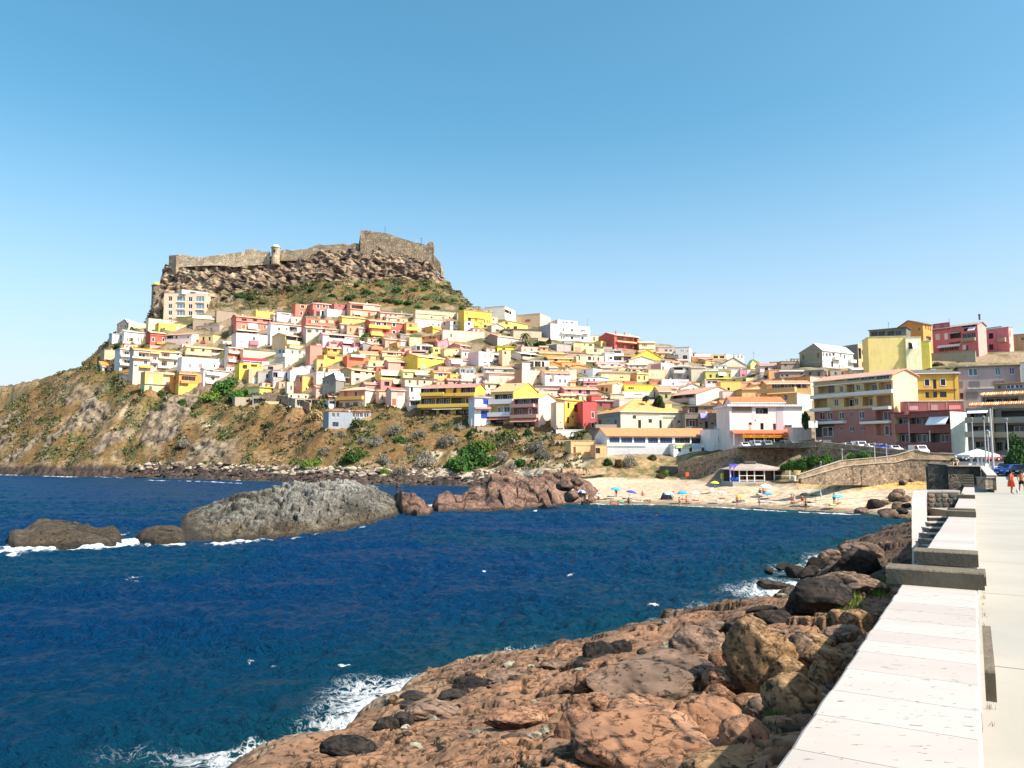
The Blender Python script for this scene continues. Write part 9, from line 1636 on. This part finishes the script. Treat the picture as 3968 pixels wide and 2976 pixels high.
def car(pos,rz,colr,label,kind='car',group='parked cars above the beach'):
 e=empty('parked_car',pos,rz);tag(e,label,'van' if kind=='van' else 'car',group);pm=mat('car_paint',C(colr),.25,.04,2,0,None,.5);L_,W_=4.0,1.72
 up=[(-2.0,.35),(-2.03,.62),(-1.95,.85),(-1.15,.98),(-.55,1.42),(.95,1.45),(1.6,1.05),(1.98,.95),(2.02,.5),(1.95,.3)]if kind=='car' else[(-2.1,.35),(-2.15,.8),(-1.9,1.05),(-1.5,1.2),(-1.05,1.85),(2.1,1.9),(2.18,1.2),(2.15,.35)]
 bm=bmesh.new();n=len(up);ring=[]
 for y,sc_ in((-W_/2,.93),(-W_/2-.0+.05,1),(W_/2-.05,1),(W_/2,.93)):
  ring.append([bm.verts.new((x*(1 if sc_==1 else.985),(y if z<1 else y*(.86 if kind=='car' else.95)),.35+(z-.35)*(1 if sc_==1 else.97)))for x,z in up])
 for a,c_ in zip(ring[:-1],ring[1:]):
  for i in range(n):bm.faces.new((a[i],a[(i+1)%n],c_[(i+1)%n],c_[i]))
 bm.faces.new(ring[0][::-1]);bm.faces.new(ring[-1]);me=bpy.data.meshes.new('body');bm.normal_update();bm.to_mesh(me);bm.free();me.materials.append(pm);link('body',me,e)
 g=glass_mat('10161c');b=MB()
 if kind=='car':
  for s_ in(-1,1):y=s_*(W_/2*.945);b.poly([(-1.0,y,1.0),(-.5,y*.93,1.36),(.25,y*.93,1.38),(.25,y,1.0)]);b.poly([(.32,y,1.0),(.32,y*.93,1.38),(.9,y*.93,1.37),(1.4,y,1.05)])
  b.poly([(-1.17,-.66,1.0),(-1.17,.66,1.0),(-.62,.6,1.40),(-.62,-.6,1.40)]);b.poly([(1.62,-.62,1.08),(1.02,-.58,1.43),(1.02,.58,1.43),(1.62,.62,1.08)])
 else:
  for s_ in(-1,1):y=s_*(W_/2*.985);b.poly([(-1.4,y,1.2),(-1.0,y*.97,1.72),(-.2,y*.97,1.74),(-.2,y,1.2)])
  b.poly([(-1.54,-.7,1.2),(-1.54,.7,1.2),(-1.1,.66,1.80),(-1.1,-.66,1.80)]);b.poly([(2.19,-.6,1.2),(2.13,-.6,1.75),(2.13,.6,1.75),(2.19,.6,1.2)])
 b.build('windows',g,e)
 for x in(-1.25,1.25):
  for y in(-W_/2+.02,W_/2-.02):
   b=MB();b.tube([(x,y-.1,.32),(x,y+.1,.32)],.32,14);w_=b.build('wheel',mat('tyre',(.015,.015,.015),.8,0),e);b=MB();b.tube([(x,y-.112,.32),(x,y+.112,.32)],.19,10);b.build('rim',paint('lg'),w_)
 for y in(-.6,.6):b=MB();b.box(-2.06,-1.98,y-.16,y+.16,.62,.76);b.build('headlight',mat('lamp_glass',(.7,.7,.72),.15,0),e);b=MB();b.box(1.98,2.05,y-.13,y+.13,.7,.85);b.build('tail_light',mat('tail_glass',(.35,.02,.02),.3,0),e)
 b=MB();b.box(-2.07,-2.02,-.26,.26,.42,.53);b.build('number_plate',paint('white'),e);return e
def car_at(px,D,rz,*a,z=None,**k):p=at(px,1720,D);zz_=z if z is not None else max(float(zroad(p.x,D)),7.55 if px>3560 else 0)+.01;return car(Vector((p.x,D,zz_)),rz,*a,**k)
H90=math.pi/2
for(px,D,rz,c,lab,kd)in[(2884,177,H90,'e8e8ea','small white car leftmost in the row by the trattoria','car'),(2929,176,H90+.05,'b8bcbc','pale grey van in front of the trattoria','van'),(2970,174.5,H90,'8a9298','dark windowed grey car second in the trattoria row','van'),(3012,173,H90,'2c3034','black car in the middle of the trattoria row','car'),(3048,172,H90-.04,'5c6468','anthracite car under the long sign','van'),(3081,170.5,H90,'e4e4e6','white car at the right end of the trattoria row','car'),(3120,169,H90,'d8d8d8','white car half hidden by the parapet near the cream wall','car'),(3158,168,.5,'c01830','bright red car beside the entrance of the balcony block','car'),(3182,169,.4,'c8ccd0','silver people carrier right of the bright red car','van'),(3284,159,H90,'d8dcde','silver car in front of the rose ground floor','car'),(3330,158,H90,'f0f0f0','white van left of two more white cars','van'),(3374,153,H90,'eceeee','white car between the white van and blue car','car'),(3396,155,.2,'e8eaea','white car seen from the side near the crimson building','car'),(3414,150,H90,'2440b0','dark blue car by the crimson building','car'),(3462,148,H90,'e8e8e8','white car below the crimson balcony','car'),(3513,147,H90,'24302c','dark green car below the crimson building','car'),(3559,140,H90,'f0f2f2','white small van turning in front of the crimson building','van')]:car_at(px,D,rz,c,lab,kind=kd)
car_at(3753,136,.1,'a8acac','silver hatchback parked beside the grey corner building',kind='car');car_at(3826,134,.15,'c84038','red car parked in front of the grey wing',kind='car')
car_at(3900,103,.25,'c8ccd0','silver car behind the metallic blue one in the car park',z=6.1,kind='car');car_at(3905,97.5,.3,'1c3c9c','metallic blue car in the car park at the right',z=5.95,kind='car');car_at(3958,95,.4,'14181c','black car cut off by the right edge',z=5.93,kind='car')
for(px,c,lab)in((3634,'202224','person on a dark scooter at the road bend'),(3662,'d8c020','yellow and red scooter at the road bend')):
 p=at(px,1750,134.2);p.z=7.6;e=empty('scooter',p,.4);tag(e,lab,'scooter');b=MB();b.prism([(-.6,.3),(-.5,.75),(0,.8),(.1,.45),(.45,.4),(.55,1.0),(.65,1.0),(.7,.3)],-.16,.16);b.build('body',mat('scooter_paint',C(c),.3,0),e)
 for x in(-.5,.6):b=MB();b.tube([(x,-.06,.22),(x,.06,.22)],.22,12);b.build('wheel',mat('tyre',(.015,.015,.015),.8,0),e)
 b=MB();b.tube([(.58,-.3,1.05),(.58,.3,1.05)],.02,6);b.build('handlebar',paint('dk'),e)
LG='lamp posts by the road'
def lamp(px,ytop,ybot,D,label,r=.06,head=True,m='lg'):
 g=at(px,ybot,D);H_=zat(ytop,D)-g.z;e=empty('lamp_post',g);tag(e,label,'lamp post',LG);b=MB();b.tube([(0,0,-.6),(0,0,.5),(0,0,H_)],[r*1.5,r*1.3,r],8);b.build('pole',paint(m),e)
 if head:b=MB();b.tube([(0,0,H_),(0,0,H_+.12),(0,0,H_+.45),(0,0,H_+.55)],[.05,.14,.2,.05],8);b.build('lamp_head',paint('grey'),e)
for a in[(3772,1632,1745,112,'slim lamp post in front of the stepped grey balconies'),(3820,1627,1766,104,'lamp post just left of the thick pole'),(3834,1682,1812,98,'shorter lamp post with two heads by the white canopy'),(3909,1635,1776,108,'lamp post in front of the shop at the right'),(3390,1728,1775,128,'thin pole on the ramp wall, left'),(3436,1733,1775,128,'thin pole on the ramp wall, right'),(3264,1751,1785,131,'thin short pole among the green beach bushes'),(3160,1640,1712,154,'white sign pole beside the balcony block')]:lamp(*a)
lamp(3848,1583,1800,99,'thick tall pole at the corner of the car park',.11,False,'lg');lamp(3181,1800,1812,131,'round headed marker post beside the ramp',.05)
lamp(2343,1525,1552,238,'old street lamp on the terrace right of the bright red house',.07,True,'dk')
cp=at(3790,1800,108);cp.z=6.3;e=empty('canopy',cp);tag(e,'large white square canopy over café tables at the end of the promenade','canopy');r=114/F*108/2
zt_,ze_=zat(1739,108)-cp.z,zat(1763,108)-cp.z;b=MB();P=[Vector((x*r,y*r,ze_))for x,y in((-1,-.8),(1,-.8),(1,.8),(-1,.8))];tp=Vector((0,0,zt_));
for i in range(4):b.poly([P[i],P[(i+1)%4],tp]);d=Vector((0,0,-.25));b.poly([P[i]+d,P[(i+1)%4]+d,P[(i+1)%4],P[i]])
b.build('cloth',mat('canopy_cloth',(.8,.8,.8),.8,.03,3),e);b=MB();b.tube([(0,0,-1),(0,0,zt_)],.06,8);b.build('pole',paint('white'),e)
for i,(px,D)in enumerate(((3764,106),(3775,104),(3800,106),(3812,104),(3822,105),(3830,104),(3790,107))):o=link('chair',cwm,None,at(px,1800,D));o.location.z=6.55;o.rotation_euler=(0,0,i*1.3);tag(o,'white chair under the large white canopy','chair','chairs under the white canopy')
for i,px in enumerate((3766,3792,3806,3822)):small_thing('folded_curtain','curtain',('white canopy curtain, leftmost','white canopy curtain left of the middle','white canopy curtain right of the middle','white canopy curtain, rightmost')[i],px,1823,lambda b:b.tube([(0,0,0),(0,0,1.2),(0,0,2.2)],[.22,.12,.28],8),mat('canopy_cloth',(.8,.8,.8),.8,.03,3),D=107)
def text(body_,size,m,parent,M,name='lettering',sx=1.0):
 cu=bpy.data.curves.new(name,'FONT');cu.body=body_;cu.size=size;cu.extrude=.01;cu.align_x='CENTER';cu.align_y='CENTER';cu.space_character=1.05;cu.materials.append(m);o=bpy.data.objects.new(name,cu);COL.objects.link(o);me=bpy.data.meshes.new_from_object(o.evaluated_get(bpy.context.evaluated_depsgraph_get()));bpy.data.objects.remove(o);o=link(name,me,parent);o.matrix_local=M@Matrix.Rotation(math.pi/2,4,'X')@Matrix.Diagonal((sx,1,1,1));return o
def sign(info,px0,px1,py0,py1,board,words,wm,label,off=.25,sx=1.0,frac=.75):
 A,n,t,zb_=info['A'],info['n'],info['t'],info['zbase'];P0=A-n*off;a,b_,c,d=hplane(px0,(py0+py1)/2,P0,n),hplane(px1,(py0+py1)/2,P0,n),hplane((px0+px1)/2,py0,P0,n),hplane((px0+px1)/2,py1,P0,n)
 w_,h_=(b_-a).length,c.z-d.z;e=empty('sign',a.lerp(b_,.5)*1.0,math.atan2(t.y,t.x));e.location.z=(c.z+d.z)/2;tag(e,label,'sign');b=MB();b.box(-w_/2,w_/2,0,.1,-h_/2,h_/2);b.build('board',board,e)
 for(s_,x_,mm,sz_)in words:text(s_,h_*frac*sz_,mm or wm,e,Matrix.Translation((x_*w_,-.012,0)),sx=sx)
 return e
sign(BI,2619,2675,1722.5,1736,mat('sign_board',C('e8ecb0'),.6,0),[('RISTORANTE',0,None,1.0)],mat('sign_paint',C('6a8a20'),.6,0),'pale sign reading RISTORANTE in green on the seaside restaurant',frac=1.0,sx=.84,off=.2)
sign(BI,2682,2716,1725,1736,mat('sign_board',C('a8d4ec'),.6,0),[('~~~~~~',0,None,.9)],paint('white'),'small light blue sign right of the RISTORANTE sign',off=.2)
sign(TI,2878,3071,1685,1696,mat('sign_board',C('f09820'),.6,0),[('TRATTORIA  PIZZERIA  BAR  CUCINA TIPICA',-.1,None,1.0)],mat('sign_paint',C('8a2a10'),.6,0),'long orange sign reading TRATTORIA PIZZERIA BAR CUCINA TIPICA',off=2.6,frac=.95,sx=.95)
A,n,t=TI['A'],TI['n'],TI['t'];P0=A-n*1.4;a,b_=hplane(2838,1680,P0,n),hplane(3071,1680,P0,n);e=empty('shop_awning',(a+b_)/2,math.atan2(t.y,t.x));tag(e,'long red orange awning over the trattoria terrace','awning');w_=(b_-a).length
b=MB();b.prism([(1.4,.9),(-1.1,.05),(-1.1,-.02),(1.4,.82)],-w_/2,w_/2,axis='x');b.build('cloth',mat('awning_red',C('e86848'),.8,.08,1),e)
for k in range(7):b=MB();x=-w_/2+w_*k/6;b.box(x-.05,x+.05,-1.05,-.95,-3,0);b.build('post',paint('white'),e)
p=at(3151,1644,155);b=MB();b.box(-.9,.9,0,.12,-.7,.7);tag(b.build('sign',paint('white'),None,p),'white square sign by the entrance of the balcony block','sign')
for i in range(2):
 q=hplane(3048+i*14,1651,TI['A']-TI['n']*.12,TI['n']);b=MB();b.box(-.35,.35,-.2,.1,-.3,.3);b.tube([(0,-.21,0),(0,-.23,0)],.2,10);o=b.build('air_conditioner',paint('dk'),None,q);tag(o,('left air conditioner unit on the white trattoria wall','right air conditioner unit on the white trattoria wall')[i],'air conditioner')
A,n,t,W_,zb_=GI['A'],GI['n'],GI['t'],GI['W'],GI['zbase']
tm=[mat('clay_tile',C(c),.85,.2,3,.3)for c in('e0a878','d08c60','ecc49c')]
tb=MB();tb.tube([(0,0,0),(0,1.6,.55)],[.15,.13],8);tms=[tb.mesh('tile',m_)for m_ in tm]
for(py,off,back,pa_,pb_,lab)in((1573,.9,0,3750,4060,'lower clay tiled canopy of the grey wing at the right edge'),(1533,-4.0,0,3795,4080,'upper clay tiled canopy of the grey wing at the right edge')):
 P0=A-n*off;a,b_=hplane(pa_,py,P0,n),hplane(pb_,py,P0,n);e=empty('tiled_canopy',a,math.atan2(t.y,t.x));tag(e,lab,'tiled canopy');w_=(b_-a).length;b=MB();b.prism([(0,-.16),(1.6,.38),(1.6,.46),(0,-.08)],0,w_,tm[1],axis='x');b.build('slope',None,e);k=int(w_/.34)
 for i in range(k):o=bpy.data.objects.new('tile',rb.choice(tms));COL.objects.link(o);o.parent=e;o.location=(.17+i*.34,-.05,0)
NUM=['first','second','third','fourth','fifth','sixth','seventh','eighth','ninth','tenth','eleventh','twelfth','thirteenth','fourteenth','fifteenth','sixteenth','seventeenth','eighteenth','nineteenth','twentieth']
LMK=[(-200,'left picture edge'),(130,'left rocky crag'),(260,'west ridge'),(380,'largest grey shrub dome'),(480,'beige balcony block'),(600,'orange corner house'),(720,'pink blossom tree'),(820,'big fig tree'),(930,'yellow cubic house'),(1040,'dirt path'),(1140,'ruined shed'),(1240,'blue grey seaside house'),(1340,'square dark bush'),(1440,'orange hipped house'),(1540,'round hedge'),(1640,'green lawn'),(1740,'big yellow terrace'),(1840,'white and blue house'),(1950,'white cliff'),(2100,'ochre ruin')]
def relabel(names,phrase,lm=None,most=20):
 bins={}
 for o in[o for o in COL.objects if not o.parent and o.get('label')in names]:
  px=float(project(*o.location)[0]);k='x' if lm is None else[n_ for q,n_ in lm if px>=q][-1];bins.setdefault((o['label'],k),[]).append((px,o))
 for(lb,k),L_ in bins.items():
  L_.sort(key=lambda q:q[0])
  for i,(px,o)in enumerate(L_):o['label']=phrase.format(b=names[lb],n=NUM[min(i,19)],k=k)
relabel({L1:'dark rock',L2:'pale stone slab'},'{n} {b} from the left on the shore below the {k}',LMK)
relabel({'ash grey dry shrub on the coastal slope':'ash grey shrub'},'{n} {b} from the left on the slope below the {k}',LMK)
relabel({'dark green bush on the castle hill slope':'dark green bush','fresh green bush on the castle hill slope':'fresh green bush','olive green scrub bush on the castle hill slope':'olive scrub bush','brown dry bush on the castle hill slope':'brown dry bush'},'{n} {b} from the left on the castle hill slope')
relabel({'white chair under the large white canopy':'white chair',},'{n} {b} from the left under the large white canopy');relabel({'blue plastic chair at the left end of the beach bar':'blue chair'},'{n} {b} from the left at the beach bar')
